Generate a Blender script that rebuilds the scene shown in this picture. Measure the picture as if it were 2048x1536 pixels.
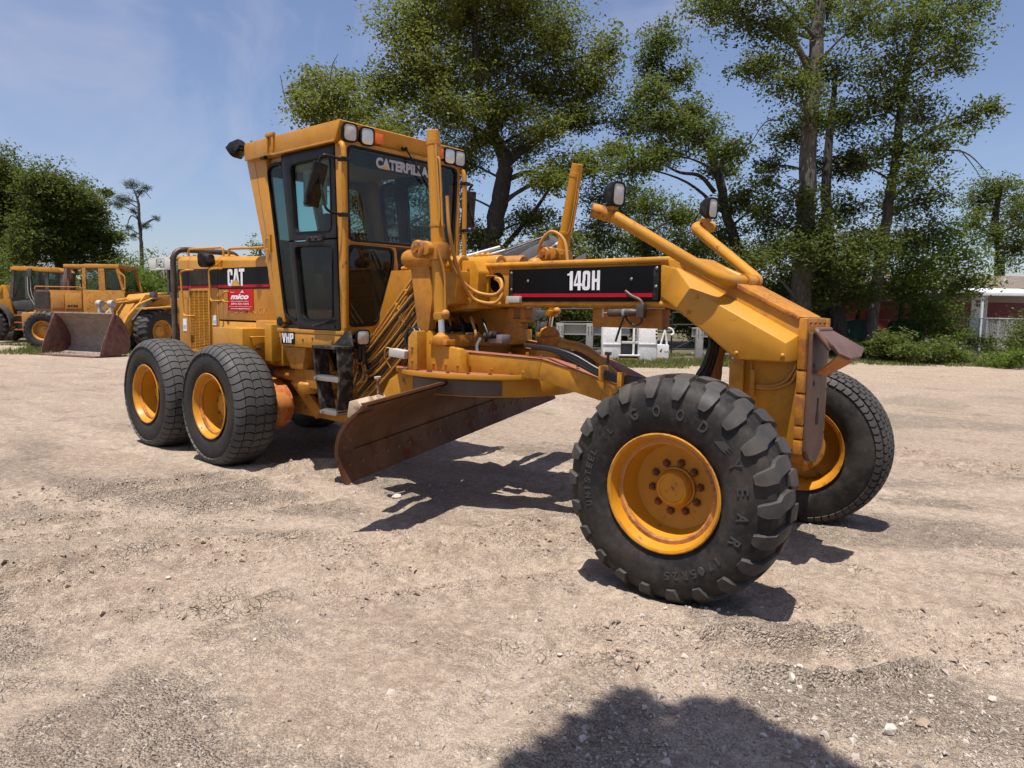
import bpy, bmesh, math, random
import numpy as np
from mathutils import Vector, Matrix, Euler
R_ = math.radians
random.seed(7)
rng = np.random.default_rng(11)
for o in list(bpy.data.objects):
    bpy.data.objects.remove(o)
SC = bpy.context.scene
COL = SC.collection

# ---------------------------------------------------------------- camera
C = Vector((8.1371, -5.0019, 1.6802))
YAW, PITCH, ROLL, F = 2.2775, -0.0992, 0.0159, 1463.64      # F in pixels of the 2048-wide photograph
FW = Vector((math.cos(PITCH) * math.cos(YAW), math.cos(PITCH) * math.sin(YAW), math.sin(PITCH)))
_r = FW.cross(Vector((0, 0, 1))).normalized()
_u = _r.cross(FW)
RT = _r * math.cos(ROLL) + _u * math.sin(ROLL)
UP = -_r * math.sin(ROLL) + _u * math.cos(ROLL)
cam = bpy.data.cameras.new('camera')
cam.sensor_width = 36.0
cam.lens = 36.0 * F / 2048.0
cam.clip_start = 0.05
cam.clip_end = 3000
cob = bpy.data.objects.new('camera', cam)
COL.objects.link(cob)
cob.matrix_world = Matrix(((RT.x, UP.x, -FW.x, C.x), (RT.y, UP.y, -FW.y, C.y), (RT.z, UP.z, -FW.z, C.z), (0, 0, 0, 1)))
SC.camera = cob

# ---------------------------------------------------------------- sun, sky, exposure
SUN_DIR = Vector((0.05, -0.245, 1.0)).normalized()           # towards the sun
el = math.asin(SUN_DIR.z)
az = math.atan2(SUN_DIR.x, SUN_DIR.y)
sun = bpy.data.lights.new('sun', 'SUN')
sun.energy = 4.9
sun.angle = R_(0.55)
sun.color = (1.0, 0.955, 0.89)
sob = bpy.data.objects.new('sun', sun)
COL.objects.link(sob)
sob.rotation_euler = SUN_DIR.to_track_quat('Z', 'Y').to_euler()
sob.location = (0, 0, 60)
W = bpy.data.worlds.new('World')
SC.world = W
W.use_nodes = True
nt = W.node_tree
bg = nt.nodes['Background']
sky = nt.nodes.new('ShaderNodeTexSky')
sky.sky_type = 'NISHITA'
sky.sun_disc = False
sky.sun_elevation = el
sky.sun_rotation = az
sky.altitude = 20
sky.air_density = 1.0
sky.dust_density = 1.0
sky.ozone_density = 4.0
# thin cirrus veil over the whole sky
tc = nt.nodes.new('ShaderNodeTexCoord')
mp = nt.nodes.new('ShaderNodeMapping')
mp.inputs['Rotation'].default_value = (0.2, 0.3, 0.9)
mp.inputs['Scale'].default_value = (1.1, 3.4, 4.2)
nz = nt.nodes.new('ShaderNodeTexNoise')
nz.inputs['Scale'].default_value = 1.15
nz.inputs['Detail'].default_value = 9
nz.inputs['Roughness'].default_value = 0.55
nz.inputs['Distortion'].default_value = 0.9
rmp = nt.nodes.new('ShaderNodeMapRange')
rmp.inputs['From Min'].default_value = 0.47
rmp.inputs['From Max'].default_value = 0.78
rmp.inputs['To Min'].default_value = 0.05
rmp.inputs['To Max'].default_value = 0.55
mxs = nt.nodes.new('ShaderNodeMix')
mxs.data_type = 'RGBA'
mxs.inputs[7].default_value = (5.0, 5.2, 5.9, 1)
nt.links.new(tc.outputs['Generated'], mp.inputs['Vector'])
nt.links.new(mp.outputs['Vector'], nz.inputs['Vector'])
nt.links.new(nz.outputs['Fac'], rmp.inputs['Value'])
nt.links.new(rmp.outputs['Result'], mxs.inputs[0])
nt.links.new(sky.outputs['Color'], mxs.inputs[6])
wb = nt.nodes.new('ShaderNodeMix')                          # the photograph's white balance
wb.data_type = 'RGBA'
wb.blend_type = 'MULTIPLY'
wb.inputs[0].default_value = 1.0
wb.inputs[7].default_value = (0.97, 0.905, 0.94, 1)
nt.links.new(mxs.outputs[2], wb.inputs[6])
nt.links.new(wb.outputs[2], bg.inputs['Color'])
bg.inputs['Strength'].default_value = 0.095
SC.view_settings.view_transform = 'Standard'
SC.view_settings.look = 'None'
SC.view_settings.exposure = 0.55
SC.view_settings.gamma = 1.0
SC.view_settings.use_curve_mapping = False
SC.cycles.use_denoising = True
SC.cycles.max_bounces = 4
SC.cycles.diffuse_bounces = 2
SC.cycles.glossy_bounces = 2
SC.cycles.transmission_bounces = 2
SC.cycles.adaptive_threshold = 0.03
SC.cycles.transparent_max_bounces = 10

# ---------------------------------------------------------------- helpers
def px(u, v, depth):
    """world point seen at photograph pixel (u, v) at a given distance along the view axis"""
    return C + depth * (FW + RT * ((u - 1024) / F) - UP * ((v - 768) / F))

def on_y(u, v, y):
    d = FW + RT * ((u - 1024) / F) - UP * ((v - 768) / F)
    return C + d * ((y - C.y) / d.y)

def on_x(u, v, x):
    d = FW + RT * ((u - 1024) / F) - UP * ((v - 768) / F)
    return C + d * ((x - C.x) / d.x)

def on_z(u, v, z=0.0):
    d = FW + RT * ((u - 1024) / F) - UP * ((v - 768) / F)
    return C + d * ((z - C.z) / d.z)

def V3(a):
    return Vector((float(a[0]), float(a[1]), float(a[2])))

class MB:
    """collects simple solids; build() links them as one mesh object"""
    def __init__(s):
        s.v, s.f = [], []
    def add(s, vs, fs):
        o = len(s.v)
        s.v += [(float(v[0]), float(v[1]), float(v[2])) for v in vs]
        s.f += [tuple(i + o for i in f) for f in fs]
        return s
    def b(s, x0, x1, y0, y1, z0, z1):
        vs = [(x, y, z) for x in (x0, x1) for y in (y0, y1) for z in (z0, z1)]
        return s.add(vs, [(0, 1, 3, 2), (4, 6, 7, 5), (0, 4, 5, 1), (2, 3, 7, 6), (0, 2, 6, 4), (1, 5, 7, 3)])
    def box(s, c, size, rot=(0, 0, 0)):
        m = Euler(rot).to_matrix() if not isinstance(rot, Matrix) else rot
        c = V3(c)
        vs = [c + m @ Vector((sx * size[0] / 2, sy * size[1] / 2, sz * size[2] / 2)) for sx in (-1, 1) for sy in (-1, 1) for sz in (-1, 1)]
        return s.add(vs, [(0, 1, 3, 2), (4, 6, 7, 5), (0, 4, 5, 1), (2, 3, 7, 6), (0, 2, 6, 4), (1, 5, 7, 3)])
    def prism(s, poly, axis, a, b):
        n = len(poly)
        def pt(p, t):
            return (t, p[0], p[1]) if axis == 'x' else (p[0], t, p[1]) if axis == 'y' else (p[0], p[1], t)
        vs = [pt(p, a) for p in poly] + [pt(p, b) for p in poly]
        fs = [tuple(range(n)), tuple(range(2 * n - 1, n - 1, -1))] + [(i, (i + 1) % n, (i + 1) % n + n, i + n) for i in range(n)]
        return s.add(vs, fs)
    def hull2(s, pa, pb):
        """two matching polygons joined"""
        n = len(pa)
        fs = [tuple(range(n)), tuple(range(2 * n - 1, n - 1, -1))] + [(i, (i + 1) % n, (i + 1) % n + n, i + n) for i in range(n)]
        return s.add(list(pa) + list(pb), fs)
    def beam(s, a, b, w, h, up=(0, 0, 1)):
        a, b = V3(a), V3(b)
        d = (b - a).normalized()
        upv = V3(up)
        r = d.cross(upv)
        if r.length < 1e-5:
            r = d.cross(Vector((1, 0, 0)))
        r.normalize()
        u = r.cross(d)
        q = [r * w / 2 + u * h / 2, -r * w / 2 + u * h / 2, -r * w / 2 - u * h / 2, r * w / 2 - u * h / 2]
        return s.hull2([a + k for k in q], [b + k for k in q])
    def tube(s, pts, r, n=10, cap=True):
        pts = [V3(p) for p in pts]
        m = len(pts)
        rad = r if isinstance(r, (list, tuple)) else [r] * m
        t0 = (pts[1] - pts[0]).normalized()
        nrm = t0.orthogonal().normalized()
        vs = []
        for i in range(m):
            t = (pts[min(i + 1, m - 1)] - pts[max(i - 1, 0)]).normalized()
            nrm = (nrm - t * nrm.dot(t))
            nrm = nrm.normalized() if nrm.length > 1e-6 else t.orthogonal().normalized()
            bn = t.cross(nrm)
            for k in range(n):
                a = 2 * math.pi * k / n
                vs.append(pts[i] + (nrm * math.cos(a) + bn * math.sin(a)) * rad[i])
        fs = [(i * n + k, i * n + (k + 1) % n, (i + 1) * n + (k + 1) % n, (i + 1) * n + k) for i in range(m - 1) for k in range(n)]
        if cap:
            fs += [tuple(range(n - 1, -1, -1)), tuple((m - 1) * n + k for k in range(n))]
        return s.add(vs, fs)
    def cyl(s, a, b, r, n=18, r2=None):
        return s.tube([a, b], [r, r if r2 is None else r2], n)
    def lathe(s, prof, o, ax, n=32, closed=False, cap=True):
        o, ax = V3(o), V3(ax).normalized()
        u = ax.orthogonal().normalized()
        w = ax.cross(u)
        m = len(prof)
        vs = [o + ax * p[0] + (u * math.cos(2 * math.pi * k / n) + w * math.sin(2 * math.pi * k / n)) * p[1] for p in prof for k in range(n)]
        mm = m if closed else m - 1
        fs = [(i * n + k, i * n + (k + 1) % n, ((i + 1) % m) * n + (k + 1) % n, ((i + 1) % m) * n + k) for i in range(mm) for k in range(n)]
        if not closed and cap:
            if prof[0][1] > 1e-4: fs.append(tuple(range(n - 1, -1, -1)))
            if prof[-1][1] > 1e-4: fs.append(tuple((m - 1) * n + k for k in range(n)))
        return s.add(vs, fs)
    def ball(s, c, r, n=14, sz=1.0):
        prof = [(-r * sz * math.cos(math.pi * i / 8), max(r * math.sin(math.pi * i / 8), 1e-5)) for i in range(9)]
        return s.lathe(prof, c, (0, 0, 1), n)
    def bolt(s, p, ax, r=0.012, h=0.012, n=6):
        p, ax = V3(p), V3(ax).normalized()
        return s.cyl(p - ax * 0.004, p + ax * h, r, n)

def fillet(pts, r, n=5):
    """round the inner corners of a polyline"""
    pts = [V3(p) for p in pts]
    out = [pts[0]]
    for i in range(1, len(pts) - 1):
        a, p, b = pts[i - 1], pts[i], pts[i + 1]
        da, db = (a - p), (b - p)
        k = min(r, da.length * 0.49, db.length * 0.49)
        s, e = p + da.normalized() * k, p + db.normalized() * k
        for j in range(n + 1):
            t = j / n
            out.append(s * (1 - t) ** 2 + p * 2 * t * (1 - t) + e * t ** 2)
    out.append(pts[-1])
    return out

def curve(pts, n=8):
    """Catmull-Rom through points"""
    P = [V3(p) for p in pts]
    P = [P[0] * 2 - P[1]] + P + [P[-1] * 2 - P[-2]]
    out = []
    for i in range(1, len(P) - 2):
        for j in range(n):
            t = j / n
            a, b, c, d = P[i - 1], P[i], P[i + 1], P[i + 2]
            out.append(0.5 * ((2 * b) + (c - a) * t + (2 * a - 5 * b + 4 * c - d) * t * t + (3 * b - a - 3 * c + d) * t ** 3))
    out.append(P[-2])
    return out

def build(name, mb, mat, parent=None, bevel=0.0, smooth=35, seg=2, fix=True):
    me = bpy.data.meshes.new(name)
    me.from_pydata(mb.v, [], mb.f)
    if fix or bevel:
        bm = bmesh.new()
        bm.from_mesh(me)
        bmesh.ops.recalc_face_normals(bm, faces=bm.faces[:])
        if bevel:
            es = [e for e in bm.edges if len(e.link_faces) == 2 and e.calc_face_angle(0) > R_(28)]
            bmesh.ops.bevel(bm, geom=es, offset=bevel, segments=seg, profile=0.6, affect='EDGES', clamp_overlap=True)
        bm.to_mesh(me)
        bm.free()
    if smooth:
        me.shade_smooth()
        me.set_sharp_from_angle(angle=R_(smooth))
    me.materials.append(mat)
    o = bpy.data.objects.new(name, me)
    COL.objects.link(o)
    if parent is not None:
        o.parent = parent
    return o

def link_copy(o, parent=None, loc=None):
    c = o.copy()
    COL.objects.link(c)
    c.parent = parent if parent is not None else o.parent
    if loc is not None: c.location = loc
    return c

def copy_tree(o, parent=None):
    c = o.copy()
    COL.objects.link(c)
    c.parent = parent
    for ch in list(o.children):
        copy_tree(ch, c)
    return c

def empty(name, loc=(0, 0, 0), rz=0.0, parent=None):
    o = bpy.data.objects.new(name, None)
    o.empty_display_size = 0.2
    COL.objects.link(o)
    o.location = loc
    o.rotation_euler = (0, 0, rz)
    if parent is not None: o.parent = parent
    return o

def tag(o, label=None, cat=None, group=None, kind=None):
    if label: o['label'] = label
    if cat: o['category'] = cat
    if group: o['group'] = group
    if kind: o['kind'] = kind
    return o

def text(name, body, origin, xdir, ydir, height, mat, parent, width=None, bold=0.0, depth=0.0015, spacing=1.0, shear=0.0, align='LEFT', ext=0.0):
    """flat lettering as a thin mesh: origin = lower-left corner, height = cap height"""
    cu = bpy.data.curves.new(name, 'FONT')
    cu.body = body
    cu.offset = bold
    cu.extrude = ext
    cu.space_character = spacing
    cu.shear = shear
    cu.resolution_u = 3
    t = bpy.data.objects.new(name, cu)
    COL.objects.link(t)
    bpy.context.view_layer.update()
    me = bpy.data.meshes.new_from_object(t.evaluated_get(bpy.context.evaluated_depsgraph_get()))
    bpy.data.objects.remove(t)
    bpy.data.curves.remove(cu)
    co = np.array([v.co[:] for v in me.vertices])
    lo, hi = co.min(0), co.max(0)
    sy = height / (hi[1] - lo[1])
    sx = sy if width is None else width / (hi[0] - lo[0])
    xd, yd = V3(xdir).normalized(), V3(ydir).normalized()
    zd = xd.cross(yd)
    o3 = V3(origin)
    x0 = lo[0] if align == 'LEFT' else (lo[0] + hi[0]) / 2
    for v in me.vertices:
        v.co = o3 + xd * ((v.co.x - x0) * sx) + yd * ((v.co.y - lo[1]) * sy) + zd * (depth + v.co.z * sy)
    me.materials.clear()
    me.materials.append(mat)
    o = bpy.data.objects.new(name, me)
    COL.objects.link(o)
    o.parent = parent
    return o

def glyph(name, ch, origin, xdir, ydir, w, h, mat, parent):
    """heavy condensed block capitals as thin flat meshes"""
    mb = MB()
    o3, xd, yd = V3(origin), V3(xdir).normalized(), V3(ydir).normalized()
    nn = xd.cross(yd)
    st = .36                                        # stroke as a share of the width
    def poly(pts):
        q = [o3 + xd * (x * w) + yd * (y * h) + nn * (.0004 * len(mb.f)) for x, y in pts]
        mb.add(q, [tuple(range(len(q)))])
    def ringseg(cl, ct, k0, k1, x0=0.0, x1=1.0, y0=0.0, y1=1.0, sx=st, sy=.17):
        P = [(0, .5), (0, .88), (.08, .96), (.3, 1), (.7, 1), (.92, .96), (1, .88), (1, .5), (1, .12), (.92, .04), (.7, 0), (.3, 0), (.08, .04), (0, .12)]
        m = len(P)
        out = [(x0 + (x1 - x0) * a, y0 + (y1 - y0) * b) for a, b in P]
        inn = [(x0 + sx + (x1 - x0 - 2 * sx) * a, y0 + sy + (y1 - y0 - 2 * sy) * b) for a, b in P]
        for i in range(k0, k1):
            poly([out[i % m], out[(i + 1) % m], inn[(i + 1) % m], inn[i % m]])
    if ch == '0': ringseg(0, 0, 0, 14)
    elif ch == 'C':
        ringseg(0, 0, 8, 20)
        poly([(1, .88), (1, .64), (1 - st, .64), (1 - st, .83)])
        poly([(1, .12), (1, .36), (1 - st, .36), (1 - st, .17)])
    elif ch == 'A':
        poly([(0, 0), (.30, 0), (.52, .80), (.42, 1), (.30, 1)])
        poly([(1, 0), (.70, 0), (.48, .80), (.58, 1), (.70, 1)])
        poly([(.42, 1), (.58, 1), (.52, .78), (.48, .78)])
        poly([(.24, .18), (.76, .18), (.70, .36), (.30, .36)])
    elif ch == 'T':
        poly([(0, .82), (0, 1), (1, 1), (1, .82)])
        poly([(.5 - st / 2, 0), (.5 + st / 2, 0), (.5 + st / 2, .82), (.5 - st / 2, .82)])
    elif ch == 'H':
        poly([(0, 0), (st, 0), (st, 1), (0, 1)]); poly([(1 - st, 0), (1, 0), (1, 1), (1 - st, 1)]); poly([(st, .42), (1 - st, .42), (1 - st, .58), (st, .58)])
    elif ch == '1':
        poly([(.45, 0), (1, 0), (1, 1), (.55, 1), (.45, .9)]); poly([(0, .78), (.45, .78), (.45, .95), (.3, .88), (0, .86)])
    elif ch == '4':
        poly([(.48, 0), (.82, 0), (.82, 1), (.48, 1)]); poly([(0, .22), (.48, .22), (.48, .36), (0, .36)]); poly([(.82, .22), (1, .22), (1, .36), (.82, .36)]); poly([(0, .36), (.24, .36), (.48, .86), (.48, 1), (.40, 1)])
    elif ch == 'V':
        poly([(0, 1), (st, 1), (.58, 0), (.32, 0)]); poly([(1, 1), (1 - st, 1), (.42, 0), (.68, 0)])
    elif ch == 'P':
        poly([(0, 0), (st, 0), (st, 1), (0, 1)]); ringseg(0, 0, 3, 11, 0, 1, .42, 1.0)
    return build(name, mb, mat, parent, smooth=0, fix=False)

# smooth value noise for terrain and scatter masks
_grids = {}
def vnoise(x, y, scale, seed=0):
    g = _grids.get(seed)
    if g is None:
        g = np.random.default_rng(1000 + seed).random((256, 256))
        _grids[seed] = g
    X, Y = np.asarray(x) * scale + 37.3 * seed, np.asarray(y) * scale + 11.7 * seed
    xi, yi = np.floor(X).astype(int), np.floor(Y).astype(int)
    fx, fy = X - xi, Y - yi
    fx, fy = fx * fx * (3 - 2 * fx), fy * fy * (3 - 2 * fy)
    a = g[xi % 256, yi % 256]; b = g[(xi + 1) % 256, yi % 256]
    c = g[xi % 256, (yi + 1) % 256]; d = g[(xi + 1) % 256, (yi + 1) % 256]
    return (a * (1 - fx) + b * fx) * (1 - fy) + (c * (1 - fx) + d * fx) * fy

def fbm(x, y, scale, oct=4, seed=0):
    t, a, n = 0, 1.0, 0
    for k in range(oct):
        t = t + a * vnoise(x, y, scale * 2 ** k, seed + k * 7)
        n += a
        a *= 0.5
    return t / n
# ---------------------------------------------------------------- materials
def new_mat(name):
    m = bpy.data.materials.new(name)
    m.use_nodes = True
    t = m.node_tree
    return m, t, t.nodes['Principled BSDF']

def nd(t, typ, **k):
    n = t.nodes.new(typ)
    for a, b in k.items():
        if a.startswith('i_'):
            n.inputs[a[2:].replace('_', ' ')].default_value = b
        else:
            setattr(n, a, b)
    return n

def mixc(t, fac, a, b, mode='MIX'):
    n = t.nodes.new('ShaderNodeMix')
    n.data_type = 'RGBA'
    n.blend_type = mode
    for idx, val in ((0, fac), (6, a), (7, b)):
        if isinstance(val, (int, float)):
            n.inputs[idx].default_value = val
        elif isinstance(val, (tuple, list)):
            n.inputs[idx].default_value = (*val[:3], 1)
        else:
            t.links.new(val, n.inputs[idx])
    return n.outputs[2]

def ramp(t, src, lo, hi, a=0.0, b=1.0):
    n = t.nodes.new('ShaderNodeMapRange')
    n.inputs['From Min'].default_value = lo
    n.inputs['From Max'].default_value = hi
    n.inputs['To Min'].default_value = a
    n.inputs['To Max'].default_value = b
    t.links.new(src, n.inputs['Value'])
    return n.outputs['Result']

def mth(t, op, a, b=None):
    n = t.nodes.new('ShaderNodeMath')
    n.operation = op
    for i, v in enumerate((a, b)):
        if v is None: continue
        if isinstance(v, (int, float)): n.inputs[i].default_value = v
        else: t.links.new(v, n.inputs[i])
    return n.outputs[0]

def noise(t, scale, detail=4, rough=0.55, vec=None, dist=0.0):
    n = t.nodes.new('ShaderNodeTexNoise')
    n.inputs['Scale'].default_value = scale
    n.inputs['Detail'].default_value = detail
    n.inputs['Roughness'].default_value = rough
    n.inputs['Distortion'].default_value = dist
    if vec is not None: t.links.new(vec, n.inputs['Vector'])
    return n.outputs['Fac']

def objvec(t, scale=(1, 1, 1)):
    c = t.nodes.new('ShaderNodeTexCoord')
    if scale == (1, 1, 1): return c.outputs['Object']
    m = t.nodes.new('ShaderNodeMapping')
    m.inputs['Scale'].default_value = scale
    t.links.new(c.outputs['Object'], m.inputs['Vector'])
    return m.outputs['Vector']

def bump(t, p, h, strength=0.3, dist=0.01):
    b = t.nodes.new('ShaderNodeBump')
    b.inputs['Strength'].default_value = strength
    b.inputs['Distance'].default_value = dist
    t.links.new(h, b.inputs['Height'])
    t.links.new(b.outputs['Normal'], p.inputs['Normal'])

def paint(name, col, rough=0.42, rust=0.0, rscale=6.5, spec=0.26, grime=0.35, dust=0.12, wear=0.3, rustcol=(0.13, 0.045, 0.018), dustcol=(0.40, 0.30, 0.21), coat=0.0, var=0.12):
    """weathered machine paint: fading, dust film, chips at the edges, rust specks"""
    m, t, p = new_mat(name)
    vec = objvec(t)
    c = mixc(t, ramp(t, noise(t, 1.7, 5, 0.6, vec), 0.3, 0.7), tuple(k * (1 - var) for k in col), tuple(min(1, k * (1 + var)) for k in col))
    # run-down streaks
    st = noise(t, 1.0, 4, 0.6, objvec(t, (9, 9, 0.9)))
    c = mixc(t, ramp(t, st, 0.52, 0.8, 0.0, 0.10), c, dustcol)
    # greasy grime: darker blotches and drips
    gr = mth(t, 'MULTIPLY', ramp(t, noise(t, 1.0, 6, 0.7, objvec(t, (5, 5, 1.6))), 0.50, 0.78), ramp(t, noise(t, 2.6, 3, 0.6, vec), 0.40, 0.62))
    c = mixc(t, mth(t, 'MULTIPLY', gr, grime), c, tuple(k * .32 for k in col))
    if dust:
        dn = mth(t, 'MULTIPLY', ramp(t, noise(t, 5.5, 6, 0.65, vec), 0.35, 0.75), dust)
        c = mixc(t, dn, c, dustcol)
    fac = None
    if wear:
        g = t.nodes.new('ShaderNodeNewGeometry')
        e = mth(t, 'MULTIPLY', ramp(t, g.outputs['Pointiness'], 0.53, 0.62), ramp(t, noise(t, 14, 4, 0.6, vec), 0.48, 0.6))
        fac = mth(t, 'MULTIPLY', e, wear)
    if rust:
        rr = ramp(t, noise(t, rscale, 7, 0.72, vec), 0.66 - 0.22 * rust, 0.72 - 0.18 * rust)
        rr = mth(t, 'MULTIPLY', rr, ramp(t, noise(t, rscale * .22, 2, 0.5, vec), 0.42, 0.6))
        fac = rr if fac is None else mth(t, 'MAXIMUM', fac, rr)
    if rust or wear:
        sp = mth(t, 'MULTIPLY', ramp(t, noise(t, 42, 2, 0.6, vec), 0.665, 0.70), ramp(t, noise(t, 3.1, 2, 0.5, vec), 0.46, 0.62))
        sp = mth(t, 'MULTIPLY', sp, min(1.0, .35 + rust))
        fac = sp if fac is None else mth(t, 'MAXIMUM', fac, sp)
    if fac is not None:
        rc = mixc(t, noise(t, 22, 3, 0.6, vec), rustcol, tuple(k * 2.0 for k in rustcol))
        c = mixc(t, fac, c, rc)
        t.links.new(mth(t, 'ADD', mth(t, 'MULTIPLY', fac, 0.35), ramp(t, noise(t, 3, 3, 0.5, vec), 0.3, 0.7, rough - 0.06, rough + 0.1)), p.inputs['Roughness'])
    else:
        t.links.new(ramp(t, noise(t, 3, 3, 0.5, vec), 0.3, 0.7, rough - 0.06, rough + 0.1), p.inputs['Roughness'])
    t.links.new(c, p.inputs['Base Color'])
    p.inputs['Coat Weight'].default_value = coat
    p.inputs['Specular IOR Level'].default_value = spec
    bump(t, p, noise(t, 35, 3, 0.6, vec), 0.06, 0.004)
    return m

def plain(name, col, rough=0.6, metal=0.0, var=0.1, scale=8, bmp=0.1, dust=0.0, dustcol=(0.38, 0.29, 0.21), spec=0.5):
    m, t, p = new_mat(name)
    vec = objvec(t)
    c = mixc(t, ramp(t, noise(t, scale, 5, 0.6, vec), 0.3, 0.7), tuple(k * (1 - var) for k in col), tuple(min(1, k * (1 + var)) for k in col))
    if dust:
        c = mixc(t, mth(t, 'MULTIPLY', ramp(t, noise(t, 4, 6, 0.65, vec), 0.35, 0.7), dust), c, dustcol)
    t.links.new(c, p.inputs['Base Color'])
    p.inputs['Roughness'].default_value = rough
    p.inputs['Metallic'].default_value = metal
    p.inputs['Specular IOR Level'].default_value = spec
    if bmp: bump(t, p, noise(t, scale * 6, 3, 0.6, vec), bmp, 0.004)
    return m

def glass(name, tint, gloss=0.5, rough=0.02):
    m, t, p = new_mat(name)
    t.nodes.remove(p)
    tr = nd(t, 'ShaderNodeBsdfTransparent')
    tr.inputs['Color'].default_value = (*tint, 1)
    gl = nd(t, 'ShaderNodeBsdfGlossy')
    gl.inputs['Roughness'].default_value = rough
    df = nd(t, 'ShaderNodeBsdfDiffuse')
    df.inputs['Color'].default_value = (0.35, 0.33, 0.29, 1)
    fr = nd(t, 'ShaderNodeLayerWeight')
    fr.inputs['Blend'].default_value = 0.5
    fre = mth(t, 'ADD', mth(t, 'MULTIPLY', mth(t, 'POWER', fr.outputs['Facing'], 4.0), gloss), .045)
    m1 = nd(t, 'ShaderNodeMixShader')
    m2 = nd(t, 'ShaderNodeMixShader')
    t.links.new(fre, m1.inputs[0])
    t.links.new(tr.outputs[0], m1.inputs[1])
    t.links.new(gl.outputs[0], m1.inputs[2])
    t.links.new(ramp(t, noise(t, 3.5, 6, 0.65, objvec(t)), 0.4, 0.8, 0.004, 0.03), m2.inputs[0])   # dust film
    t.links.new(m1.outputs[0], m2.inputs[1])
    t.links.new(df.outputs[0], m2.inputs[2])
    t.links.new(m2.outputs[0], t.nodes['Material Output'].inputs['Surface'])
    return m

M = {}
YEL = (0.47, 0.208, 0.015)
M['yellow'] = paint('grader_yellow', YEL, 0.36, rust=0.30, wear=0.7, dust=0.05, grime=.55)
M['yellow_worn'] = paint('grader_yellow_worn', (0.44, 0.178, 0.013), 0.45, rust=0.75, wear=0.9, dust=0.10, grime=.7)
M['yellow_hood'] = paint('grader_hood_yellow', (0.475, 0.212, 0.016), 0.33, spec=.34, rust=0.12, wear=0.35, dust=0.05, grime=.30)
M['yellow_rim'] = paint('rim_yellow', (0.52, 0.215, 0.010), 0.38, rust=0.30, wear=0.9, dust=0.06, grime=.45)
M['yellow_shade'] = paint('frame_yellow_shaded', (0.40, 0.165, 0.012), 0.45, rust=0.45, wear=0.7, dust=0.12, grime=.8)  # grimier yellow, its colour darkened for shaded underside and far-side parts
M['rust_orange'] = paint('rusted_yellow', (0.48, 0.17, 0.03), 0.5, rust=0.9, wear=0.8, dust=0.2, rustcol=(0.22, 0.06, 0.015))
M['blade'] = paint('blade_steel', (0.078, 0.033, 0.013), 0.5, spec=0.22, rust=0.7, wear=0.5, dust=0.06, rustcol=(0.06, 0.018, 0.006), var=0.35)
M['purple_steel'] = paint('primer_steel', (0.100, 0.056, 0.046), 0.42, rust=0.25, wear=0.5, dust=0.12, var=0.15)
M['rub_steel'] = paint('rubbed_steel', (0.09, 0.066, 0.055), 0.35, rust=0.3, wear=0.4, dust=0.1)
M['rail_primer'] = paint('peeling_primer', (0.50, 0.37, 0.26), 0.6, rust=0.95, rscale=26, wear=0.9, dust=0.3, rustcol=(0.11, 0.06, 0.03))
M['red_top'] = paint('worn_red_oxide', (0.27, 0.085, 0.045), 0.5, rust=0.6, wear=0.6, dust=0.2)
M['black'] = paint('black_paint', (0.006, 0.006, 0.0065), 0.38, rust=0.0, wear=0.3, dust=0.025, spec=0.25, rustcol=(0.1, 0.09, 0.08))
M['step_black'] = paint('step_black', (0.008, 0.008, 0.008), 0.5, rust=0.15, wear=0.9, dust=0.05, spec=0.25, rustcol=(0.12, 0.10, 0.09))
M['decal_black'] = plain('decal_black', (0.004, 0.004, 0.0045), 0.45, var=0.2, bmp=0.0, spec=0.12)
M['decal_red'] = plain('decal_red', (0.36, 0.007, 0.02), 0.5, bmp=0.0, spec=0.15)
M['decal_white'] = plain('decal_white', (0.72, 0.72, 0.74), 0.45, bmp=0.0)
M['decal_grey'] = plain('decal_grey', (0.42, 0.42, 0.43), 0.5, bmp=0.0)
M['decal_yellow'] = plain('decal_yellow', (0.62, 0.33, 0.04), 0.4, bmp=0.0)
M['ghost_letters'] = plain('ghost_letters', (0.50, 0.235, 0.04), 0.5, bmp=0.0)
M['sign_red'] = plain('sign_red', (0.48, 0.006, 0.010), 0.5, bmp=0.0, var=0.06, spec=0.2)
M['rubber'] = plain('black_rubber', (0.007, 0.007, 0.007), 0.6, spec=0.25)
M['hose_black'] = plain('black_hose', (0.011, 0.011, 0.012), 0.42)
M['hose_yellow'] = paint('painted_hose', (0.44, 0.205, 0.035), 0.5, rust=0.3, wear=0.0, dust=0.15, grime=.6)
M['chrome'] = plain('chrome_rod', (0.62, 0.62, 0.63), 0.16, metal=1.0, bmp=0.0)
M['steel'] = plain('bare_steel', (0.34, 0.33, 0.32), 0.38, metal=0.8, dust=0.2)
M['dark_steel'] = plain('dark_steel', (0.045, 0.036, 0.03), 0.5, metal=0.4, dust=0.25)
M['lip'] = paint('rusty_lip', (0.52, 0.21, 0.03), 0.5, rust=1.0, wear=0.9, dust=0.35, rustcol=(0.16, 0.06, 0.025))
M['nut'] = paint('rusty_nut', (0.13, 0.045, 0.02), 0.5, rust=0.8, wear=0.5, dust=0.1)
M['grey_box'] = plain('grey_plastic', (0.42, 0.40, 0.37), 0.5, dust=0.25)
M['lens'] = plain('lamp_lens', (0.62, 0.61, 0.57), 0.12, metal=0.55, bmp=0.3, scale=30)
M['lens_frost'] = plain('lamp_lens_frosted', (0.52, 0.50, 0.45), 0.35, metal=0.1, bmp=0.2, scale=30)
M['amber'] = plain('amber_lens', (0.75, 0.14, 0.008), 0.3, bmp=0.0)
M['mirror'] = plain('mirror_glass', (0.12, 0.08, 0.08), 0.08, metal=0.9, bmp=0.0)
M['interior'] = plain('cab_interior', (0.13, 0.105, 0.075), 0.7)
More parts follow.
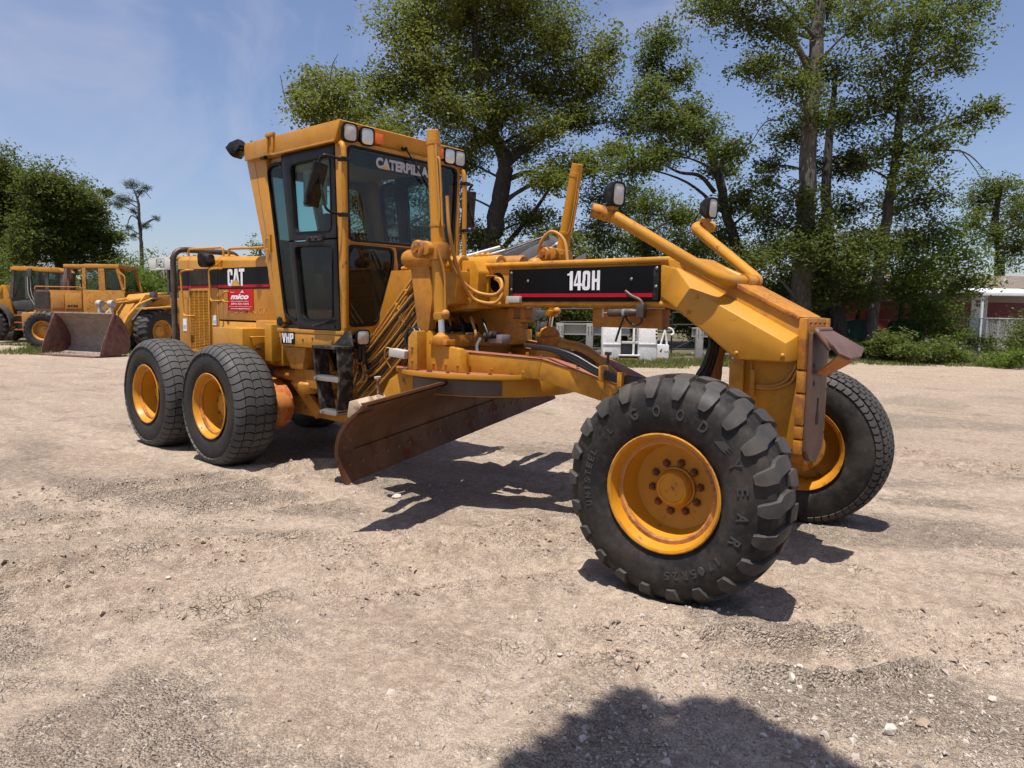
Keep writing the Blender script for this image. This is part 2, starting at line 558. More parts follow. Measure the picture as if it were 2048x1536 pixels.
M['interior_tan'] = plain('cab_trim_tan', (0.42, 0.31, 0.19), 0.7)
M['seat'] = plain('seat_fabric', (0.028, 0.026, 0.026), 0.85)
M['glass'] = glass('cab_glass', (0.50, 0.74, 0.70), 0.3)
M['glass_dark'] = glass('cab_glass_dark', (0.40, 0.46, 0.42), 0.28)
M['glass_dim'] = glass('cab_glass_dim', (0.22, 0.27, 0.24), 0.3)  # dark tint, deepened to stand in for the dim interior behind these panes
M['white'] = paint('white_paint', (0.74, 0.74, 0.72), 0.45, rust=0.05, wear=0.5, dust=0.03, grime=.12)
M['white_galv'] = plain('pale_galvanised', (0.55, 0.54, 0.51), 0.55, dust=0.25)

def tyre_mat(name, tread=(0.040, 0.038, 0.036), side=(0.011, 0.0105, 0.010), dust=0.30):
    m, t, p = new_mat(name)
    vec = objvec(t)
    g = t.nodes.new('ShaderNodeAttribute')
    g.attribute_name = 'tread'
    base = mixc(t, g.outputs['Fac'], side, tread)
    dn = mth(t, 'MULTIPLY', ramp(t, noise(t, 3.2, 7, 0.68, vec), 0.42, 0.8), dust)
    c = mixc(t, dn, base, (0.23, 0.18, 0.14))
    c = mixc(t, ramp(t, noise(t, 26, 4, 0.7, vec), 0.5, 0.85, 0.0, 0.25), c, (0.11, 0.095, 0.08))
    t.links.new(c, p.inputs['Base Color'])
    t.links.new(ramp(t, noise(t, 7, 4, 0.6, vec), 0.3, 0.7, 0.55, 0.8), p.inputs['Roughness'])
    p.inputs['Specular IOR Level'].default_value = 0.3
    bump(t, p, noise(t, 60, 4, 0.7, vec), 0.25, 0.004)
    return m
M['tyre'] = tyre_mat('tyre_rubber')
M['tyre_rear'] = tyre_mat('tyre_rubber_worn', (0.060, 0.058, 0.056), (0.015, 0.0145, 0.014), 0.16)
M['tyre_letter'] = plain('tyre_letter', (0.040, 0.038, 0.036), 0.65)
# ================================================================ ground
def ground_mat():
    m, t, p = new_mat('packed_dirt')
    vec = objvec(t)
    tan_a, tan_b, pale = (0.335, 0.252, 0.182), (0.43, 0.330, 0.243), (0.53, 0.415, 0.312)
    c = mixc(t, ramp(t, noise(t, 0.55, 4, 0.6, vec), 0.35, 0.65), tan_a, tan_b)
    c = mixc(t, ramp(t, noise(t, 1.6, 4, 0.62, vec, 0.6), 0.52, 0.72, 0, .8), c, pale)
    # broad drive lanes: long streaks
    st = noise(t, 1.0, 3, 0.6, objvec(t, (0.55, 2.6, 1)))
    c = mixc(t, ramp(t, st, 0.5, 0.66, 0, .65), c, (0.255, 0.18, 0.13))
    # gravel shows through in patches
    at_g = t.nodes.new('ShaderNodeAttribute'); at_g.attribute_name = 'gravel'
    at_l = t.nodes.new('ShaderNodeAttribute'); at_l.attribute_name = 'lane'
    brk = noise(t, 6, 3, 0.75, vec)
    gm = ramp(t, mth(t, 'ADD', at_g.outputs['Fac'], mth(t, 'MULTIPLY', mth(t, 'SUBTRACT', brk, .5), 1.1)), 0.26, 0.86)
    ln = ramp(t, mth(t, 'ADD', at_l.outputs['Fac'], mth(t, 'MULTIPLY', mth(t, 'SUBTRACT', brk, .5), 1.2)), 0.25, 0.95, 0, .6)
    c = mixc(t, ln, c, (0.55, 0.442, 0.343))
    v1 = nd(t, 'ShaderNodeTexVoronoi'); v1.inputs['Scale'].default_value = 78
    v2 = nd(t, 'ShaderNodeTexVoronoi'); v2.inputs['Scale'].default_value = 170
    t.links.new(vec, v1.inputs['Vector']); t.links.new(vec, v2.inputs['Vector'])
    sep = nd(t, 'ShaderNodeSeparateColor'); t.links.new(v1.outputs['Color'], sep.inputs[0])
    gcol = mixc(t, sep.outputs[0], (0.17, 0.13, 0.10), (0.52, 0.44, 0.36))
    sep2 = nd(t, 'ShaderNodeSeparateColor'); t.links.new(v2.outputs['Color'], sep2.inputs[0])
    gfin = mixc(t, sep2.outputs[1], (0.10, 0.072, 0.052), (0.66, 0.535, 0.42))
    c = mixc(t, mth(t, 'MULTIPLY', gm, .45), c, (0.31, 0.24, 0.18))
    c = mixc(t, mth(t, 'MULTIPLY', gm, ramp(t, sep.outputs[1], 0.35, 0.6)), c, gcol)
    c = mixc(t, ramp(t, noise(t, 2.3, 3, 0.65, vec), 0.36, 0.66, .22, .66), c, gfin)
    dots = mth(t, 'MULTIPLY', ramp(t, v2.outputs['Distance'], .22, .40, 1, 0), ramp(t, sep2.outputs[0], .56, .64))
    c = mixc(t, mth(t, 'MULTIPLY', dots, .72), c, (0.11, 0.082, 0.062))
    dots1 = mth(t, 'MULTIPLY', ramp(t, v1.outputs['Distance'], .16, .34, 1, 0), ramp(t, sep.outputs[2], .70, .76))
    c = mixc(t, mth(t, 'MULTIPLY', dots1, .70), c, mixc(t, sep.outputs[0], (0.12, 0.09, 0.07), (0.60, 0.52, 0.43)))
    gr2 = noise(t, 13, 5, 0.85, vec)
    c = mixc(t, ramp(t, gr2, 0.50, 0.66, 0, .58), c, (0.20, 0.150, 0.112))
    c = mixc(t, ramp(t, gr2, 0.49, 0.34, 0, .60), c, (0.63, 0.505, 0.385))
    # drying cracks in the silty spots
    cm = ramp(t, noise(t, 1.25, 3, 0.7, objvec(t, (1, 1, 3))), 0.57, 0.72)
    cm = mth(t, 'MULTIPLY', cm, mth(t, 'SUBTRACT', 1.0, gm))
    wv = nd(t, 'ShaderNodeVectorMath'); wv.operation = 'ADD'
    nn = t.nodes.new('ShaderNodeTexNoise'); nn.inputs['Scale'].default_value = 9; t.links.new(vec, nn.inputs['Vector'])
    sc = nd(t, 'ShaderNodeVectorMath'); sc.operation = 'SCALE'; sc.inputs['Scale'].default_value = 0.11
    t.links.new(nn.outputs['Color'], sc.inputs[0]); t.links.new(vec, wv.inputs[0]); t.links.new(sc.outputs[0], wv.inputs[1])
    v3 = nd(t, 'ShaderNodeTexVoronoi', feature='DISTANCE_TO_EDGE'); v3.inputs['Scale'].default_value = 25
    t.links.new(wv.outputs[0], v3.inputs['Vector'])
    cr = mth(t, 'MULTIPLY', ramp(t, v3.outputs['Distance'], 0.004, 0.045, 1, 0), mth(t, 'MULTIPLY', cm, ramp(t, noise(t, 7, 2, .5, vec), .38, .6)))
    c = mixc(t, mth(t, 'MULTIPLY', cr, .5), c, (0.12, 0.07, 0.05))
    t.links.new(c, p.inputs['Base Color'])
    p.inputs['Roughness'].default_value = 0.95
    p.inputs['Specular IOR Level'].default_value = 0.15
    # relief
    h = mth(t, 'ADD', mth(t, 'MULTIPLY', noise(t, 30, 4, 0.82, vec), 1.25), mth(t, 'MULTIPLY', mth(t, 'SUBTRACT', .7, v1.outputs['Distance']), mth(t, 'MULTIPLY', gm, 1.1)))
    h = mth(t, 'SUBTRACT', h, mth(t, 'MULTIPLY', cr, 1.6))
    bump(t, p, h, 1.0, 0.032)
    return m
M['dirt'] = ground_mat()

def axis(lo, hi, step, far, g=1.075):
    a = list(np.arange(lo, hi + step / 2, step))
    up, s = [a[-1]], step
    while up[-1] < far: s *= g; up.append(up[-1] + s)
    dn, s = [a[0]], step
    while dn[-1] > -far: s *= g; dn.append(dn[-1] - s)
    return np.array(dn[:0:-1] + a + up[1:])
gxs, gys = axis(1.6, 9.2, .034, 600, 1.07), axis(-4.8, 2.2, .034, 600, 1.07)
RUTS = [([(-80, 1195), (250, 1122), (450, 1108), (700, 1088), (1000, 1082), (1150, 1062)], .10, .035),
        ([(-80, 1255), (240, 1218), (480, 1192), (700, 1150)], .09, .022),
        ([(-60, 1010), (300, 985), (640, 935)], .13, .03),
        ([(-60, 1075), (300, 1040), (640, 1000)], .12, .02),
        ([(1150, 1285), (1400, 1312), (1620, 1318), (1850, 1300), (2150, 1298)], .09, .035),
        ([(1560, 1235), (1750, 1262), (2100, 1250)], .10, .02),
        ([(620, 1190), (820, 1160), (1120, 1132)], .10, .02),
        ([(1750, 900), (1900, 930), (2100, 960)], .16, .03)]
# sweeping wheel tracks of machines that crossed the yard: centre, radius, angles, half gauge
TRACKS = []
_tr = random.Random(12)
for (cx, cy, rad) in ((-6, 16, 19.2), (3, -22, 22.3), (20, 10, 17.0), (-2, 26, 26.5), (14, 22, 22.5), (-14, -10, 20.5), (30, -24, 31.5), (6, -40, 38.2)):
    for g in (-.95, .95):
        TRACKS.append((cx, cy, rad + g, .15, .015 + _tr.uniform(0, .010)))
def track_field(X, Y):
    h = np.zeros(np.shape(X))
    for i, (cx, cy, rad, w, dep) in enumerate(TRACKS):
        d = np.hypot(X - cx, Y - cy) - rad + (fbm(X, Y, .5, 2, 81 + i) - .5) * .30
        a = np.arctan2(Y - cy, X - cx) * rad
        m = np.clip((fbm(X, Y, .33, 2, 120 + i) - .36) * 4, 0, 1)
        tread = .35 * np.clip(np.sin(a * 22 + np.abs(d) * 16), -.2, 1) * (np.abs(d) < w)
        crumb = 2.6 * np.clip(fbm(X, Y, 9, 2, 140 + i) - .40, 0, 1) * (fbm(X, Y, .9, 2, 160 + i) * 1.6)
        h = h + m * dep * (-np.exp(-(d / w) ** 4) * (.8 - .25 * tread) + crumb * .9 * np.exp(-((np.abs(d) - 1.45 * w) / (.32 * w)) ** 2))
    return h
def ground_h(X, Y):
    d = np.hypot(X - 6, Y + 1)
    fade = np.clip(1.2 - d / 45, 0.12, 1)
    h = (fbm(X, Y, .35, 3, 3) - .5) * .035 + (fbm(X, Y, 1.9, 4, 5) - .5) * .018
    fine = np.clip(1.15 - d / 9, 0, 1)
    h = h + fine * ((fbm(X, Y, 9, 3, 9) - .5) * .030 * (.3 + 1.4 * fbm(X, Y, .8, 2, 19)) + np.clip(fbm(X, Y, 11, 2, 15) - .62, 0, 1) * .10 * (fbm(X, Y, 1.1, 2, 16) > .52) + (np.abs(fbm(X * .5, Y, 3.2, 3, 21) - .5)) * -.02)
    for pts, w, dep in RUTS:
        W = [on_z(u, v) for u, v in pts]
        best = np.full(np.shape(X), 9.0)
        for a, b in zip(W[:-1], W[1:]):
            ax_, ay_, bx, by = a.x, a.y, b.x, b.y
            L2 = (bx - ax_) ** 2 + (by - ay_) ** 2
            t = np.clip(((X - ax_) * (bx - ax_) + (Y - ay_) * (by - ay_)) / L2, 0, 1)
            best = np.minimum(best, np.hypot(X - ax_ - t * (bx - ax_), Y - ay_ - t * (by - ay_)))
        best = best + (fbm(X, Y, 2.6, 3, 31) - .5) * .16 + (fbm(X, Y, 10, 2, 33) - .5) * .07
        k = 1.2 + 1.7 * fbm(X, Y, 1.2, 2, 41)
        h = h + k * dep * (-np.exp(-(best / w) ** 2) + .9 * np.exp(-((np.abs(best) - 2.1 * w) / (.6 * w)) ** 2))
    h = h + track_field(X, Y)
    h = h * fade
    for wx, wy in ((-.76, -1.05), (.76, -1.05), (-.76, 1.05), (.76, 1.05), (6.12, -1.11), (6.12, 1.11)):
        q = np.hypot((X - wx) * 1.1, (Y - wy) * 1.6)
        h = h * np.clip((q - .22) / .45, 0, 1) + .030 * (.5 + fbm(X, Y, 5, 3, 51)) * np.exp(-((q - .44) / .13) ** 2)
    return h
GRAV = [(60, 1050, 1.3, .5), (250, 985, 1.2, .3), (150, 1390, .55, .45), (330, 1480, .3, .35), (950, 1500, .16, .5), (820, 1195, .42, .45), (560, 1240, .3, .3), (1850, 1430, .55, .6), (1650, 1360, .30, .45), (1400, 1490, .42, .5), (1950, 950, 1.6, .3),
        (850, 1350, .50, -.6), (620, 1420, .35, -.45), (1150, 1300, .45, -.5), (1800, 1190, .55, -.5), (1950, 1300, .35, -.4), (1000, 1080, .5, -.4), (420, 1180, .35, -.3)]
def lane_field(X, Y):
    L = np.zeros(np.shape(X))
    for i, (cx, cy, rad, w, dep) in enumerate(TRACKS):
        d = np.hypot(X - cx, Y - cy) - rad + (fbm(X, Y, .5, 2, 81 + i) - .5) * .30
        m = np.clip((fbm(X, Y, .33, 2, 120 + i) - .36) * 4, 0, 1)
        L = np.maximum(L, m * np.exp(-(d / (w * 1.6)) ** 4) * np.clip(1.3 - np.hypot(X - 7, Y + 3) / 20, .25, 1))
    for pts, w, dep in RUTS:
        W = [on_z(u, v) for u, v in pts]
        best = np.full(np.shape(X), 9.0)
        for a, b in zip(W[:-1], W[1:]):
            L2 = (b.x - a.x) ** 2 + (b.y - a.y) ** 2
            t = np.clip(((X - a.x) * (b.x - a.x) + (Y - a.y) * (b.y - a.y)) / L2, 0, 1)
            best = np.minimum(best, np.hypot(X - a.x - t * (b.x - a.x), Y - a.y - t * (b.y - a.y)))
        L = np.maximum(L, .8 * np.exp(-(best / (w * 1.5)) ** 4))
    return L
def gravel_field(X, Y):
    g = np.clip((fbm(X * .8, Y * 1.25, .75, 4, 77) - .45) * 6, 0, 1) * .75
    for (u, v, r, k) in GRAV:
        p = on_z(u, v)
        g = g + k * np.exp(-((X - p.x) ** 2 + (Y - p.y) ** 2) / (r * r))
    return np.clip(g - .6 * lane_field(X, Y), 0, 1) * np.clip(1.35 - np.hypot(X - 7, Y + 3) / 26, .35, 1)
GX, GY = np.meshgrid(gxs, gys, indexing='ij')
GZ = ground_h(GX, GY)
def np_mesh(name, co, faces_flat, nper, mat, smooth=True):
    me = bpy.data.meshes.new(name)
    nf = len(faces_flat) // nper
    me.vertices.add(len(co)); me.vertices.foreach_set('co', np.asarray(co, np.float32).ravel())
    me.loops.add(len(faces_flat)); me.loops.foreach_set('vertex_index', np.asarray(faces_flat, np.int32))
    me.polygons.add(nf); me.polygons.foreach_set('loop_start', np.arange(0, nf * nper, nper, dtype=np.int32))
    me.update(calc_edges=True); me.validate()
    if smooth: me.shade_smooth()
    else: me.shade_flat()
    me.materials.append(mat)
    return me
nx, ny = GX.shape
ii = np.arange(nx * ny).reshape(nx, ny)
fq = np.stack([ii[:-1, :-1], ii[1:, :-1], ii[1:, 1:], ii[:-1, 1:]], -1).reshape(-1)
gme = np_mesh('ground', np.stack([GX, GY, GZ], -1).reshape(-1, 3), fq, 4, M['dirt'])
for nm, fld in (('lane', lane_field(GX, GY)), ('gravel', gravel_field(GX, GY))):
    at_ = gme.attributes.new(nm, 'FLOAT', 'POINT')
    at_.data.foreach_set('value', np.ascontiguousarray(fld.reshape(-1), dtype=np.float32))
go = bpy.data.objects.new('ground', gme); COL.objects.link(go); go['kind'] = 'structure'

# ---- loose gravel (too many to count) and single stones
def stone_mat(name, a, b):
    m, t, p = new_mat(name)
    g = t.nodes.new('ShaderNodeNewGeometry')
    c = mixc(t, g.outputs['Random Per Island'], a, b)
    c = mixc(t, ramp(t, noise(t, 60, 4, 0.6, objvec(t)), .35, .7, 0, .4), c, (.36, .28, .21))
    t.links.new(c, p.inputs['Base Color'])
    p.inputs['Roughness'].default_value = .9
    return m
M['gravel'] = stone_mat('gravel_stone', (.15, .12, .10), (.50, .44, .38))
M['stone'] = stone_mat('pale_stone', (.42, .36, .30), (.55, .48, .40))
ICO = None
def ico(sub):
    bm = bmesh.new(); bmesh.ops.create_icosphere(bm, subdivisions=sub, radius=1.0)
    v = np.array([x.co[:] for x in bm.verts]); f = np.array([[k.index for k in x.verts] for x in bm.faces]); bm.free()
    return v, f
OCT_V = np.array([(1, 0, -.2), (-.5, .87, -.2), (-.5, -.87, -.2), (.5, .3, .75), (-.45, .2, .8), (0, -.5, .7)], float)
OCT_F = np.array([(0, 1, 3), (1, 4, 3), (1, 2, 4), (2, 5, 4), (2, 0, 5), (0, 3, 5), (3, 4, 5)])
def scatter(name, P, S, mat, base=(OCT_V, OCT_F), flat=.62, jit=.22):
    n = len(P)
    v, f = base
    co = v[None] * (1 + rng.normal(0, jit, (n, len(v), 1)))
    co[..., 2] *= flat
    co[..., 1] *= rng.uniform(.6, 1, (n, 1))
    a = rng.uniform(0, 6.28, n)
    ca, sa = np.cos(a)[:, None], np.sin(a)[:, None]
    x, y = co[..., 0] * ca - co[..., 1] * sa, co[..., 0] * sa + co[..., 1] * ca
    co = np.stack([x, y, co[..., 2]], -1) * S[:, None, None] + P[:, None, :]
    fl = (f[None] + (np.arange(n) * len(v))[:, None, None]).reshape(-1)
    return np_mesh(name, co.reshape(-1, 3), fl, 3, mat, smooth=False)
N = 130000
gxr, gyr = rng.uniform(-1.5, 9.5, N), rng.uniform(-5.2, 5.0, N)
gmask = gravel_field(gxr, gyr)
near = np.clip(1.3 - np.hypot(gxr - 7, gyr + 3) / 7, .08, 1)
br_ = np.clip(1 - np.hypot(gxr - 7.6, gyr + 2.6) / 1.6, 0, 1)
keep = rng.random(N) < np.clip(gmask * .7, .085, .75) * near + br_ * .4
# extra-rich patch on the right foreground
xe, ye = rng.normal(7.75, .75, 11000), rng.normal(-2.45, .62, 11000)
gxr, gyr = np.r_[gxr[keep], xe], np.r_[gyr[keep], ye]
Ss = np.clip(rng.lognormal(math.log(.0052), .55, len(gxr)), .0025, .026)
Pz = ground_h(gxr, gyr)
ok = np.ones(len(gxr), bool)
gm_ = scatter('gravel', np.stack([gxr, gyr, Pz + Ss * .12], -1)[ok], Ss[ok], M['gravel'])
gob = bpy.data.objects.new('gravel', gm_); COL.objects.link(gob)
tag(gob, 'loose grey and tan gravel scattered over the packed dirt', 'gravel', kind='stuff')
# crumbled clods thrown up along the ruts
cl_x, cl_y = [], []
for pts, w, dep in RUTS:
    W = [on_z(u, v) for u, v in pts]
    for a, b in zip(W[:-1], W[1:]):
        L = (b - a).length
        n = int(L * 230)
        t = rng.random(n)
        side = np.where(rng.random(n) < .5, 1, -1) * rng.normal(2.0, .5, n) * w
        nx_c, ny_c = -(b.y - a.y) / L, (b.x - a.x) / L
        cl_x.append(a.x + t * (b.x - a.x) + nx_c * side); cl_y.append(a.y + t * (b.y - a.y) + ny_c * side)
cl_x, cl_y = np.concatenate(cl_x), np.concatenate(cl_y)
kp = fbm(cl_x, cl_y, 1.6, 3, 171) > .46
cl_x, cl_y = cl_x[kp], cl_y[kp]
cs = np.clip(rng.lognormal(math.log(.0085), .5, len(cl_x)), .003, .026)
cm_ = scatter('dirt_clods', np.stack([cl_x, cl_y, ground_h(cl_x, cl_y) + cs * .15], -1), cs, stone_mat('crumbled_dirt', (.22, .16, .11), (.40, .30, .215)))
cob_ = bpy.data.objects.new('dirt_clods', cm_); COL.objects.link(cob_)
tag(cob_, 'crumbled dirt clods thrown up along the wheel ruts', 'dirt clods', kind='stuff')
IV = ico(2)
def rock(u, v, wpx, label, seed, flat=.6, mat=None, name='rock'):
    p = on_z(u, v)
    s = wpx / F * (p - C).dot(FW) / 2
    p.z = float(ground_h(np.array([p.x]), np.array([p.y]))[0])
    r = np.random.default_rng(seed)
    vv, ff = IV
    co = vv.copy()
    for _ in range(16):                       # chip facets off a ball
        d = r.normal(size=3); d /= np.linalg.norm(d)
        k = r.uniform(.52, .88)
        over = np.maximum(co @ d - k, 0)
        co -= over[:, None] * d
    co *= np.array([1, r.uniform(.6, .9), flat]) * s * 1.1
    a = r.uniform(0, 6.28)
    co[:, :2] = co[:, :2] @ np.array([[math.cos(a), math.sin(a)], [-math.sin(a), math.cos(a)]])
    me = np_mesh(name, co, ff.reshape(-1), 3, mat or M['stone'], smooth=False)
    o = bpy.data.objects.new(name, me); COL.objects.link(o)
    o.location = (p.x, p.y, p.z + s * flat * .55)
    return tag(o, label, name if name != 'clod' else 'clod', 'single stones on the yard')
M['clod'] = stone_mat('dirt_clod', (.20, .14, .10), (.28, .20, .145))
rock(1777, 1462, 42, 'largest pale flat stone beside the shadow, lower right of the yard', 1, .55)
rock(1847, 1455, 34, 'brown clod right of the largest flat stone, lower right', 2, .5, M['clod'], 'clod')
rock(1585, 1367, 22, 'pale angular stone in the gravel above the shadow, left of the flat one', 3, .75)
rock(1600, 1379, 17, 'small white stone touching the angular one in the gravel', 4, .6)
rock(1803, 1452, 15, 'small pale stone tucked against the top edge of the flat stone', 5, .6)
rock(1527, 1471, 18, 'grey stone lying inside the tree shadow', 6, .6)
rock(827, 1286, 17, 'dark clod in the cracked mud, left of centre', 7, .55, M['clod'], 'clod')
rock(1119, 1323, 12, 'small white stone near the cracked mud patch, centre', 8, .6)
rock(1491, 1316, 22, 'grey brown stone on the rut edge right of the big tyre', 9, .55)
rock(1602, 1309, 18, 'longish pale stone in the rut right of the big tyre', 10, .45)
rock(793, 997, 22, 'pale clod at the edge of the blade shadow', 11, .6)
rock(336, 1158, 16, 'pale stone on the left drive lane', 12, .5)
rock(255, 1045, 14, 'white stone farthest left on the gravel', 13, .5)
rock(510, 1285, 12, 'small pale stone left of the cracked mud', 14, .5)
rock(950, 1440, 20, 'reddish stone in the gravel streak at the bottom centre', 15, .5, M['clod'])
rock(1860, 1395, 18, 'whitish stone on the gravel near the right edge', 16, .6)
rock(1985, 1400, 22, 'yellowish stone nearest the right edge of the yard', 17, .55)
rock(1330, 1226, 12, 'small white stone in front of the big front tyre', 18, .6)
# ---------------------------------------------------------------- wheels
def crown_profile(R0, Wd, rim):
    """half profile from the crown centre down to the bead: (offset along axle, radius)"""
    return [(0.0, R0), (0.14 * Wd, R0 - 0.002), (0.27 * Wd, R0 - 0.008), (0.37 * Wd, R0 - 0.022), (0.44 * Wd, R0 - 0.05), (0.475 * Wd, R0 - 0.085),
            (0.498 * Wd, R0 - 0.135), (0.505 * Wd, R0 - 0.18), (0.495 * Wd, R0 - 0.225), (0.465 * Wd, rim + 0.045), (0.43 * Wd, rim + 0.012), (0.40 * Wd, rim - 0.01)]

def crown_at(prof, w):
    """w 0..1 from the crown centre to the shoulder (beyond 1: sidewall): position and outward normal"""
    sgn = -1 if w < 0 else 1
    w = abs(w)
    d = [0.0]
    for i in range(1, len(prof)):
        d.append(d[-1] + math.hypot(prof[i][0] - prof[i - 1][0], prof[i][1] - prof[i - 1][1]))
    s = w * d[5]
    for i in range(1, len(prof)):
        if s <= d[i] or i == len(prof) - 1:
            t = (s - d[i - 1]) / (d[i] - d[i - 1])
            y = prof[i - 1][0] + t * (prof[i][0] - prof[i - 1][0])
            r = prof[i - 1][1] + t * (prof[i][1] - prof[i - 1][1])
            ty, tr = prof[i][0] - prof[i - 1][0], prof[i][1] - prof[i - 1][1]
            L = math.hypot(ty, tr)
            return sgn * y, r, sgn * (-tr / L), ty / L

def make_tyre(kind, R, Wd, rim, flat):
    h = {'lug': 0.022, 'block': 0.020, 'fine': 0.014}[kind]
    R0 = R - h
    prof = crown_profile(R0, Wd, rim)
    full = [(-y, r) for y, r in prof[::-1]] + prof[1:]
    n = 96
    vs, fs, at = [], [], []
    for (y, r) in full:
        for k in range(n):
            a = 2 * math.pi * k / n
            vs.append((r * math.cos(a), y, r * math.sin(a)))
            at.append(0.0)
    m = len(full)
    for i in range(m - 1):
        for k in range(n):
            fs.append((i * n + k, (i + 1) * n + k, (i + 1) * n + (k + 1) % n, i * n + (k + 1) % n))
    def ribbon(stations, th0, hh, tap=0.004, sub=1):
        """stations: (w, s_left, s_right) across the tread; a raised block following the crown"""
        o = len(vs)
        ns = len(stations)
        for lev in (0, 1):
            for (w, a0, a1) in stations:
                y, r, ny, nr = crown_at(prof, w)
                up = -0.006 if lev == 0 else hh
                y2, r2 = y + ny * up, r + nr * up
                tp = tap if lev == 0 else 0.0
                for a in (a0 - tp, (a0 + a1) / 2, a1 + tp):
                    th = th0 + a / R
                    vs.append((r2 * math.cos(th), y2, r2 * math.sin(th)))
                    at.append(0.0 if lev == 0 else 1.0)
        q = 3 * ns
        for i in range(ns - 1):
            for j in (0, 1):
                fs.append((o + q + 3 * i + j, o + q + 3 * i + j + 1, o + q + 3 * i + 4 + j, o + q + 3 * i + 3 + j))
            for j in (0, 2):
                fs.append((o + 3 * i + j, o + q + 3 * i + j, o + q + 3 * i + 3 + j, o + 3 * i + 3 + j))
        for i in (0, ns - 1):
            for j in (0, 1):
                fs.append((o + 3 * i + j, o + 3 * i + j + 1, o + q + 3 * i + j + 1, o + q + 3 * i + j))
    rr = random.Random(5)
    if kind == 'lug':
        N = 22
        for side in (-1, 1):
            for k in range(N):
                th = 2 * math.pi * (k + (0.5 if side > 0 else 0)) / N + rr.uniform(-.006, .006)
                st = [(-1.06, -.020, .026), (-.98, -.034, .036), (-.86, -.040, .042), (-.64, -.038, .050), (-.52, -.016, .078), (-.28, -.004, .088), (-.02, .004, .086), (.12, .018, .078)]
                ribbon([(w if side < 0 else -w, a, b) for w, a, b in st], th, h, 0.012)
    elif kind == 'block':
        N = 44
        rows = [(-.99, -.60), (-.57, -.22), (-.19, .16), (.19, .54), (.57, .99)]
        for ri, (w0, w1) in enumerate(rows):
            for k in range(N):
                th = 2 * math.pi * (k + 0.12 * (ri % 2)) / N
                p = 2 * math.pi * R / N
                g = 0.0072
                st = []
                for j in range(4):
                    w = w0 + (w1 - w0) * j / 3
                    off = 0.011 * math.sin(w * 11 + (0 if ri % 2 else 1.2))
                    st.append((w, off + g, off + p - g))
                ribbon(st, th, h + rr.uniform(-.0015, .001), 0.002)
    else:
        N = 62
        rows = [(-.90, -.66), (-.62, -.40), (-.36, -.13), (-.09, .14), (.18, .41), (.45, .66), (.70, .90)]
        for ri, (w0, w1) in enumerate(rows):
            for k in range(N):
                th = 2 * math.pi * (k + 0.5 * (ri % 2)) / N
                p = 2 * math.pi * R / N
                g = 0.0075
                st = [(w0 + (w1 - w0) * j / 2, 0.012 * (j == 1) + g, 0.012 * (j == 1) + p - g) for j in range(3)]
                ribbon(st, th, h, 0.002)
    # weight on the tyre: flattened contact patch with a slight bulge
    out = []
    for (x, y, z) in vs:
        if z < -flat + 0.10:
            k = (-flat + 0.10 - z) / 0.13
            y *= 1 + 0.05 * max(0, k) ** 1.5
        out.append((x, y, max(z, -flat - 0.004)))
    me = bpy.data.meshes.new('tyre')
    me.from_pydata(out, [], fs)
    bm = bmesh.new(); bm.from_mesh(me)
    bmesh.ops.recalc_face_normals(bm, faces=bm.faces[:])
    bm.to_mesh(me); bm.free()
    a = me.attributes.new('tread', 'FLOAT', 'POINT')
    a.data.foreach_set('value', at)
    me.shade_smooth()
    me.set_sharp_from_angle(angle=R_(32))
    return me

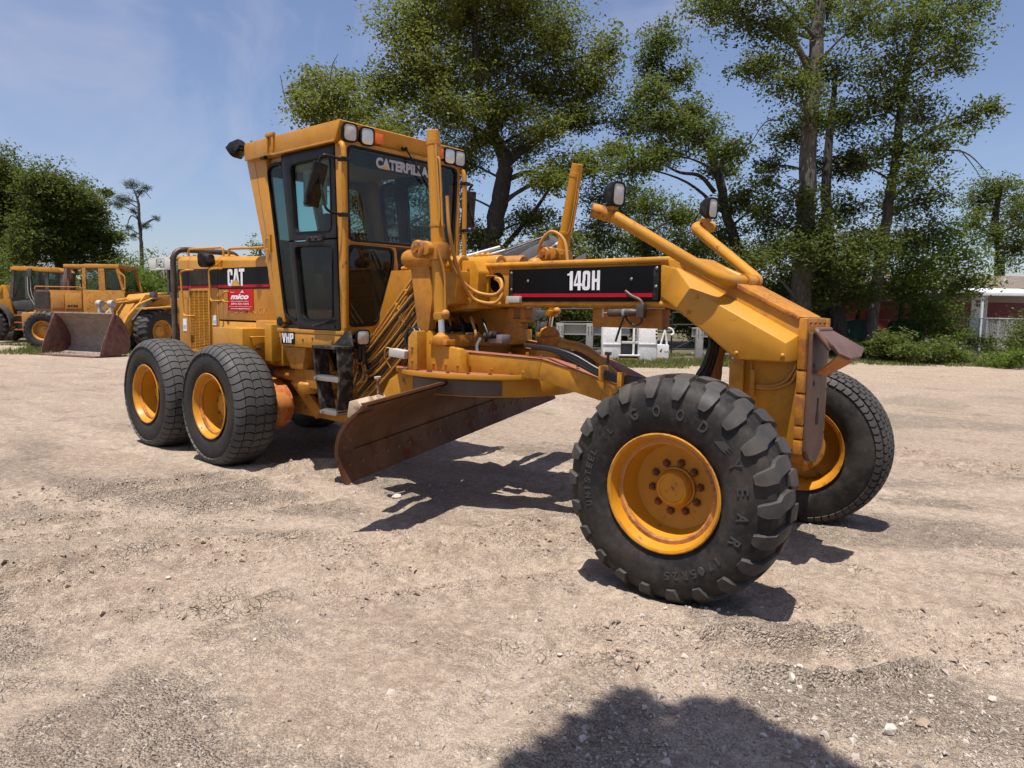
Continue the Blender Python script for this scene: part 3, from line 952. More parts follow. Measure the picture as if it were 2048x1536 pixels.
_wheel_cache = {}
def make_wheel(kind, R, Wd, flat, parent, loc, rot, mat_t, mat_r, dish=0.0, nuts=10, nut_r=0.15, hub_r=0.115, rim=0.335, letters=False):
    root = empty('wheel', loc, 0, parent)
    root.rotation_euler = rot
    key = (kind, R, Wd, flat, dish, nuts)
    if key not in _wheel_cache:
        hw = 0.43 * Wd
        rp = [(-hw - .004, rim - .012), (-hw - .014, rim + .010), (-hw - .022, rim + .016), (-hw - .027, rim + .008), (-hw - .022, rim - .006), (-hw + .008, rim - .020),
              (-hw + .045, rim - .030), (-hw + .050, rim - .046), (-hw + .062, rim - .048), (-hw + .066, rim - .056), (dish - .03, rim - .075), (dish, rim - .085), (dish + .006, rim - .10), (dish + .006, 0.0005)]
        mbr = MB().lathe(rp, (0, 0, 0), (0, 1, 0), 56, cap=False)
        mbr.lathe([(dish + .02, 0.0005), (dish + .02, rim - .10), (dish + .03, rim - .06), (hw - .05, rim - .045), (hw - .02, rim - .03), (hw + .01, rim - .012), (hw + .022, rim + .012), (hw + .012, rim + .012), (hw, rim - .012)], (0, 0, 0), (0, 1, 0), 56, cap=False)
        lk = MB().lathe([(-hw + .036, rim - .026), (-hw + .034, rim - .050), (-hw + .040, rim - .058), (-hw + .056, rim - .058), (-hw + .060, rim - .04)], (0, 0, 0), (0, 1, 0), 56, cap=False)
        hb = MB().lathe([(dish + .01, hub_r + .012), (dish - .012, hub_r + .010), (dish - .016, hub_r), (dish - .055, hub_r - .008), (dish - .066, hub_r - .02), (dish - .066, hub_r * .72), (dish - .061, hub_r * .68), (dish - .061, .0005)], (0, 0, 0), (0, 1, 0), 36)
        hb.lathe([(dish - .061, .010), (dish - .070, .010), (dish - .070, .0005)], (0, 0, 0), (0, 1, 0), 10)
        nb = MB().lathe([(0, .026), (-.006, .026), (-.007, .020), (-.026, .019), (-.030, .012), (-.040, .011), (-.041, .0005)], (0, 0, 0), (0, 1, 0), 6)
        _wheel_cache[key] = (make_tyre(kind, R, Wd, rim, flat), build('rim', mbr, mat_r, None, smooth=40, fix=True), build('hub', hb, mat_r, None, smooth=40), build('lock_ring', lk, M['lip'], None, smooth=40), build('wheel_nut', nb, M['nut'], None, smooth=30))
        me, ro, ho, lo_, no = _wheel_cache[key]
        me.materials.append(mat_t)
        for o in (ro, ho, lo_, no): COL.objects.unlink(o)
    me, ro, ho, lo_, no = _wheel_cache[key]
    t = bpy.data.objects.new('tyre', me); COL.objects.link(t); t.parent = root
    for src in (ro, ho, lo_):
        c = src.copy(); COL.objects.link(c); c.parent = root
    for k in range(nuts):
        a = 2 * math.pi * (k + .2) / nuts
        c = no.copy(); COL.objects.link(c); c.parent = root
        c.location = (nut_r * math.cos(a), dish + .004, nut_r * math.sin(a))
    return root

def arc_letters(root, s, r, a_mid, step, h, Wd, yoff, mat, w=0.7):
    """raised letters round a sidewall, read from outside (-y)"""
    n = len(s)
    for i, ch in enumerate(s):
        if ch == ' ': continue
        a = a_mid + (n - 1) / 2 * step - i * step
        er = Vector((math.cos(a), 0, math.sin(a)))
        et = Vector((math.sin(a), 0, -math.cos(a)))
        yy = -yoff
        text('sidewall_letter', ch, er * (r - h / 2) + Vector((0, yy, 0)) , et, er, h, mat, root, width=h * w if ch not in 'I1' else h * .3, bold=0.02, depth=0.001, ext=0.05, align='MID')
# ================================================================ the motor grader
G = tag(empty('motor_grader', (0, 0, 0)), 'large yellow motor grader with glazed cab, long front beam and angled brown blade', 'motor grader')
Y, YW, YH, YS = M['yellow'], M['yellow_worn'], M['yellow_hood'], M['yellow_shade']

# ---- wheels (machine faces +x; the side towards the camera is -y)
for x in (-0.7615, 0.7615):
    make_wheel('block', 0.655, 0.466, 0.635, G, (x, -1.049, 0.635), (0, 0.3 * x, 0), M['tyre_rear'], M['yellow_rim'], dish=0.01, nuts=10, nut_r=0.20, hub_r=0.13)
    make_wheel('block', 0.655, 0.466, 0.635, G, (x, 1.049, 0.635), (0, 0.5 * x, math.pi), M['tyre_rear'], M['yellow_rim'], dish=0.01, nuts=10, nut_r=0.20, hub_r=0.13)
fwn = make_wheel('lug', 0.672, 0.466, 0.660, G, (6.12, -1.11, 0.660), (0.015, 0, 0.07), M['tyre'], M['yellow_rim'], dish=-0.02, nuts=10, nut_r=0.150, hub_r=0.112)
make_wheel('fine', 0.643, 0.42, 0.632, G, (6.12, 1.11, 0.632), (-0.04, 0, math.pi + 0.034), M['tyre'], M['yellow_rim'], dish=-0.02, nuts=10, nut_r=0.150, hub_r=0.112)
SW = 0.505 * 0.466
for s, r, am, st, h in (('GOOD', .478, R_(86), R_(17.5), .066), ('YEAR', .478, R_(2), R_(17.5), .066), ('17.5R25', .470, R_(-63), R_(6.8), .048), ('UNISTEEL', .480, R_(176), R_(5.6), .042), ('TL', .47, R_(138), R_(6), .036)):
    arc_letters(fwn, s, r, am, st, h, .466, SW - 0.002, M['tyre_letter'])
# winged mark between the two halves of the name
wm = MB()
def sw_pt(r, a, y=-(SW + .0015)):
    return (r * math.cos(R_(a)), y, r * math.sin(R_(a)))
wm.add([sw_pt(.458, 49), sw_pt(.503, 44), sw_pt(.510, 36), sw_pt(.493, 40), sw_pt(.489, 35.5), sw_pt(.476, 40), sw_pt(.466, 37), sw_pt(.455, 43)], [(0, 1, 2, 3), (0, 3, 4, 5), (0, 5, 6, 7)])
build('sidewall_emblem', wm, M['tyre_letter'], fwn, smooth=0, fix=False)

# ---- rear frame, tandems, engine enclosure
for s in (-1, 1):
    tm = MB()
    pr = [(1.10 * math.cos(a) * .42 + .80, .62 + .30 * math.sin(a)) for a in [R_(-90 + 180 * k / 12) for k in range(13)]] + [(-1.10 * .42 * math.cos(a) - .80, .62 - .30 * math.sin(a)) for a in [R_(-90 + 180 * k / 12) for k in range(13)]]
    tm.prism(pr, 'y', s * .56, s * .80)
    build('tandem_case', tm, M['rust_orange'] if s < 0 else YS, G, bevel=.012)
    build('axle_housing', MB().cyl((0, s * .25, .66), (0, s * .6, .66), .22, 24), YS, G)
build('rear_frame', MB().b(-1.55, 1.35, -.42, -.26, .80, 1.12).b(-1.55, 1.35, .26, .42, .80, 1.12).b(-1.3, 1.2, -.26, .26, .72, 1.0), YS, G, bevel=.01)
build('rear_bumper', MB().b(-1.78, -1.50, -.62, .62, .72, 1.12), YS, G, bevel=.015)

def hood_panel(x0, x1, z0, name='hood_panel', bev=.03):
    zt = lambda x: 2.325 - (x + 1.49) * 0.033
    mb = MB()
    ring = lambda x: [(x, -.5, z0), (x, -.5, zt(x) - .05), (x, -.45, zt(x)), (x, .45, zt(x)), (x, .5, zt(x) - .05), (x, .5, z0)]
    mb.hull2(ring(x0), ring(x1))
    return build(name, mb, YH, G, bevel=.012, smooth=40)
hood_panel(-1.49, -1.212, 1.0)
hood_panel(-1.204, -.452, 1.0)
hood_panel(-.444, .98, 1.52)
hood_panel(-.444, .98, 1.0, 'lower_hood_panel').data.transform(Matrix.Translation((0, 0, 0)))
for o in [o for o in G.children if o.name.startswith('lower_hood_panel')]:
    for v in o.data.vertices:
        if v.co.z > 1.3: v.co.z = 1.505 + (v.co.z - 2.28) * .05
YF = -.5
# louvred grille
gp = empty('grille', (0, 0, 0), 0, G)
build('grille_backing', MB().b(-1.14, -.66, YF - .004, YF + .01, 1.12, 1.885), M['decal_black'], gp)
fr = MB()
for (a, b_, c, d) in ((-1.165, -1.135, 1.10, 1.90), (-.665, -.635, 1.10, 1.90), (-1.135, -.665, 1.87, 1.90), (-1.135, -.665, 1.10, 1.13)):
    fr.b(a, b_, YF - .022, YF - .002, c, d)
build('grille_frame', fr, YH, gp, bevel=.004)
sl = MB()
for k in range(38):
    z = 1.14 + k * .0193
    sl.prism([(YF - .018, z), (YF - .004, z + .013), (YF - .002, z + .010), (YF - .014, z - .003)], 'x', -1.135, -.665)
for x in (-1.02, -.90, -.78):
    sl.b(x - .008, x + .008, YF - .021, YF - .004, 1.13, 1.87)
tag(build('louvre_slats', sl, YH, gp, smooth=0), kind='stuff')
# black stripe, red line, letters
SY = YF - .003
def zt_(x): return 2.10 - (x + 1.49) * .012
def band(name, x0, x1, za0, za1, zb0, zb1, y, mat, slant=0.0):
    mb = MB().hull2([(x0, y, za0), (x0, y, za1), (x1, y, zb1), (x1 + slant, y, zb0)], [(x0, y + .004, za0), (x0, y + .004, za1), (x1, y + .004, zb1), (x1 + slant, y + .004, zb0)])
    return build(name, mb, mat, G, smooth=0)
band('stripe', -1.488, -1.214, 1.885, 2.155, 1.885, 2.152, SY, M['decal_black'])
band('stripe', -1.203, -.454, 1.905, 2.150, 1.905, 2.142, SY, M['decal_black'])
band('stripe', -.443, .665, 1.890, 2.142, 1.888, 2.135, SY, M['decal_black'], .05)
for (a, b_) in ((-1.488, -1.214), (-1.203, -.454), (-.443, .70)):
    band('red_line', a, b_, 1.908, 1.940, 1.906, 1.938, SY - .0025, M['decal_red'])
# upper mesh screen in the stripe
sc_ = MB()
for k in range(14):
    z = 1.955 + k * .0135
    sc_.b(-1.13, -.67, SY - .012, SY - .006, z, z + .005)
for k in range(20):
    x = -1.13 + k * .0242
    sc_.b(x, x + .004, SY - .010, SY - .004, 1.955, 2.135)
tag(build('mesh_screen', sc_, M['dark_steel'], G, smooth=0), kind='stuff')
cx0 = on_y(457, 573, YF)
for i, ch in enumerate('CAT'):
    glyph('emblem_letter', ch, (cx0.x + (0, .115, .255)[i], SY - .0035, 1.925), (1, 0, 0), (0, 0, 1), (.120, .155, .125)[i], .200, M['decal_white'], G)
build('emblem_triangle', MB().add([(cx0.x + .075, SY - .0065, 1.919), (cx0.x + .305, SY - .0065, 1.919), (cx0.x + .19, SY - .0065, 2.015)], [(0, 1, 2)]), M['decal_black'], G, smooth=0, fix=False)
build('emblem_triangle', MB().add([(cx0.x + .090, SY - .0075, 1.925), (cx0.x + .290, SY - .0075, 1.925), (cx0.x + .19, SY - .0075, 2.006)], [(0, 1, 2)]), M['decal_yellow'], G, smooth=0, fix=False)
# old lettering still legible under the paint
g0 = on_y(470, 640, YF)
text('ghost_lettering', 'DOMINICK', (g0.x, YF - .0015, 1.60), (1, 0, 0), (0, 0, 1), .085, M['ghost_letters'], G, width=.72, bold=.02)
# paper labels
for (u, v, w, h) in ((371, 662, .10, .16), (430, 650, .10, .12)):
    p = on_y(u, v, YF)
    build('paper_label', MB().b(p.x - w / 2, p.x + w / 2, YF - .005, YF - .001, p.z, p.z + h), M['decal_white'], G, smooth=0)
    build('label_print', MB().b(p.x - w * .4, p.x + w * .4, YF - .0065, YF - .004, p.z + h * .2, p.z + h * .5), M['decal_grey'], G, smooth=0)
# grab rails on the hood side
def rail(name, pts, r=.013, mat=None, fil=.05, n=8):
    return build(name, MB().tube(fillet(pts, fil), r, n), mat or YH, G, smooth=60)
yo = YF - .09
def hp(u, v, y): return on_y(u, v, y)
a0, a1 = hp(373, 540, yo), hp(378, 632, yo)
rail('grab_rail', [(a0.x + .0, YF, a0.z), (a0.x - .02, yo, a0.z), (a1.x - .20, yo, a0.z - .02), (a1.x - .14, yo, a1.z), (a1.x, yo, a1.z), (a1.x, YF, a1.z)])
a0, a1 = hp(430, 537, yo), hp(433, 602, yo)
rail('grab_rail', [(a0.x, YF, a0.z), (a0.x, yo, a0.z), (a0.x - .15, yo, a0.z - .01), (a0.x - .13, yo, a1.z), (a1.x, yo, a1.z), (a1.x, YF, a1.z)])
a0, a1 = hp(444, 583, yo), hp(444, 604, yo)
rail('door_handle', [(a0.x, YF, a0.z), (a0.x, yo + .03, a0.z), (a0.x - .05, yo + .03, a0.z - .05), (a0.x - .05, yo + .03, a1.z + .02), (a1.x + .01, yo + .03, a1.z), (a1.x + .01, YF, a1.z)], .010)
# rails on top of the hood
rail('top_rail', [(-.28, -.44, 2.28), (-.28, -.44, 2.375), (.95, -.44, 2.345), (.95, -.44, 2.24)], .016)
rail('top_rail', [(-.45, -.42, 2.28), (-.45, -.42, 2.40), (-1.35, -.42, 2.415), (-1.35, -.42, 2.30)], .014)
build('air_intake', MB().lathe([(0, .11), (.07, .11), (.09, .15), (.13, .15), (.15, .11), (.15, .001)], (.55, .05, 2.24), (0, 0, 1), 24), M['black'], G)
build('hood_cap', MB().lathe([(0, .10), (.03, .10), (.05, .06), (.05, .001)], (-.9, -.1, 2.30), (0, 0, 1), 20), YH, G)
# dark pipe arch over the tail
pb = on_y(346, 520, -.47)
rail('tail_guard', [(pb.x, -.47, .9), (pb.x, -.47, 2.43), (pb.x + .03, .46, 2.43), (pb.x + .03, .46, .9)], .038, M['dark_steel'], .17, 12)
br = MB()
q0 = on_y(342, 526, -.47)
br.hull2([(q0.x - .02, -.46, q0.z - .06), (q0.x + .05, -.46, q0.z - .10), (q0.x + .09, -.46, q0.z), (q0.x - .02, -.46, q0.z + .05)], [(q0.x - .02, -.49, q0.z - .06), (q0.x + .05, -.49, q0.z - .10), (q0.x + .09, -.49, q0.z), (q0.x - .02, -.49, q0.z + .05)])
br.b(q0.x - .62, q0.x, -.485, -.465, q0.z + .06, q0.z + .085).b(q0.x - .62, q0.x, -.485, -.465, q0.z - .085, q0.z - .06).b(q0.x - .62, q0.x - .42, -.487, -.463, q0.z - .062, q0.z + .062)
br.b(q0.x - .16, q0.x - .02, -.487, -.463, q0.z - .07, q0.z + .07)
br.tube([(q0.x - .28, -.44, q0.z - .2), (q0.x - .28, -.44, q0.z + .06)], .01, 8)
build('lamp_bracket', br, M['white_galv'], G, bevel=.004)
# side tool box and tank behind the rear wheel
bx_ = empty('tool_box', (0, 0, 0), 0, G)
build('box_body', MB().b(.27, .90, -.95, -.52, 1.06, 1.452), YH, bx_, bevel=.012)
build('box_handle', MB().tube(fillet([(.91, -.86, 1.36), (.945, -.86, 1.36), (.945, -.66, 1.36), (.91, -.66, 1.36)], .025), .010, 8), YH, bx_)
for dz in (1.22, 1.12):
    build('latch', MB().b(.90, .915, -.80, -.74, dz, dz + .035), M['dark_steel'], bx_, bevel=.003)
build('box_label', MB().b(.46, .56, -.954, -.951, 1.15, 1.185), M['decal_white'], bx_, smooth=0)
build('side_tank', MB().b(.60, 1.14, -.62, -.40, 1.05, 1.535), YH, G, bevel=.02)
build('tank_end', MB().b(.98, 1.12, -.74, -.60, 1.10, 1.50), YH, G, bevel=.012)

def work_lamp(name, c, d, w, h, dep, parent, lens=None, upv=(0, 0, 1)):
    """square work lamp: black housing, bezel, lens facing d"""
    c, d = V3(c), V3(d).normalized()
    r = d.cross(V3(upv)).normalized()
    u = r.cross(d)
    def rect(k, off, rd=.25):
        w2, h2 = w * k / 2, h * k / 2
        ch = min(w, h) * rd * k
        pts = [(-w2 + ch, -h2), (w2 - ch, -h2), (w2 - ch * .3, -h2 + ch * .3), (w2, -h2 + ch), (w2, h2 - ch), (w2 - ch * .3, h2 - ch * .3), (w2 - ch, h2), (-w2 + ch, h2), (-w2 + ch * .3, h2 - ch * .3), (-w2, h2 - ch), (-w2, -h2 + ch), (-w2 + ch * .3, -h2 + ch * .3)]
        return [c + r * a + u * b_ + d * off for a, b_ in pts]
    root = empty(name, (0, 0, 0), 0, parent)
    hb = MB().hull2(rect(.62, -dep), rect(1.0, -dep * .45)).hull2(rect(1.0, -dep * .45), rect(1.0, 0))
    build('lamp_housing', hb, M['black'], root, smooth=25)
    bz = MB()
    o_, i_ = rect(1.02, .006), rect(.86, .006)
    n = len(o_)
    bz.add(o_ + i_ + rect(1.02, -.012) + rect(.86, -.004), [(k, (k + 1) % n, n + (k + 1) % n, n + k) for k in range(n)] + [(k, (k + 1) % n, 2 * n + (k + 1) % n, 2 * n + k) for k in range(n)] + [(n + k, n + (k + 1) % n, 3 * n + (k + 1) % n, 3 * n + k) for k in range(n)])
    build('lamp_bezel', bz, M['rubber'], root, smooth=25)
    ln = MB()
    ring = rect(.87, .001)
    ln.add(ring + rect(.5, .008) + [c + d * .010], [(k, (k + 1) % n, n + (k + 1) % n, n + k) for k in range(n)] + [(n + k, n + (k + 1) % n, 2 * n) for k in range(n)])
    build('lamp_lens', ln, lens or M['lens'], root, smooth=60)
    return root
lp = on_y(403, 520, -.62)
work_lamp('tail_lamp', (lp.x, -.60, lp.z), (-.9, -.35, -.1), .17, .17, .13, G)
build('lamp_arm', MB().tube(curve([(lp.x + .05, -.58, lp.z - .08), (lp.x + .16, -.56, lp.z - .10), (lp.x + .28, -.50, lp.z + .0)]), .010, 6), YH, G)

# ---- red dealer sign stuck on the hood
sgn = empty('dealer_sign', (0, 0, 0), 0)
tag(sgn, 'red square dealer sign with white lettering stuck on the grader hood', 'sign')
s0, s1 = on_y(457, 621, YF), on_y(507, 578, YF)
sx0, sx1, sz0, sz1 = s0.x, s1.x, s0.z, s1.z
build('sign_sheet', MB().b(sx0, sx1, YF - .008, YF - .0048, sz0, sz1), M['sign_red'], sgn, smooth=0)
sw, sh, syy = sx1 - sx0, sz1 - sz0, YF - .0085
def stext(body, fx, fz, fh, fw, **k):
    text('sign_lettering', body, (sx0 + sw * fx, syy, sz0 + sh * fz), (1, 0, 0), (0, 0, 1), sh * fh, M['decal_white'], sgn, width=sw * fw, **k)
stext('mico', .12, .53, .25, .72, bold=.05, shear=.3)
stext('Texas', .12, .84, .05, .16, bold=.01)
stext('TRUCK & EQUIPMENT SALES LLC', .14, .41, .045, .70, bold=.012)
stext('(281) 531-1515', .14, .255, .11, .70, bold=.02)
stext('www.micoequipment.com', .13, .06, .07, .74, bold=.02)
build('sign_rule', MB().b(sx0 + sw * .06, sx1 - sw * .06, syy - .002, syy, sz0 + sh * .185, sz0 + sh * .195), M['decal_white'], sgn, smooth=0)
build('sign_mark', MB().add([(sx0 + sw * .50, syy - .0015, sz0 + sh * .80), (sx0 + sw * .60, syy - .0015, sz0 + sh * .95), (sx0 + sw * .66, syy - .0015, sz0 + sh * .82), (sx0 + sw * .58, syy - .0015, sz0 + sh * .85)], [(0, 1, 3), (1, 2, 3)]), M['decal_white'], sgn, smooth=0, fix=False)

# ---------------------------------------------------------------- cab
def rounded(poly, r, n=4):
    out = []
    m = len(poly)
    for i in range(m):
        a, p, b_ = Vector(poly[i - 1]), Vector(poly[i]), Vector(poly[(i + 1) % m])
        da, db = a - p, b_ - p
        k = min(r, da.length * .45, db.length * .45)
        s, e = p + da.normalized() * k, p + db.normalized() * k
        for j in range(n + 1):
            t = j / n
            q = s * (1 - t) ** 2 + p * 2 * t * (1 - t) + e * t * t
            out.append((q.x, q.y))
    return out

def ring_prism(mb, outer, inner, axis, a, b_):
    n = len(outer)
    def pt(p, t):
        return (t, p[0], p[1]) if axis == 'x' else (p[0], t, p[1]) if axis == 'y' else (p[0], p[1], t)
    vs = [pt(p, a) for p in outer] + [pt(p, a) for p in inner] + [pt(p, b_) for p in outer] + [pt(p, b_) for p in inner]
    fs = []
    for k in range(n):
        j = (k + 1) % n
        fs += [(k, j, n + j, n + k), (2 * n + k, 3 * n + k, 3 * n + j, 2 * n + j), (k, 2 * n + k, 2 * n + j, j), (n + k, n + j, 3 * n + j, 3 * n + k)]
    return mb.add(vs, fs)

def pane(name, poly, axis, t, mat, parent):
    pt = lambda p: (t, p[0], p[1]) if axis == 'x' else (p[0], t, p[1])
    return build(name, MB().add([pt(p) for p in poly], [tuple(range(len(poly)))]), mat, parent, smooth=0, fix=False)

def inset(poly, d):
    cx = sum(p[0] for p in poly) / len(poly); cy = sum(p[1] for p in poly) / len(poly)
    out = []
    for (x, y) in poly:
        L = math.hypot(x - cx, y - cy)
        out.append((x - (x - cx) / L * d * 1.3, y - (y - cy) / L * d * 1.3))
    return out

CB = empty('cab', (0, 0, 0), 0, G)
YC = .76
XF = 2.42
# floor and sill
build('cab_floor', MB().b(1.22, 2.40, -.70, .70, 1.43, 1.50), M['interior'], CB)
for s in (-1, 1):
    y0, y1 = (s * YC, s * .70)
    # rear corner panel with the raked back edge
    build('corner_panel', MB().prism([(.72, 3.24), (1.10, 3.24), (1.405, 1.53), (1.30, 1.43), (1.14, 1.97)], 'y', y0, y1), YH, CB, bevel=.010)
    build('corner_seam', MB().prism([(.885, 3.21), (.893, 3.21), (1.213, 1.97), (1.205, 1.97)], 'y', y0 * 1.002, y0 * .99), M['interior'], CB, smooth=0)
    # quarter window
    qo = [(1.115, 3.14), (1.395, 3.165), (1.66, 1.54), (1.42, 1.56)]
    ring_prism(qr := MB(), rounded(qo, .10), rounded(inset(qo, .022), .08), 'y', s * (YC + .006), s * .71)
    build('quarter_window_seal', qr, M['rubber'], CB, smooth=30)
    pane('quarter_window_pane', rounded(inset(qo, .018), .08), 'y', s * .745, M['glass_dim'], CB)
    # door: black frame, two panes
    for (ou, inn, nm) in (([(1.40, 3.215), (2.285, 3.215), (2.325, 2.342), (1.525, 2.355)], [(1.56, 3.105), (2.235, 3.118), (2.250, 2.405), (1.625, 2.42)], 'upper'), ([(1.527, 2.341), (2.325, 2.328), (2.365, 1.470), (1.665, 1.475)], [(1.618, 2.30), (2.262, 2.285), (2.262, 1.562), (1.735, 1.562)], 'lower')):
        ring_prism(dr := MB(), rounded(ou, .02), rounded(inn, .07), 'y', s * (YC + .012), s * .715)
        build('door_frame', dr, M['black'], CB, bevel=.004, smooth=30)
        pane('door_pane', rounded(inset(inn, -.012), .06), 'y', s * .742, M['glass'] if nm == 'upper' else M['glass_dim'], CB)
        ring_prism(sr := MB(), rounded(inn, .07), rounded(inset(inn, .014), .06), 'y', s * (YC + .018), s * .735)
        build('pane_seal', sr, M['rubber'], CB, smooth=30)
    build('door_header', MB().prism([(1.10, 3.24), (2.40, 3.24), (2.40, 3.218), (1.115, 3.218)], 'y', y0, y1), YH, CB)
    # front post
    build('front_post', MB().prism([(2.29, 3.22), (2.43, 3.22), (2.44, 1.43), (2.368, 1.43)], 'y', s * (YC + .004), s * .715), YH, CB, bevel=.014)
    # sill box
    build('cab_sill', MB().b(1.28, 2.45, s * .77, s * .69, 1.425, 1.468) if s < 0 else MB().b(1.28, 2.45, .69, .77, 1.425, 1.468), YH, CB, bevel=.008)
    build('sill_skirt', MB().prism([(1.30, 1.424), (2.44, 1.424), (2.44, 1.33), (1.95, 1.285), (1.34, 1.285)], 'y', s * .765, s * .73), YH, CB, bevel=.006)
    # weld beads / handrail posts in front of the corner
    build('corner_tube', MB().tube(fillet([(2.30, s * .72, 3.215), (2.45, s * .79, 3.19), (2.475, s * .79, 3.08), (2.475, s * .79, 2.30), (2.45, s * .775, 1.50)], .08), .026, 12), Y, CB, smooth=60)
# door hardware on the near side
build('door_handle', MB().tube(fillet([(1.95, -.785, 1.50), (2.18, -.80, 1.545), (2.285, -.80, 1.585), (2.30, -.77, 1.56)], .03), .011, 8).bolt((2.28, -.77, 1.50), (0, -1, 0), .016, .012), M['black'], CB)
build('door_lock', MB().b(1.86, 2.12, -.80, -.77, 2.325, 2.372).cyl((1.93, -.80, 2.35), (1.93, -.815, 2.35), .018, 10).cyl((2.03, -.80, 2.35), (2.03, -.815, 2.35), .018, 10), M['step_black'], CB, bevel=.005)
build('vent_plug', MB().lathe([(0, .05), (.006, .05), (.010, .03), (.010, .001)], on_y(560, 643, -.762), (0, -1, 0), 20), M['rubber'], CB)
build('latch_pin', MB().cyl(on_y(566, 645, -.77), on_y(573, 646, -.80), .014, 10), M['rubber'], CB)
hn = on_y(541, 487, -.77)
build('panel_hinge', MB().b(hn.x - .012, hn.x + .012, -.785, -.76, hn.z - .09, hn.z + .09).tube(fillet([(hn.x, -.77, hn.z + .05), (hn.x - .06, -.79, hn.z + .05), (hn.x - .06, -.79, hn.z - .06), (hn.x, -.77, hn.z - .06)], .02), .008, 6), YH, CB)
# front face
wo = [(-.735, 3.20), (.735, 3.20), (.68, 2.325), (-.725, 2.31)]
fo = [(-.74, 3.24), (.74, 3.24), (.70, 2.312), (-.74, 2.297)]
ring_prism(wf := MB(), rounded(fo, .02), rounded(inset(wo, .0), .09), 'x', XF + .004, XF - .05)
build('windshield_frame', wf, YH, CB, smooth=30)
ring_prism(ws := MB(), rounded(wo, .09), rounded(inset(wo, .028), .075), 'x', XF + .010, XF - .02)
build('windshield_seal', ws, M['rubber'], CB, smooth=30)
pane('windshield', rounded(inset(wo, .02), .08), 'x', XF - .008, M['glass_dark'], CB)
for s in (-1, 1):
    lo = [(s * .725, 2.285), (s * .155, 2.285), (s * .155, 2.10), (s * .375, 1.515), (s * .715, 1.50)]
    ring_prism(ls := MB(), rounded(lo, .07), rounded(inset(lo, .026), .055), 'x', XF + .008, XF - .02)
    build('lower_window_seal', ls, M['rubber'], CB, smooth=30)
    pane('lower_window_pane', rounded(inset(lo, .02), .06), 'x', XF - .006, M['glass_dark'], CB)
    ring_prism(lf := MB(), rounded([(s * .745, 2.294), (s * .13, 2.294), (s * .10, 2.08), (s * .30, 1.43), (s * .745, 1.43)], .02), rounded(lo, .07), 'x', XF + .003, XF - .04)
    build('lower_window_frame', lf, YH if s < 0 else YH, CB, smooth=30)
build('center_panel', MB().prism([(-.12, 2.29), (.12, 2.29), (.10, 2.08), (.29, 1.43), (-.29, 1.43), (-.10, 2.08)], 'x', XF - .02, XF - .05), M['black'], CB)
# sun strip with lettering on the inside of the windshield
t0, t1 = on_x(752, 331, XF), on_x(862, 342, XF)
build('sun_strip', MB().b(XF - .016, XF - .013, -.69, .69, 3.02, 3.165), M['glass_dark'], CB, smooth=0)
text('windshield_lettering', 'CATERPILLAR', (XF - .004, t0.y, t0.z - .02), (0, 1, 0), (0, 0, 1), .105, M['decal_grey'], CB, width=(t1.y - t0.y) * 1.06, bold=.055)
build('lettering_triangle', MB().add([(XF - .001, t0.y + .075, t0.z - .02), (XF - .001, t0.y + .165, t0.z - .02), (XF - .001, t0.y + .12, t0.z + .022)], [(0, 1, 2)]), M['decal_yellow'], CB, smooth=0, fix=False)
# wipers
wp = [on_x(812, 298, XF + .05), on_x(862, 382, XF + .03)]
build('wiper', MB().tube([wp[0], wp[1]], .008, 6).tube([on_x(845, 356, XF + .02), on_x(872, 410, XF + .02)], .006, 5).cyl(wp[0], wp[0] + Vector((-.05, 0, .01)), .022, 10), M['rubber'], CB)
build('wiper', MB().tube([on_x(792, 591, XF + .04), on_x(752, 510, XF + .03)], .007, 6).tube([on_x(770, 556, XF + .02), on_x(746, 500, XF + .02)], .006, 5), M['rubber'], CB)
# roof with forward visor
build('roof', MB().prism([(.765, 3.225), (.765, 3.385), (.80, 3.405), (2.43, 3.405), (2.445, 3.395), (2.36, 3.225)], 'y', -.81, .81), YH, CB, bevel=.014)
build('roof_lip', MB().b(1.30, 2.36, -.825, -.805, 3.212, 3.232), YH, CB, bevel=.004)
lug_ = on_y(540, 282, -.81)
build('roof_lug', MB().b(lug_.x - .05, lug_.x - .02, -.83, -.80, 3.25, 3.43).b(lug_.x + .05, lug_.x + .08, -.83, -.80, 3.25, 3.43).b(lug_.x - .06, lug_.x + .09, -.835, -.80, 3.405, 3.44), YH, CB, bevel=.006)
for (yy, lens) in ((-.705, M['lens_frost']), (-.505, M['lens']), (.585, M['lens']), (.735, M['lens_frost'])):
    work_lamp('roof_lamp', (2.455, yy, 3.30), (1, -.12, -.05), .15, .17, .08, G, lens)
build('turn_lamp', MB().b(2.38, 2.46, -.405, -.315, 3.255, 3.355), M['amber'], CB, bevel=.01)
build('turn_lamp', MB().b(2.38, 2.46, .40, .49, 3.255, 3.355), M['amber'], CB, bevel=.01)
rl = on_y(466, 304, -.80)
work_lamp('rear_roof_lamp', (rl.x + .02, -.80, rl.z - .01), (-.80, -.25, -.70), .17, .15, .15, G, M['lens_frost'])
build('lamp_arm', MB().tube(curve([(rl.x + .07, -.80, rl.z), (rl.x + .14, -.80, rl.z - .02), (.80, -.79, 3.30)]), .012, 6).tube(curve([(rl.x + .12, -.80, rl.z + .02), (.80, -.79, 3.36), (.86, -.78, 3.42), (.88, -.78, 3.40)]), .007, 5), M['black'], CB)
build('side_plug', MB().cyl(on_y(523, 316, -.77), on_y(531, 315, -.82), .02, 10), M['rubber'], CB)
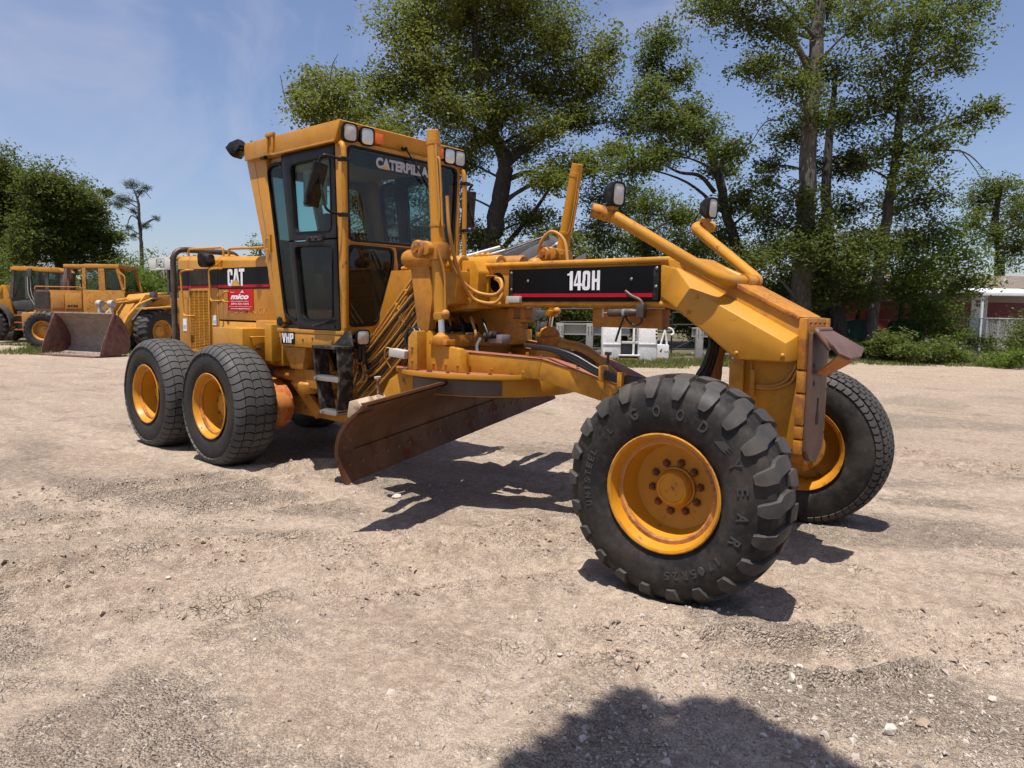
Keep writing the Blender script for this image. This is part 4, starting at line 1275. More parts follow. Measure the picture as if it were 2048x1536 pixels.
# rear wall with its window, headliner
rw = empty('cab_back', (0, 0, 0), 0, G)
def back_pt(y, k):   # k 0 top .. 1 lower edge, follows the rake
    return (.74 + .40 * k + .02, y, 3.22 - 1.24 * k)
mbk = MB()
def quad_bar(y0, y1, k0, k1, th=.04):
    a = [back_pt(y0, k0), back_pt(y1, k0), back_pt(y1, k1), back_pt(y0, k1)]
    mbk.hull2(a, [(p[0] + th, p[1], p[2]) for p in a])
quad_bar(-.70, -.62, 0, 1); quad_bar(.62, .70, 0, 1); quad_bar(-.62, .62, 0, .10); quad_bar(-.62, .62, .66, 1.0); quad_bar(-.05, .05, .10, .66)
build('back_frame', mbk, M['interior_tan'], rw)
for y0, y1 in ((-.62, -.05), (.05, .62)):
    p4 = [back_pt(y0, .10), back_pt(y1, .10), back_pt(y1, .66), back_pt(y0, .66)]
    build('back_pane', MB().add([(p[0] + .02, p[1], p[2]) for p in p4], [(0, 1, 2, 3)]), M['glass'], rw, smooth=0, fix=False)
build('lower_back', MB().b(1.16, 1.22, -.70, .70, 1.43, 1.99), M['interior'], rw)
build('headliner', MB().b(.80, 2.36, -.70, .70, 3.185, 3.215), M['interior_tan'], CB)
# operator's place
OS = empty('operator_seat', (0, 0, 0), 0, G)
build('seat_base', MB().b(1.34, 1.78, -.24, .24, 1.50, 1.78), M['interior'], OS, bevel=.02)
build('seat_cushion', MB().b(1.32, 1.86, -.27, .27, 1.79, 1.93), M['seat'], OS, bevel=.04)
build('seat_back', MB().box((1.30, 0, 2.22), (.14, .54, .62), (0, -.12, 0)), M['seat'], OS, bevel=.045)
build('headrest', MB().box((1.24, 0, 2.62), (.11, .30, .20), (0, -.1, 0)), M['seat'], OS, bevel=.04)
for s in (-1, 1):
    build('armrest', MB().b(1.36, 1.70, s * .34 - .04, s * .34 + .04, 2.06, 2.13), M['seat'], OS, bevel=.02)
CO = empty('control_console', (0, 0, 0), 0, G)
build('pedestal', MB().hull2([(2.10, -.12, 1.50), (2.30, -.12, 1.50), (2.30, .12, 1.50), (2.10, .12, 1.50)], [(1.98, -.12, 2.18), (2.20, -.12, 2.24), (2.20, .12, 2.24), (1.98, .12, 2.18)]), M['interior'], CO, bevel=.02)
build('dash', MB().prism([(-.34, 2.24), (-.16, 2.36), (.16, 2.36), (.34, 2.24)], 'x', 2.10, 2.34), M['interior_tan'], CO, bevel=.02)
build('steering_wheel', MB().tube([(2.02 + .17 * .35 * math.cos(a), .20 * math.sin(a), 2.28 + .17 * math.cos(a) * .5) for a in [2 * math.pi * k / 24 for k in range(25)]], .014, 8), M['rubber'], CO)
for k in range(4):
    for s in (-1, 1):
        y = s * (.15 + .05 * k)
        build('control_lever', MB().tube([(2.08, y, 2.20), (1.98, y, 2.42)], .008, 6).ball((1.98, y, 2.44), .018, 8), M['rubber'], CO)
build('cab_monitor', MB().b(1.62, 1.92, -.66, -.58, 2.70, 3.05), M['interior_tan'], CB, bevel=.01)
build('far_console_block', MB().b(1.28, 2.30, .38, .68, 1.50, 2.16).b(1.24, 1.60, .40, .68, 2.16, 2.40), M['interior'], CB, bevel=.015)  # console enlarged to block daylight coming through the far lower panes
build('rear_light_block', MB().b(1.02, 1.24, -.62, .62, 1.50, 2.30), M['interior'], CB, bevel=.015)  # box added to darken the view through the quarter window
build('side_console', MB().b(1.25, 1.75, -.66, -.42, 1.50, 2.02).b(1.28, 1.50, -.62, -.46, 2.02, 2.22), M['interior'], CB, bevel=.015)
# mirrors
def mirror(s):
    root = empty('mirror', (0, 0, 0), 0, G)
    yy = s * .98
    tp = (2.475, s * .80, 3.04) ; bt = (2.475, s * .80, 2.54)
    build('mirror_frame', MB().tube(fillet([tp, (2.42, yy, 3.06), (2.36, yy, 3.03), (2.36, yy - s * .0, 2.85), (2.45, yy, 2.58), (2.46, yy - s * .05, 2.55), bt], .06), .013, 8), M['black'], root, smooth=60)
    rm = Euler((s * .10, R_(14), R_(-s * 8))).to_matrix()
    c = Vector((2.33, s * 1.00, 2.80))
    build('mirror_housing', MB().box(c, (.035, .17, .40), rm), M['black'], root, bevel=.014)
    build('mirror_face', MB().box(c - rm @ Vector((.019, 0, 0)), (.004, .15, .37), rm), M['mirror'], root, bevel=.002)
    for p in (tp, bt):
        build('mirror_clamp', MB().b(p[0] - .04, p[0] + .04, p[1] - .04, p[1] + .04, p[2] - .018, p[2] + .018), M['black'], root, bevel=.006)
mirror(-1); mirror(1)
# VHP badge, lamp under the cab
v0 = on_y(564, 687, -.768)
build('badge_plate', MB().b(v0.x, v0.x + .235, -.772, -.766, v0.z, v0.z + .125), M['decal_black'], CB, smooth=0)
for i, ch in enumerate('VHP'):
    glyph('badge_lettering', ch, (v0.x + (.012, .088, .160)[i], -.7735, v0.z + .012), (1, 0, 0), (0, 0, 1), (.072, .062, .062)[i], .10, M['decal_white'], CB)
bl = MB()
for (u, v) in ((559, 676), (606, 680), (625, 677), (640, 700)):
    bl.bolt(on_y(u, v, -.766), (0, -1, 0), .012, .006)
tag(build('skirt_bolts', bl, M['dark_steel'], CB), kind='stuff')
lw = on_x(724, 675, 2.52)
work_lamp('lower_work_lamp', (2.54, lw.y, lw.z), (.92, -.35, -.1), .13, .15, .09, G)
build('lamp_bracket', MB().b(2.40, 2.48, lw.y - .02, lw.y + .02, lw.z - .02, lw.z + .04), M['black'], CB)
# access step
ST = empty('access_step', (0, 0, 0), 0, G)
def sp(u, v, y=-.95): return on_y(u, v, y)
L = [sp(624, 690), sp(630, 756), sp(642, 824)]
Rr = [sp(672, 700, -.95), sp(676, 760, -.95), sp(672, 826, -.95)]
def plate(mb, pts, w, th):
    for a, b_ in zip(pts[:-1], pts[1:]):
        mb.hull2([(a.x, a.y, a.z), (a.x + th, a.y, a.z), (a.x + th, a.y + w, a.z), (a.x, a.y + w, a.z)], [(b_.x, b_.y, b_.z), (b_.x + th, b_.y, b_.z), (b_.x + th, b_.y + w, b_.z), (b_.x, b_.y + w, b_.z)])
    return mb
build('step_rail', plate(MB(), L, .16, .025), M['step_black'], ST, bevel=.004)
build('step_rail', plate(MB(), Rr, .16, .025), M['step_black'], ST, bevel=.004)
for a, b_ in ((L[1], Rr[1]), (L[2], Rr[2])):
    z = (a.z + b_.z) / 2
    rg = MB().b(a.x + .02, b_.x + .01, -.955, -.80, z - .022, z + .022)
    for k in range(7):
        rg.b(a.x + .04 + k * .036, a.x + .052 + k * .036, -.95, -.81, z + .02, z + .03)
    build('step_tread', rg, M['steel'], ST, bevel=.003)
    build('step_bolt', MB().bolt((a.x + .02, -.955, z), (0, -1, 0), .018, .014).bolt((b_.x + .012, -.955, z), (0, -1, 0), .018, .014), M['steel'], ST)
zt0 = L[0].z
build('step_hanger', MB().b(L[0].x, Rr[0].x + .03, -.955, -.78, zt0 - .03, zt0 + .0).hull2([(L[0].x + .12, -.78, zt0), (L[0].x + .42, -.78, zt0), (L[0].x + .36, -.765, zt0 + .14), (L[0].x + .30, -.765, zt0 + .14)], [(L[0].x + .12, -.80, zt0), (L[0].x + .42, -.80, zt0), (L[0].x + .36, -.78, zt0 + .14), (L[0].x + .30, -.78, zt0 + .14)]), M['step_black'], ST, bevel=.004)
# ---------------------------------------------------------------- front frame (beam, gooseneck, nose)
FB = empty('front_frame', (0, 0, 0), 0, G)
build('main_beam', MB().prism([(2.55, 2.09), (5.58, 2.075), (5.58, 1.74), (2.90, 1.72), (2.40, 1.42)], 'y', -.155, .155), Y, FB, bevel=.01)
for s in (-1, 1):
    build('beam_lip', MB().tube(fillet([(2.55, s * .150, 2.078), (4.6, s * .150, 2.075), (5.62, s * .150, 2.072), (5.95, s * .17, 1.93)], .12), .026, 10), Y, FB, smooth=60)
    build('beam_lip', MB().tube(fillet([(2.85, s * .150, 1.735), (5.35, s * .150, 1.752), (5.56, s * .150, 1.745), (5.80, s * .17, 1.58)], .10), .026, 10), Y, FB, smooth=60)
# gooseneck running down under the cab to the hitch
for s in (-1, 1):
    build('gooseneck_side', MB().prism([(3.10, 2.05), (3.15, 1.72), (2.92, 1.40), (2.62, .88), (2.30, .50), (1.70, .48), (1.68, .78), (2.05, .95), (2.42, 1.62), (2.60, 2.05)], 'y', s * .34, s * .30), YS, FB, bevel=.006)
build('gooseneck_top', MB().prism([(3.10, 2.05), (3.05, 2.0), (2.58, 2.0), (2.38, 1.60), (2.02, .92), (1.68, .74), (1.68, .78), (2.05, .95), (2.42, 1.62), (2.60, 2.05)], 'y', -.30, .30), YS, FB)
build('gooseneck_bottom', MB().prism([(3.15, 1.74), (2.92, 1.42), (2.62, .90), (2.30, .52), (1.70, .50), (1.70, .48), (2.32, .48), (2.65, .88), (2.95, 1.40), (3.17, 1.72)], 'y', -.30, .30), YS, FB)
# hitch, articulation parts
HT = empty('hitch', (0, 0, 0), 0, G)
build('hitch_plate', MB().prism([(1.30, 1.28), (1.72, 1.28), (1.66, 1.05), (1.45, 1.05)], 'y', -.72, -.40), YS, HT, bevel=.008)
build('hitch_plate', MB().prism([(1.30, 1.28), (1.72, 1.28), (1.66, 1.05), (1.45, 1.05)], 'y', .40, .72), YS, HT, bevel=.008)
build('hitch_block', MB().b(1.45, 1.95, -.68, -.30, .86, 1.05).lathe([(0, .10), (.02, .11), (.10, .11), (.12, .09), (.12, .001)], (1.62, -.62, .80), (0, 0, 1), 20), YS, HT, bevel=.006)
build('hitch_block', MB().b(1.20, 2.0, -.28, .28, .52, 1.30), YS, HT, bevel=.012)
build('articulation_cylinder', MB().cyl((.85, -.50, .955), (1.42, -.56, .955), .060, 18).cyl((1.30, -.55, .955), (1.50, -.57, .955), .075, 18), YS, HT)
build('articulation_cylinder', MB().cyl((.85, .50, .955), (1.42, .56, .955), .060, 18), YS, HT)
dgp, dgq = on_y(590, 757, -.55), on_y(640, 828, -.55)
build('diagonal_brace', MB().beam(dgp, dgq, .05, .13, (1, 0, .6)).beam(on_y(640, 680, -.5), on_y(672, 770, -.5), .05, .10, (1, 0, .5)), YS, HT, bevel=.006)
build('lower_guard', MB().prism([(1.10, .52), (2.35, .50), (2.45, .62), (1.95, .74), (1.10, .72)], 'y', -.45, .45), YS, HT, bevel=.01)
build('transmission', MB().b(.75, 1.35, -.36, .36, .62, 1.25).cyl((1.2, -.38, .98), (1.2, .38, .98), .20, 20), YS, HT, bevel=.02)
# valve bank and fittings under the cab
VB = empty('valve_bank', (0, 0, 0), 0, G)
vr = random.Random(3)
c0 = on_y(722, 715, -.40)
vb = MB()
for k in range(7):
    vb.b(c0.x - .22 + k * .06, c0.x - .175 + k * .06, -.50, -.34, c0.z - .08 + vr.uniform(-.02, .02), c0.z + .11 + vr.uniform(-.03, .03))
build('valve_body', vb, M['dark_steel'], VB, bevel=.006)
ft = MB()
for k in range(34):
    p = Vector((c0.x + vr.uniform(-.26, .26), -.52 + vr.uniform(-.03, .10), c0.z + vr.uniform(-.16, .16)))
    d = Vector((vr.uniform(-1, 1), vr.uniform(-1, .2), vr.uniform(-1, 1))).normalized()
    ft.cyl(p, p + d * .05, vr.uniform(.010, .018), 6)
tag(build('fittings', ft, M['dark_steel'], VB), kind='stuff')
for (u, v) in ((703, 720), (717, 735)):
    p = on_y(u, v, -.55)
    build('horn', MB().lathe([(-.20, .018), (-.10, .02), (-.03, .034), (0, .050), (.004, .050), (-.02, .034), (-.06, .012)], p, (.75, -.55, -.1), 18), YS, VB, smooth=60)
for k in range(6):
    p0 = on_y(700 + 6 * k, 700 + 6 * k, -.50)
    pts = [p0, p0 + Vector((.06, -.03, -.14)), on_y(690 + 4 * k, 800 - 6 * k, -.48), on_y(676 - 2 * k, 826, -.40)]
    build('hydraulic_hose', MB().tube(curve(pts, 6), .012, 7), M['hose_yellow'] if k % 3 else M['hose_black'], VB, smooth=60)
# hose run along the gooseneck
HS = empty('hose_run', (0, 0, 0), 0, G)
for k in range(11):
    yy = -.40 - .012 * (k % 3)
    e = k * 4.2
    pts = [on_y(836 + e * .35, 545 + e * 1.3, yy), on_y(815 + e * .7, 572 + e * 1.3, yy - .02), on_y(776 + e * .9, 628 + e * 1.5, yy - .03), on_y(738 + e * .7, 684 + e * 1.6, yy - .02), on_y(706 + e * .35, 722 + e * 2.0, yy)]
    build('hydraulic_hose', MB().tube(curve(pts, 6), .0135, 8), M['hose_yellow'] if k not in (4, 8) else M['hose_black'], HS, smooth=60)
for (u, v) in ((822, 607), (802, 634)):
    p = on_y(u, v, -.46)
    build('hose_clamp', MB().beam(p + Vector((-.06, 0, .13)), p + Vector((.08, 0, -.16)), .02, .05, (0, 1, 0)), Y, HS, bevel=.004)
# looped return hoses by the lift arm
for pts in ([(842, 672), (822, 668), (818, 650), (834, 630), (850, 642), (846, 664)], [(846, 690), (826, 690), (822, 640), (838, 622), (856, 632)]):
    build('hydraulic_hose', MB().tube(curve([on_y(u, v, -.50) for u, v in pts], 6), .012, 8), M['hose_yellow'], HS, smooth=60)

# a second, looser layer of hoses over the bundle and down to the circle
hr_ = random.Random(41)
for k in range(9):
    e = k * 5.5
    yy = -.47 - .015 * (k % 3)
    j = lambda: hr_.uniform(-4, 4)
    pts = [on_y(846 + e * .2 + j(), 556 + e * 1.5, yy), on_y(812 + e * .5 + j(), 592 + e * 1.4 + j(), yy - .02), on_y(772 + e * .7 + j(), 640 + e * 1.3 + j(), yy - .03), on_y(735 + e * .5 + j(), 690 + e * 1.3 + j(), yy), on_y(712 + e * .3, 712 + e * 1.2, yy + .06)]
    build('hydraulic_hose', MB().tube(curve(pts, 6), .010 + .003 * (k % 2), 7), (M['hose_yellow'], M['hose_yellow'], M['hose_black'])[k % 3], HS, smooth=60)
for k in range(5):
    pts = [on_y(842 + 5 * k, 660 + 4 * k, -.56), on_y(826 - 3 * k, 676 + 5 * k, -.60), on_y(822 - 4 * k, 700 + 3 * k, -.58), on_y(796 - 6 * k, 730 + 6 * k, -.50), on_y(752 - 4 * k, 772 + 5 * k, -.46), on_y(716, 800 + 4 * k, -.44)]
    build('hydraulic_hose', MB().tube(curve(pts, 6), .0115, 7), M['hose_yellow'] if k % 2 == 0 else M['hose_black'], HS, smooth=60)
for k in range(4):
    p0, p1 = on_y(905 + 22 * k, 640 + 3 * k, -.12), on_y(900 + 24 * k, 676 + 2 * k, -.25)
    build('hydraulic_hose', MB().tube(curve([p0, p0 + Vector((.05, -.10, .05)), p1 + Vector((.04, -.02, .06)), p1], 6), .013, 7), M['hose_black'] if k % 2 else M['hose_yellow'], HS, smooth=60)

# ---- name plate on the beam
NP = empty('name_panel', (0, 0, 0), 0, G)
p0, p1 = on_y(1018, 606, -.178), on_y(1321, 529, -.178)
px0, px1, pz0, pz1 = p0.x, p1.x, 1.768, 2.034
build('panel_sheet', MB().b(px0, px1, -.182, -.158, pz0, pz1), M['decal_black'], NP, bevel=.004)
build('panel_edge', MB().b(px0, px0 + .045, -.188, -.179, pz0 + .01, pz1 - .02).b(px1 - .05, px1 - .005, -.188, -.179, pz0 + .01, pz1 - .02), M['black'], NP, bevel=.003)
build('red_line', MB().b(px0 + .05, px1 - .055, -.1855, -.180, 1.800, 1.830), M['decal_red'], NP, smooth=0)
tx = on_y(1134, 577, -.185)
for i, ch in enumerate('140H'):
    glyph('panel_lettering', ch, (tx.x + (.0, .066, .152, .240)[i], -.184, 1.855), (1, 0, 0), (0, 0, 1), (.055, .080, .072, .075)[i], .152, M['decal_white'], NP)
for (u, v) in ((1023, 546), (1023, 579), (1056, 562), (1263, 558), (1314, 536), (1312, 573)):
    p = on_y(u, v, -.187)
    build('panel_screw', MB().lathe([(0, .012), (.004, .012), (.008, .007), (.009, .0005)], p, (0, -1, 0), 10), M['steel'], NP)
cb_ = on_y(1029, 599, -.19)
build('connector_block', MB().b(cb_.x - .075, cb_.x + .075, -.215, -.15, cb_.z - .028, cb_.z + .028), M['grey_box'], FB, bevel=.005)
# recess with hose ends behind the panel
rc = on_y(990, 565, -.165)
build('beam_port', MB().lathe([(0, .085), (.004, .085), (.004, .001)], (rc.x + .02, -.154, rc.z), (0, -1, 0), 24), M['decal_black'], FB)
build('port_cover', MB().b(rc.x - .30, rc.x - .06, -.185, -.157, rc.z - .10, rc.z + .06).b(rc.x - .13, rc.x + .02, -.20, -.157, rc.z + .05, rc.z + .062), Y, FB, bevel=.006)
for base in (0, 14):
    pts = [on_y(880 + base, 392, -.64), on_y(886 + base, 470, -.62), on_y(908 + base * .8, 540 + base * .6, -.48), on_y(945, 580 + base * 1.1, -.32), on_y(985, 590 + base * 1.2, -.26), on_y(1003, 578 + base, -.23), on_y(1001, 560 + base * .5, -.20), on_y(990, 556, -.17)]
    build('lift_hose', MB().tube(curve(pts, 7), .0155, 9), M['hose_yellow'], FB, smooth=60)

# ---- saddle, lift arms and cylinders
SD = empty('lift_saddle', (0, 0, 0), 0, G)
bc = (.02, .01)
for s in (-1, 1):
    dx = 0.0 if s < 0 else .10
    ya = s * .50
    hd = [on_y(812, 519, -.50), on_y(862, 520, -.50)]
    ax0, ax1 = hd[0].x + dx, hd[1].x + dx
    zc = hd[0].z
    build('arm_head', MB().lathe([(0, .045), (.012, .072), (.05, .086), (ax1 - ax0 + .12, .086), (ax1 - ax0 + .14, .075), (ax1 - ax0 + .14, .001)], (ax0, ya, zc), (1, 0, 0), 24), YW, SD, smooth=50)
    arm = [(ax0 + .10, zc - .02), (ax0 + .34, zc + .0), (ax0 + .40, 1.80), (ax0 + .34, 1.42), (ax0 + .22, 1.40), (ax0 + .17, 1.72)]
    build('lift_arm', MB().prism(arm, 'y', ya + s * .045, ya - s * .045), YW, SD, bevel=.012)
    build('arm_web', MB().prism([(ax0 + .30, 2.02), (ax0 + .62, 2.02), (ax0 + .60, 1.74), (ax0 + .36, 1.70)], 'y', s * .16, s * .46), Y, SD, bevel=.01)
build('saddle_block', MB().prism([(3.28, 2.12), (3.66, 2.12), (3.72, 2.02), (3.70, 1.70), (3.30, 1.66)], 'y', -.30, .30), Y, SD, bevel=.014)
build('saddle_drop', MB().prism([(3.30, 1.70), (3.78, 1.70), (3.74, 1.42), (3.46, 1.42)], 'y', .02, .30), YS, SD, bevel=.01)
def motor(c, ln, r):
    root = empty('lift_lock_cylinder', (0, 0, 0), 0, G)
    c = V3(c)
    build('cylinder_body', MB().lathe([(-ln, .02), (-ln, r * .9), (-ln + .02, r), (-.09, r), (-.088, r * 1.04), (-.012, r * 1.04), (0, r * .95), (0, r * .62)], c, (1, 0, 0), 28), Y, root, smooth=40)
    build('end_cap', MB().lathe([(-.01, r * .64), (-.012, r * .60), (-.004, r * .56), (.004, r * .40), (.004, .001)], c, (1, 0, 0), 28), YW, root, smooth=40)
    build('cap_groove', MB().lathe([(-.008, r * .66), (.0015, r * .66), (.0015, r * .60), (-.008, r * .60)], c, (1, 0, 0), 28, closed=True), M['dark_steel'], root)
    for k in range(3):
        build('port_boss', MB().ball(c + Vector((-.16 - .07 * k, 0, r * 1.02)), .030, 10), Y, root)
m1, m2 = on_y(929, 530, -.27), on_y(1003, 529, -.06)
motor((m1.x, -.27, m1.z), .42, .082)
motor((m2.x, -.06, m2.z + .0), .46, .082)

def lift_cyl(b, t, near):
    root = empty('lift_cylinder', (0, 0, 0), 0, G)
    b, t = V3(b), V3(t)
    d = (t - b).normalized()
    L = (t - b).length
    u = d.orthogonal().normalized()
    build('rod', MB().cyl(b + d * .02, b + d * .26, .028, 20), M['chrome'], root)
    build('barrel', MB().lathe([(.17, .03), (.17, .062), (.20, .066), (.225, .066), (.228, .058), (.95, .058), (.952, .063), (.975, .063), (.977, .056), (L - .12, .056), (L - .118, .060), (L - .085, .060), (L - .083, .054), (L - .005, .054), (L, .048), (L, .001)], b, d, 30), Y, root, smooth=40)
    tr_ = b + d * .74
    build('trunnion', MB().lathe([(-.07, .064), (-.07, .088), (.07, .088), (.07, .064)], tr_, d, 26).cyl(tr_ + Vector((-.02, -.14, .02)), tr_ + Vector((-.02, .14, .02)), .055, 20), YW, root, bevel=.006)
    cl = MB()
    for dy in (-.13, -.05):
        cl.lathe([(-.035, .001), (-.035, .062), (-.02, .075), (.02, .075), (.035, .062), (.035, .001)], tr_ + Vector((-.10, dy, .02)), (0, 1, 0), 18)
    cl.bolt(tr_ + Vector((-.10, -.165, .02)), (0, -1, 0), .035, .02, 6)
    build('trunnion_cap', cl, YW, root, smooth=35)
    build('feed_pipe', MB().tube(curve([b + d * .24 + Vector((.075, -.02, 0)), b + d * .40 + Vector((.085, -.02, 0)), b + d * .55 + Vector((.09, -.03, .02)), b + d * .72 + Vector((.07, -.08, .04))], 6), .010, 7).ball(b + d * .22 + Vector((.078, -.02, .0)), .036, 10), M['hose_yellow'], root, smooth=60)
    build('tube_line', MB().tube(curve([b + d * .95 + Vector((.06, -.035, 0)), b + d * 1.1 + Vector((.07, -.03, 0)), b + d * (L - .12) + Vector((.058, -.03, 0))], 8), .009, 6).tube(curve([b + d * .95 + Vector((.085, -.02, 0)), b + d * (L - .3) + Vector((.085, -.02, 0)), b + d * (L - .22) + Vector((.055, -.02, 0))], 8), .009, 6), M['hose_yellow'], root, smooth=60)
    # ball joint and split cap below
    build('ball_cap', MB().lathe([(-.06, .035), (-.045, .075), (.0, .082), (.03, .075), (.045, .045), (.06, .035)], b, d, 22).box(b + Vector((0, 0, -.02)), (.22, .10, .045)), YW, root, bevel=.004)
    return root
lift_cyl((3.63, -.65, 1.43), (3.505, -.65, 3.175), True)
lift_cyl((3.755, .66, 1.475), (4.06, .66, 3.045), False)
build('feed_hose', MB().tube(curve([(3.80, .60, 2.02), on_y(1078, 500, .50), on_y(1100, 464, .50), on_y(1128, 480, .52), on_y(1136, 530, .5)], 7), .016, 8), M['hose_yellow'], SD, smooth=60)
build('far_arm_knob', MB().ball(on_y(1070, 528, .35), .075, 14, .8), YW, SD)

# ---- drawbar, circle, blade
DB = empty('drawbar', (0, 0, 0), 0, G)
def arm_plate(s):
    T0, T1, T2, T3 = (3.36, s * .62, 1.34), (4.55, s * .44, 1.30), (5.05, s * .28, 1.16), (6.0, s * .05, .86)
    lo = [(3.36, s * .62, 1.17), (4.50, s * .44, 1.14), (5.00, s * .28, 1.00), (6.0, s * .05, .70)]
    mb = MB()
    q = [T0, T1, T2, T3]
    for i in range(3):
        a, b_ = V3(q[i]), V3(q[i + 1]); c, d = V3(lo[i]), V3(lo[i + 1])
        off = Vector((0, -s * .16, 0))
        mb.hull2([a, b_, d, c], [a + off, b_ + off, d + off, c + off])
    build('drawbar_arm', mb, Y, DB, bevel=.008)
    tp = MB()
    for i in range(3):
        a, b_ = V3(q[i]), V3(q[i + 1])
        off = Vector((0, -s * .17, 0)); up = Vector((0, s * .006, .008))
        tp.hull2([a + up, b_ + up, b_ + up + off, a + up + off], [a + up * .1, b_ + up * .1, b_ + up * .1 + off, a + up * .1 + off])
    build('arm_top_plate', tp, M['red_top'], DB, bevel=.003)
for s in (-1, 1): arm_plate(s)
build('drawbar_rib', MB().b(3.62, 3.635, -.645, -.60, 1.17, 1.345).b(3.86, 3.875, -.61, -.57, 1.17, 1.335), Y, DB, bevel=.003)
# yoke carrying the lift ball joints
for s in (-1, 1):
    build('lift_bracket', MB().prism([(3.34, 1.16), (3.34, 1.44), (3.40, 1.50), (3.50, 1.50), (3.52, 1.40), (3.86, 1.36), (3.90, 1.16)], 'y', s * .60, s * .67).prism([(3.34, 1.16), (3.34, 1.44), (3.40, 1.50), (3.46, 1.50), (3.46, 1.16)], 'y', s * .67, s * .78), Y, DB, bevel=.012)
build('crossbeam', MB().b(3.32, 3.48, -.58, .58, 1.17, 1.40).b(3.50, 3.58, -.50, .55, 1.36, 1.47), YS, DB, bevel=.01)
hb_ = MB().b(3.10, 3.16, -.50, .60, 1.46, 1.62)
build('lock_bar', hb_, YS, DB, bevel=.03)
for k in range(6):
    build('lock_hole', MB().cyl((3.10, -.42 + k * .17, 1.54), (3.168, -.42 + k * .17, 1.54), .036, 14), M['decal_black'], DB)
build('center_shift_cylinder', MB().cyl((3.32, -.50, 1.50), (3.42, .35, 1.53), .030, 14).cyl((3.36, -.1, 1.515), (3.42, .38, 1.535), .045, 14), M['black'], DB)
# covers over the circle
ang = [R_(a) for a in range(0, 360, 7)]
CC = Vector((3.62, 0, 0))
def arc_plate(mb, r0, r1, a0, a1, z0, z1, n=40):
    for lev, z in ((0, z0), (1, z1)):
        pass
    vs, fs = [], []
    for k in range(n + 1):
        a = a0 + (a1 - a0) * k / n
        for r in (r0, r1):
            for z in (z0, z1):
                vs.append((CC.x + r * math.cos(a), CC.y + r * math.sin(a), z))
    for k in range(n):
        o = 4 * k
        for (i, j) in ((0, 1), (1, 3), (3, 2), (2, 0)):
            fs.append((o + i, o + j, o + 4 + j, o + 4 + i))
    if a1 - a0 < 6.2:
        fs += [(0, 1, 3, 2), (4 * n, 4 * n + 2, 4 * n + 3, 4 * n + 1)]
    return mb.add(vs, fs)
CR = empty('circle', (0, 0, 0), 0, G)
build('circle_ring', arc_plate(MB(), .62, .80, 0, 2 * math.pi, .975, 1.125, 72), Y, CR, bevel=.008)
teeth = MB()
for k in range(64):
    a = 2 * math.pi * k / 64
    teeth.box((CC.x + .605 * math.cos(a), .605 * math.sin(a), 1.05), (.05, .03, .10), (0, 0, a))
tag(build('ring_teeth', teeth, M['dark_steel'], CR, smooth=0), kind='stuff')
build('circle_cover', arc_plate(MB(), .45, .86, R_(-150), R_(-25), 1.135, 1.162, 30), M['red_top'], CR, bevel=.004)
build('circle_cover_edge', arc_plate(MB(), .862, .872, R_(-150), R_(-25), 1.125, 1.165, 30), Y, CR, bevel=.002)
build('wear_strip', arc_plate(MB(), .803, .812, R_(-105), R_(-42), .985, 1.110, 24), M['rub_steel'], CR, bevel=.003)
# circle drive gearbox
gd = on_y(1090, 668, .20)
GB = empty('circle_drive', (0, 0, 0), 0, G)
gx, gy = 4.12, .22
build('drive_case', MB().lathe([(0, .19), (.13, .19), (.14, .185), (.14, .001)], (gx, gy, 1.20), (0, 0, 1), 30), Y, GB, smooth=40)
build('drive_cap', MB().lathe([(0, .115), (.11, .115), (.12, .10), (.12, .001)], (gx, gy, 1.338), (0, 0, 1), 26).ball((gx, gy, 1.48), .085, 16, .8), YW, GB, smooth=40)
for k in range(10):
    a = 2 * math.pi * k / 10
    build('drive_bolt', MB().bolt((gx + .155 * math.cos(a), gy + .155 * math.sin(a), 1.338), (0, 0, 1), .014, .016), M['dark_steel'], GB)
build('drive_motor', MB().cyl((gx + .12, gy, 1.30), (gx + .42, gy - .05, 1.26), .065, 18).cyl((gx + .3, gy - .03, 1.28), (gx + .46, gy - .06, 1.24), .08, 18), M['rub_steel'], GB)
for k in range(2):
    build('drive_hose', MB().tube(curve([(gx + .15, gy - .06 * k, 1.42 - .03 * k), (gx + .45, gy - .08 - .05 * k, 1.38 - .02 * k), (gx + .70, gy - .12 - .03 * k, 1.24), (gx + .95, gy - .15, 1.06)], 7), .024, 9), M['hose_yellow'], GB, smooth=60)
# valve with chromed fittings on the crossbeam
build('shift_valve', MB().b(3.80, 3.96, -.26, -.14, 1.40, 1.475).b(3.74, 3.82, -.25, -.16, 1.42, 1.46), M['steel'], DB, bevel=.008)
build('valve_coil', MB().cyl((3.76, -.24, 1.46), (3.90, -.24, 1.47), .036, 14).cyl((3.70, -.27, 1.42), (3.72, -.30, 1.22), .014, 8), M['black'], DB)
build('valve_hose', MB().tube(curve([(3.72, -.26, 1.44), (3.70, -.29, 1.36), (3.74, -.30, 1.26), (3.82, -.28, 1.18)], 6), .018, 8), M['steel'], DB, smooth=60)
